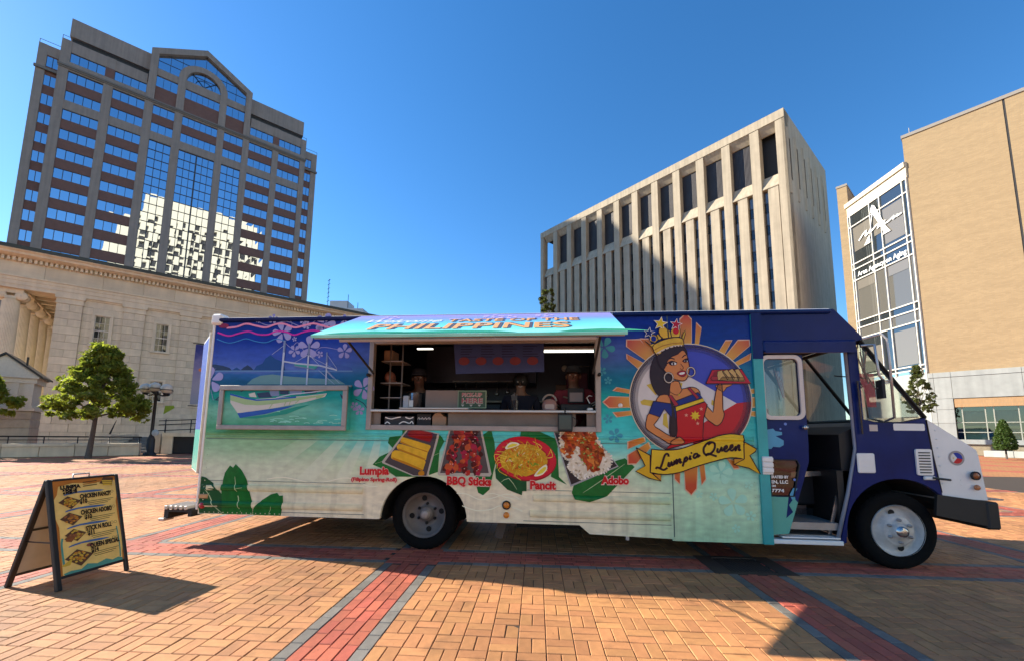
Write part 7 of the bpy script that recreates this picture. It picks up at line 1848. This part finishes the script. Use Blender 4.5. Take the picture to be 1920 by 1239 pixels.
def worker(x, y, rz, ztop, shirt, skin, hat, label, lean=0.0, arms=None, hatmat=None, stripe=None):
    """upper-body pose built as one skinned figure standing on the truck floor"""
    o = empty('person', TRK.matrix_basis @ Vector((x, y, 0.5)), TRK.rotation_euler[2] + rz, label, 'person')
    s = (ztop - 0.5) / 1.75
    L_ = lean
    V = [(0, 0, 0.95), (0, -L_ * 0.4, 1.15), (0, -L_ * 0.8, 1.38), (0, -L_, 1.47), (0, -L_ * 1.15, 1.54), (0, -L_ * 1.25 - 0.02, 1.62), (0, -L_ * 1.3 - 0.01, 1.70)]
    rad = [0.16, 0.155, 0.15, 0.07, 0.062, 0.088, 0.075]
    E_ = [(i, i + 1) for i in range(6)]
    def limb(start, pts, rs):
        prev = start
        for p, r in zip(pts, rs):
            V.append(p); rad.append(r); E_.append((prev, len(V) - 1)); prev = len(V) - 1
        return prev
    for sx in (-1, 1):
        limb(0, [(sx * 0.1, 0, 0.86), (sx * 0.11, -0.02, 0.48), (sx * 0.11, 0.02, 0.08), (sx * 0.12, -0.14, 0.03)], [0.1, 0.065, 0.045, 0.04])
        el, wr = (arms or {}).get(sx, ((sx * 0.27, -0.02 - L_ * 0.8, 1.12), (sx * 0.2, -0.25 - L_, 1.05)))
        h = limb(2, [(sx * 0.19, -L_ * 0.85, 1.40), el, wr], [0.062, 0.045, 0.032])
        wv = Vector(wr); dv = (wv - Vector(el)).normalized(); sd = dv.cross(Vector((0, 0, 1))).normalized()
        pm = limb(h, [tuple(wv + dv * 0.07)], [0.03])
        for f in range(4): limb(pm, [tuple(wv + dv * (0.12 - 0.008 * abs(f - 1.4)) + sd * (f - 1.5) * 0.02), tuple(wv + dv * (0.155 - 0.012 * abs(f - 1.4)) + sd * (f - 1.5) * 0.021 - Vector((0, 0, 0.012)))], [0.010, 0.008])
        limb(h, [tuple(wv + dv * 0.05 + sd * 0.04 * sx), tuple(wv + dv * 0.09 + sd * 0.052 * sx)], [0.011, 0.009])
    V[:] = [(a * s, b_ * s, c * s) for a, b_, c in V]
    def skinned(nm, vs, es, rs, mat, par, sub=2):
        me = bpy.data.meshes.new(nm); me.from_pydata(vs, es, []); me.materials.append(mat)
        ob = bpy.data.objects.new(nm, me); put(ob, par)
        md = ob.modifiers.new('skin', 'SKIN')
        for i, r in enumerate(rs): me.skin_vertices[0].data[i].radius = (r * s, r * s)
        me.skin_vertices[0].data[0].use_root = True
        ob.modifiers.new('sub', 'SUBSURF').render_levels = sub
        for p in me.polygons: p.use_smooth = True
        return ob
    skinned('body', V, E_, rad, skin, o)
    sv = [V[0], V[1], V[2], (0, -L_ * 0.95 * s, 1.44 * s)]; se = [(0, 1), (1, 2), (2, 3)]; sr = [0.178, 0.172, 0.168, 0.085]
    for sx in (-1, 1):
        el, wr = (arms or {}).get(sx, ((sx * 0.27, -0.02 - L_ * 0.8, 1.12), (sx * 0.2, -0.25 - L_, 1.05)))
        a = Vector((sx * 0.19, -L_ * 0.85, 1.40)); mid = a.lerp(Vector(el), 0.75)
        sv += [tuple(a * s), tuple(mid * s)]; se += [(2, len(sv) - 2), (len(sv) - 2, len(sv) - 1)]; sr += [0.078, 0.068]
    skinned('shirt', sv, se, sr, shirt, o)
    hy, hz_ = V[5][1], V[5][2]
    hb = MB()
    if hat:
        hb.lathe([(0.108 * s, 0.0), (0.106 * s, 0.05 * s), (0.08 * s, 0.10 * s), (0.0, 0.115 * s)], (0, hy + 0.005, hz_ + 0.035), n=20)
        hb.prismz([(-0.08 * s, hy - 0.07), (0.08 * s, hy - 0.07), (0.06 * s, hy - 0.19 * s), (-0.06 * s, hy - 0.19 * s)], hz_ + 0.035, hz_ + 0.045)
        hb.build('cap', hatmat, o)
    else:
        hb.lathe([(0.10 * s, -0.05), (0.112 * s, 0.02), (0.10 * s, 0.085 * s), (0.06 * s, 0.12 * s), (0, 0.13 * s)], (0, hy + 0.025, hz_ + 0.01), n=20); hb.build('hair', hatmat, o)
    fb = MB()
    fy = hy - 0.088 * s
    for sx in (-1, 1): fb.ball((sx * 0.034 * s, fy + 0.006, hz_ + 0.012), 0.011 * s, 8, 6, 0); fb.ball((sx * 0.034 * s, fy - 0.003, hz_ + 0.012), 0.005 * s, 6, 4, 1); fb.tube([(sx * 0.018 * s, fy, hz_ + 0.034 * s), (sx * 0.05 * s, fy + 0.008, hz_ + 0.034 * s)], 0.005 * s, n=5, m=1)
    fb.add([(-0.014 * s, fy + 0.01, hz_ - 0.03 * s), (0.014 * s, fy + 0.01, hz_ - 0.03 * s), (0, fy - 0.018 * s, hz_ - 0.026 * s), (0, fy + 0.006, hz_ + 0.02 * s)], [(0, 2, 3), (1, 2, 3), (0, 1, 2)], 3, True)
    fb.stroke([(-0.028 * s, hz_ - 0.05 * s), (0, hz_ - 0.06 * s), (0.028 * s, hz_ - 0.05 * s)], 0.009 * s, fy + 0.004, 2 if hat else 0, 3)
    for sx in (-1, 1): fb.ball((sx * 0.088 * s, hy + 0.005, hz_ + 0.0), (0.012 * s, 0.022 * s, 0.032 * s), 8, 6, 3)
    fb.build('face_features', [M('eye_white', (0.6, 0.58, 0.54)), m_blk, M('lips', (0.3, 0.1, 0.08)), skin], o)
    if stripe:
        k = MB()
        for sx in (-1, 1):
            el = (arms or {}).get(sx, ((sx * 0.27, -0.02, 1.12), None))[0]; a = Vector((sx * 0.19, -L_ * 0.85, 1.40)); e = Vector(el)
            for t in (0.62, 0.74): c_ = a.lerp(e, t) * s; ax = (e - a).normalized(); u_ = ax.orthogonal().normalized(); w_ = ax.cross(u_); k.tube([c_ + (u_ * math.cos(R(q)) + w_ * math.sin(R(q))) * 0.074 * s for q in range(0, 360, 30)], 0.008, n=5, closed=True)
        k.tube([(-0.12 * s, -L_ * 0.8 * s - 0.15 * s, 1.36 * s), (0, -L_ * 0.8 * s - 0.172 * s, 1.32 * s), (0.12 * s, -L_ * 0.8 * s - 0.15 * s, 1.36 * s)], 0.01, n=5)
        k.build('trim', stripe, o)
    return o
m_sk1 = M('skin_tan', (0.26, 0.135, 0.085), rough=0.5, var=0.08); m_sk2 = M('skin_brown', (0.17, 0.085, 0.055), rough=0.5, var=0.08)
worker(4.2, 0.8, 0.0, 2.36, M('tee_navy', (0.014, 0.015, 0.03), rough=0.9), m_sk1, False, 'smiling person in dark t-shirt behind the counter', hatmat=M('hair_black', (0.012, 0.01, 0.01), rough=0.5))
worker(4.98, 0.8, R(-8), 2.44, M('jersey_red', (0.20, 0.018, 0.03), rough=0.85), m_sk2, True, 'person in red jersey and dark cap working at the till', lean=0.12, arms={-1: ((-0.30, -0.12, 1.22), (-0.1, -0.3, 1.15)), 1: ((0.30, -0.14, 1.2), (0.08, -0.32, 1.16))}, hatmat=M('cap_black', (0.012, 0.012, 0.016), rough=0.8), stripe=M('jersey_trim', (0.5, 0.46, 0.38)))
worker(2.64, 1.0, R(10), 2.42, M('shirt_black', (0.012, 0.012, 0.016), rough=0.9), m_sk2, True, 'person in black shirt and cap bending at the left of the kitchen', lean=0.2, hatmat=M('cap_dark', (0.02, 0.02, 0.03), rough=0.8))
# things in the cab
b = MB(); b.lathe([(0.22, 0), (0.20, 0.01), (0.11, 0.015), (0.10, 0.09), (0.07, 0.115), (0.0, 0.12)], (8.15, 1.3, 1.64), n=24); prop('straw_hat', b, M('straw', (0.42, 0.28, 0.12), rough=0.9, var=0.2, scale=30), 'straw hat lying on the dashboard', 'hat')
b = MB()
for i in range(7): b.ball((7.78 + 0.06 * random.gauss(0, 1), 0.7 + 0.05 * random.gauss(0, 1), 1.10 + 0.02 * i), (0.13, 0.1, 0.05), 10, 6)
prop('cloth_bundle', b, M('cloth_grey', (0.34, 0.33, 0.36), rough=0.9, var=0.2, scale=8), 'bundle of pale cloth on the engine cover in the cab', 'cloth')
b = MB(); b.bbox(7.28, 7.5, 0.5, 0.75, 1.62, 1.86, 0.02); prop('red_bag', b, M('bag_red', (0.36, 0.04, 0.07), rough=0.6, var=0.2), 'red bag seen through the sliding door window', 'bag')
b = MB(); b.tube([(7.50, 0.35, 2.38), (7.56, 0.35, 1.95)], 0.008, n=5)
k = MB(); k2 = MB()
for i in range(7): (k if i % 2 == 0 else k2).add([(7.505 + 0.012 * i, 0.345, 2.33 - 0.02 * i), (7.52 + 0.012 * i, 0.345, 2.33 - 0.02 * i), (7.60 + 0.004 * i, 0.34, 1.98), (7.588 + 0.004 * i, 0.34, 1.98)], [(0, 1, 2, 3)])
prop('small_flag', b, m_blk, 'small striped flag on a stick behind the door window', 'flag', [('red_stripe', k, M('flag_stripe_red', (0.36, 0.03, 0.05))), ('white_stripe', k2, m_wht)])

# ================================================================== SANDWICH BOARD
sbd = empty('sandwich_board', (-4.17, 3.96, 0), R(81.7), 'black framed sandwich board with yellow menu on the brick plaza', 'sandwich board')
BW, BT = 0.63, math.atan2(0.29, 1.0)
m_bf = M('board_frame', (0.012, 0.012, 0.013), rough=0.5, var=0.15)
def leaf_(nm, y, tilt, art):
    p = empty(nm, (0, y, 0), 0, parent=sbd); p.rotation_euler = (tilt, 0, 0)
    b = MB(); H_ = 1.04
    b.bbox(0, 0.045, -0.015, 0.02, 0, H_, 0.006); b.bbox(BW - 0.035, BW, -0.015, 0.02, 0, H_, 0.006); b.bbox(0.045, BW - 0.035, -0.014, 0.018, 0.10, 0.125, 0.005); b.bbox(0.045, BW - 0.035, -0.014, 0.018, H_ - 0.02, H_, 0.005)
    if not art: b.box(0.045, BW - 0.035, -0.012, 0.012, 0.54, 0.56)
    b.build('frame', m_bf, p)
    MB().box(0.045, BW - 0.035, -0.004, 0.004, 0.125, H_ - 0.02).build('poster' if art else 'back_sheet', M('poster_yellow', (0.85, 0.58, 0.17), rough=0.4, var=0.22, scale=5) if art else M('board_white', (0.45, 0.41, 0.35), rough=0.6), p)
    return p
fp = leaf_('front_leaf', 0.0, -BT, True); bp_ = leaf_('back_leaf', 0.58, BT, False)
b = MB(); b.tube([(0.22, 0.29, 0.995), (0.22, 0.29, 1.035), (0.36, 0.29, 1.035), (0.36, 0.29, 0.995)], 0.008, n=6); b.build('carry_handle', m_alu, sbd)
b = MB(); b.tube([(0.03, 0.12, 0.42), (0.03, 0.46, 0.42)], 0.006, n=5); b.build('stay', m_bf, sbd)
A0x, A0z, AW, AH = 0.045, 0.125, 0.55, 0.895
U = lambda u, v: (A0x + u * AW, A0z + v * AH)
m_ink = PR('board_ink', (0.02, 0.015, 0.015)); m_brush = PR('board_brush', (0.06, 0.13, 0.30)); m_rust = PR('board_rust', (0.42, 0.15, 0.03)); m_sea = PR('board_sea', (0.08, 0.27, 0.22)); m_crm = PR('board_cream', (0.72, 0.58, 0.27))
d = Decal(0.0055, False)
for q in ([(0, 1), (1, 1), (1, 0.955), (0.6, 0.945), (0.3, 0.965), (0.08, 0.94), (0.05, 0.85), (0, 0.8)], [(0, 0), (0.03, 0), (0.04, 0.5), (0, 0.6)], [(1, 0.3), (0.975, 0.5), (0.97, 0.7), (1, 0.78)], [(0.97, 0), (1, 0), (1, 0.15), (0.98, 0.1)]): d.poly([U(*p) for p in q], m_rust, 1)
d.poly([U(*p) for p in ((0.06, 0.0), (1, 0.0), (1, 0.015), (0.9, 0.045), (0.8, 0.03), (0.7, 0.06), (0.55, 0.035), (0.4, 0.06), (0.3, 0.02), (0.15, 0.03))], m_sea, 1, 2)
d.line([U(0.94, 0.04), U(0.95, 0.2), U(0.93, 0.4)], 0.012, m_sea, 1, 3); d.line([U(0.06, 0.1), U(0.05, 0.3), U(0.07, 0.38)], 0.016, m_sea, 1, 3)
for v in (0.845, 0.665, 0.48, 0.285): d.poly([U(*p) for p in ((0.15, v - 0.012), (0.35, v + 0.004), (0.62, v - 0.004), (0.8, v + 0.004), (0.62, v + 0.02), (0.35, v + 0.022), (0.18, v + 0.006))], m_brush, 2, 2)
rr2 = random.Random(4)
def dish(u, v, s_, c1, c2):
    d.poly([U(u - 0.13 * s_, v + 0.01), U(u - 0.02, v + 0.055 * s_), U(u + 0.14 * s_, v + 0.005), U(u + 0.02, v - 0.06 * s_)], PR('dish_tray', (0.10, 0.05, 0.03)), 3)
    for k in range(34):
        a, q = rr2.random() * 6.28, math.sqrt(rr2.random()); x, z = U(u + 0.085 * s_ * q * math.cos(a), v + 0.036 * s_ * q * math.sin(a)); d.poly(circ(x, z, 0.012, 0.009, 7), (c1, c2)[k % 2], 4 + k % 3)
cy, cb_, co_ = PR('dish_yellow', (0.55, 0.36, 0.05)), PR('dish_brown', (0.28, 0.10, 0.04)), PR('dish_orange', (0.48, 0.20, 0.03))
dish(0.22, 0.755, 1.25, cy, co_); dish(0.22, 0.575, 1.25, cb_, co_); dish(0.26, 0.395, 1.2, cb_, cy); dish(0.28, 0.15, 1.6, cy, co_); dish(0.17, 0.36, 0.6, cb_, cb_)
d.poly([U(0.72, 0.93), U(0.80, 1.0), U(0.97, 0.985), U(0.93, 0.89)], PR('dish_tray', (0.1, 0.05, 0.03)), 3)
for k in range(3): d.poly([U(0.76 + 0.012 * k, 0.965 - 0.022 * k), U(0.94, 0.955 - 0.022 * k), U(0.935, 0.94 - 0.022 * k), U(0.77, 0.948 - 0.022 * k)], cy, 4)
d.poly(circ(*U(0.46, 0.255), 0.03, 0.016), PR('dish_bowl', (0.2, 0.07, 0.05)), 4); d.poly([U(0.08, 0.12), U(0.17, 0.145), U(0.14, 0.09), U(0.02, 0.095)], cy, 4, 2)
for v in (0.79, 0.605, 0.415, 0.215):
    for k in range(3): d.poly([U(0.48 + 0.02 * k, v - 0.055 - 0.02 * k), U(0.93 - 0.05 * k, v - 0.05 - 0.02 * k), U(0.93 - 0.05 * k, v - 0.045 - 0.02 * k), U(0.48 + 0.02 * k, v - 0.05 - 0.02 * k)], m_ink, 3)
for k in range(3): d.poly([U(0.45, 0.965 - 0.022 * k), U(0.68, 0.972 - 0.022 * k), U(0.68, 0.963 - 0.022 * k), U(0.45, 0.956 - 0.022 * k)], (m_ink, m_rust, m_ink)[k], 3)
for v in (0.82, 0.64, 0.455, 0.28):
    for k in range(2):
        x, z = U(0.86 + 0.06 * k, v); d.line([(x + 0.013 * math.cos(R(a)), z + 0.013 * math.sin(R(a))) for a in range(0, 361, 40)], 0.0025, m_ink, 3, 1)
d.done('menu_print', fp)
for t, u, v, s_, w in (('LUMPIA', 0.10, 0.905, 0.05, 0.17), ('3 FOR $5', 0.13, 0.875, 0.03, 0.12), ('6 FOR $9', 0.13, 0.85, 0.026, 0.12), ('CHICKEN PANCIT', 0.38, 0.78, 0.062, 0.285), ('$10', 0.37, 0.725, 0.06, 0.065), ('CHICKEN ADOBO', 0.37, 0.60, 0.062, 0.28), ('$10', 0.42, 0.545, 0.06, 0.065), ('STICK N ROLL', 0.42, 0.415, 0.062, 0.235), ('$11', 0.44, 0.362, 0.06, 0.06), ('QUEEN SPECIAL', 0.46, 0.22, 0.062, 0.27), ('$14', 0.47, 0.168, 0.06, 0.065)):
    x, z = U(u, v); letters('lettering', t, s_, m_ink, fp, x, -0.013, z, bold=0.003, width=w)

# ================================================================== DRAIN GRATE
gr = empty('drain_grate', Vector((0, 0, 0)) + gc * GRATE[0] + gd * GRATE[2], -GA, 'dark square drain grate set in the red brick band', 'grate')
b = MB(); s_ = 6 * UB
b.box(-0.15, s_ + 0.13, -0.03, 0.04, -0.03, 0.006); b.box(-0.15, s_ + 0.13, s_ - 0.04, s_ + 0.02, -0.03, 0.006); b.box(-0.15, 0.04, 0.04, s_ - 0.04, -0.03, 0.0058); b.box(s_ - 0.05, s_ + 0.13, 0.04, s_ - 0.04, -0.03, 0.0058)
for k in range(14): b.box(0.04 + k * 0.037, 0.06 + k * 0.037, 0.04, s_ - 0.05, -0.03, -0.003)
b.build('grate_bars', M('grate_iron', (0.045, 0.028, 0.02), rough=0.7, var=0.3, scale=20), gr)
MB().box(0.0, s_ - 0.01, 0.0, s_ - 0.01, -0.035, -0.031).build('pit', m_under, gr)

# ================================================================== TREES
def leaf_mat(nm, c, tr=0.35): return M(nm, c, rough=0.55, var=0.2, scale=3, tint=0.45, trans=tr, spec=0.3)
def crown(clumps, leaves, size, mat, parent, rad, nm='crown', seed=1, flat=0.75):
    r = random.Random(seed)
    V, F, RN = [], [], []
    for (cx, cy, cz, cr) in clumps:
        tone = r.random() * 0.5
        for _ in range(leaves):
            a, t = r.random() * 2 * math.pi, math.acos(2 * r.random() - 1); q = cr * (r.random() ** 0.45)
            p = Vector((cx + q * math.sin(t) * math.cos(a), cy + q * math.sin(t) * math.sin(a), cz + flat * q * math.cos(t)))
            n = Vector((r.gauss(0, 1), r.gauss(0, 1), r.gauss(0.5, 1))).normalized(); u = n.orthogonal().normalized(); u.rotate(Matrix.Rotation(r.random() * 6.28, 3, n)); w = n.cross(u)
            s_ = size * (0.6 + 0.7 * r.random()); o = len(V)
            V += [tuple(p - u * s_), tuple(p + w * s_ * 0.42), tuple(p + u * s_ - n * s_ * 0.25), tuple(p - w * s_ * 0.42)]; F.append((o, o + 1, o + 2, o + 3)); RN += [(tone + 0.5 * r.random())] * 4
    me = bpy.data.meshes.new(nm); me.from_pydata(V, [], F); me.materials.append(mat)
    at = me.attributes.new('rnd', 'FLOAT', 'POINT'); at.data.foreach_set('value', RN)
    return put(bpy.data.objects.new(nm, me), parent)
m_bark = M('bark', (0.10, 0.08, 0.065), rough=0.95, var=0.3, scale=12, bump=0.6)
m_leafA = leaf_mat('leaf_maple', (0.15, 0.18, 0.028), 0.5); m_leafB = leaf_mat('leaf_dull', (0.07, 0.085, 0.022), 0.25); m_leafC = leaf_mat('leaf_cone', (0.05, 0.09, 0.016), 0.2)
def tree(loc, label, h0, spread, top, n, leaves, size, mat, seed, lean=0.0, profile=None, group=None, trunk_r=0.11):
    t = empty('tree', loc, 0, label, 'tree', group)
    r = random.Random(seed)
    clumps = []
    for k in range(n):
        v = r.random()
        z = h0 + (top - h0) * v
        rm = spread * (profile(v) if profile else math.sin(math.pi * min(0.97, v * 0.72 + 0.2)) ** 0.8)
        a = r.random() * 2 * math.pi; q = rm * math.sqrt(0.25 + 0.75 * r.random())
        clumps.append((lean * 1.6 + q * math.cos(a), q * math.sin(a), z + r.gauss(0, 0.08), spread * (0.08 + 0.08 * r.random())))
    b = MB()
    b.tube([(0, 0, -0.05), (lean * 0.3, 0.02, h0 * 0.4), (lean, 0.0, h0), (lean * 1.5, 0, h0 + (top - h0) * 0.55), (lean * 1.6, 0, top - 0.2)], [trunk_r * 1.25, trunk_r, trunk_r * 0.8, trunk_r * 0.4, 0.015], n=10)
    for k in range(12):
        c = clumps[(k * 7) % n]; zb = h0 * 0.9 + (c[2] - h0) * 0.45
        b.tube([(lean * 1.1, 0, zb), ((lean * 1.2 + c[0]) / 2, c[1] / 2, (zb + c[2]) / 2 + 0.1), (c[0], c[1], c[2])], [trunk_r * 0.45, trunk_r * 0.28, 0.012], n=6)
    b.build('trunk', m_bark, t)
    crown(clumps, leaves, size, mat, t, spread, seed=seed)
    return t
tree((-21.5, 21.1, 0), 'leafy young street tree beside the lamp post, sunlit on its left', 2.1, 2.05, 5.75, 270, 52, 0.13, m_leafA, 3, 0.12, lambda v: (0.92 if v < 0.22 else 1.12 - 0.98 * v) + 0.02)
tree((-27.9, 21.0, 0), 'leafy street tree cut by the left edge in front of the gatehouse', 2.2, 1.9, 5.2, 150, 46, 0.14, m_leafA, 9, -0.1, lambda v: (0.95 if v < 0.25 else 1.1 - 0.95 * v) + 0.02)
tree((2.4, 43.2, 0), 'tree top showing above the truck roof before the concrete block', 8.0, 1.55, 16.9, 110, 34, 0.2, m_leafB, 5, 0.9, trunk_r=0.2)
tree((30.0, 30.0, 0), 'slim young tree standing before the pale stone wall', 3.35, 1.05, 6.7, 190, 14, 0.12, m_leafB, 7, 0.0, lambda v: (0.7 + 0.5 * v if v < 0.35 else 1.15 - 1.08 * v) + 0.05, trunk_r=0.05)
# planter, kerb and cone-shaped shrub
pl = empty('planter', (37.9, 33.6, 0), R(-66), 'low concrete planter kerb in front of the ribbon window', 'planter')
for i in range(6): MB().bbox(0.4 + i * 1.6, 1.98 + i * 1.6, -0.25, 0.25, 0, 0.5, 0.02).build('kerb_stone', m_panel, pl)
MB().box(0.4, 10, 0.25, 4.2, 0, 0.42).build('soil', M('soil', (0.07, 0.045, 0.03), rough=0.95), pl)
MB().box(4.05, 6.4, -0.36, -0.255, 0.0, 0.34).build('dark_bench_slab', m_blk, pl)
sh_ = empty('conical_shrub', (35.95, 30.05, 0.0), 0, 'small cone-shaped evergreen shrub beside the planter', 'shrub')
r_ = random.Random(2); cl = []
for k in range(420):
    v = r_.random() ** 1.3; rad = 0.60 * (1 - v) ** 0.75 * (0.75 + 0.25 * min(1, v * 6)); a = r_.random() * 6.28; cl.append((rad * math.cos(a), rad * math.sin(a), 0.72 + 2.05 * v, 0.13))
crown(cl, 30, 0.07, m_leafC, sh_, 1, seed=12, nm='foliage')
b = MB(); b.tube([(0, 0, 0.0), (0, 0, 2.4)], [0.06, 0.01]); b.build('stem', m_bark, sh_)

# ================================================================== LAMP POST
lp = empty('lamp_post', (-20.59, 23.61, 0), 0, 'black lamp post with a cluster of white globes near the tree', 'lamp post')
b = MB(); b.lathe([(0.30, 0), (0.30, 0.1), (0.2, 0.18), (0.19, 0.9), (0.13, 1.05), (0.085, 1.2), (0.075, 3.45), (0.11, 3.5), (0.11, 3.62), (0.05, 3.7)], (0, 0, 0), n=16); b.build('post', m_blackmetal, lp)
g_globe = M('globe_milk', (0.55, 0.50, 0.42), rough=0.2, var=0.03)
for x, y, z in ((-0.1, 0.0, 3.9), (0.66, -0.1, 3.8), (-0.72, 0.1, 3.84), (0.05, 0.66, 3.8)):
    g = MB(); g.ball((x, y, z), 0.29, 20, 14); go = g.build('globe', g_globe, lp)
    k = MB(); k.lathe([(0.08, -0.36), (0.15, -0.3), (0.17, -0.25), (0.10, -0.27)], (x, y, z), n=14); k.tube([(x + 0.296 * math.cos(R(a)), y + 0.296 * math.sin(R(a)), z - 0.06) for a in range(0, 360, 20)], 0.02, n=5, closed=True); k.build('globe_holder', m_blackmetal, go)
    b = MB(); b.tube([(0, 0, 3.55), (x * 0.6, y * 0.6, 3.42), (x, y, z - 0.34)], 0.03, n=6); b.build('arm', m_blackmetal, lp)
b = MB(); b.lathe([(0.02, -0.02), (0.19, -0.02), (0.19, 0.02), (0.02, 0.02)], (0.33, -0.16, 1.28), axis='y', n=18); b.tube([(0.1, 0, 1.4), (0.3, -0.14, 1.42)], 0.015, n=5)
b.build('round_plaque', M('plaque_blue', (0.32, 0.42, 0.50), rough=0.4), lp)

# banner on the courthouse wall, pennant, far banner
bn = empty('wall_banner', (-20.63, 26.2, 0), R(40), 'tall blue and mauve banner hanging on the courthouse wall', 'banner')
def ban_mat(nm, stops, z0, z1):
    ma = bpy.data.materials.new(nm); ma.use_nodes = True; N, L = ma.node_tree.nodes, ma.node_tree.links; b = N['Principled BSDF']; b.inputs['Roughness'].default_value = 0.7
    tc = N.new('ShaderNodeTexCoord'); s = N.new('ShaderNodeSeparateXYZ'); L.new(tc.outputs['Object'], s.inputs[0]); n = N.new('ShaderNodeTexNoise'); n.inputs['Scale'].default_value = 2.2; L.new(tc.outputs['Object'], n.inputs['Vector'])
    a = N.new('ShaderNodeMath'); a.operation = 'MULTIPLY_ADD'; a.inputs[1].default_value = 1.2; L.new(n.outputs['Fac'], a.inputs[0]); L.new(s.outputs[2], a.inputs[2])
    q = N.new('ShaderNodeMapRange'); q.inputs['From Min'].default_value = z0 + 0.6; q.inputs['From Max'].default_value = z1 + 0.6; L.new(a.outputs[0], q.inputs['Value']); r = N.new('ShaderNodeValToRGB'); el = r.color_ramp.elements
    while len(el) < len(stops): el.new(0.5)
    for e, (p, c) in zip(el, stops): e.position = p; e.color = (*c, 1)
    L.new(q.outputs[0], r.inputs[0]); L.new(r.outputs[0], b.inputs['Base Color']); return ma
MB().box(0, 1.05, -0.02, 0.0, 3.1, 7.0).build('cloth', ban_mat('banner_print', [(0, (0.25, 0.28, 0.36)), (0.35, (0.30, 0.28, 0.36)), (0.65, (0.18, 0.16, 0.32)), (0.85, (0.02, 0.03, 0.2)), (1, (0.015, 0.02, 0.16))], 3.1, 7.0), bn)
b = MB(); b.tube([(-0.15, 0.0, 7.05), (1.1, 0.0, 7.05)], 0.03, n=6); b.tube([(-0.1, 0, 3.0), (1.1, 0, 3.0)], 0.03, n=6); b.build('bracket', m_blackmetal, bn)
MB().flat(circ(0.42, 5.35, 0.16, 0.12), -0.025).build('orange_spot', PR('banner_orange', (0.55, 0.16, 0.05)), bn)
gp = MB(); gp.prism([(0, 0), (0.62, 0.38), (0.55, 0.52), (0.05, 0.5)], 0, 0.01); gp.build('green_pennant', M('pennant_green', (0.25, 0.42, 0.04), rough=0.7), None, loc=(-20.3, 23.9, 2.35), label='small lime green pennant behind the lamp post', cat='pennant')
b = MB(); b.box(0, 2.0, 0, 0.03, 4.2, 7.3); fb_ = b.build('pink_banner', M('banner_pink', (0.50, 0.08, 0.12), rough=0.7, var=0.25, scale=2), None, loc=(31.5, 37.5, 0), label='pink banner on a pole seen through the cab', cat='banner')
MB().tube([(-0.05, 0.02, 0), (-0.05, 0.02, 7.5)], 0.06).build('pole', m_blackmetal, fb_)
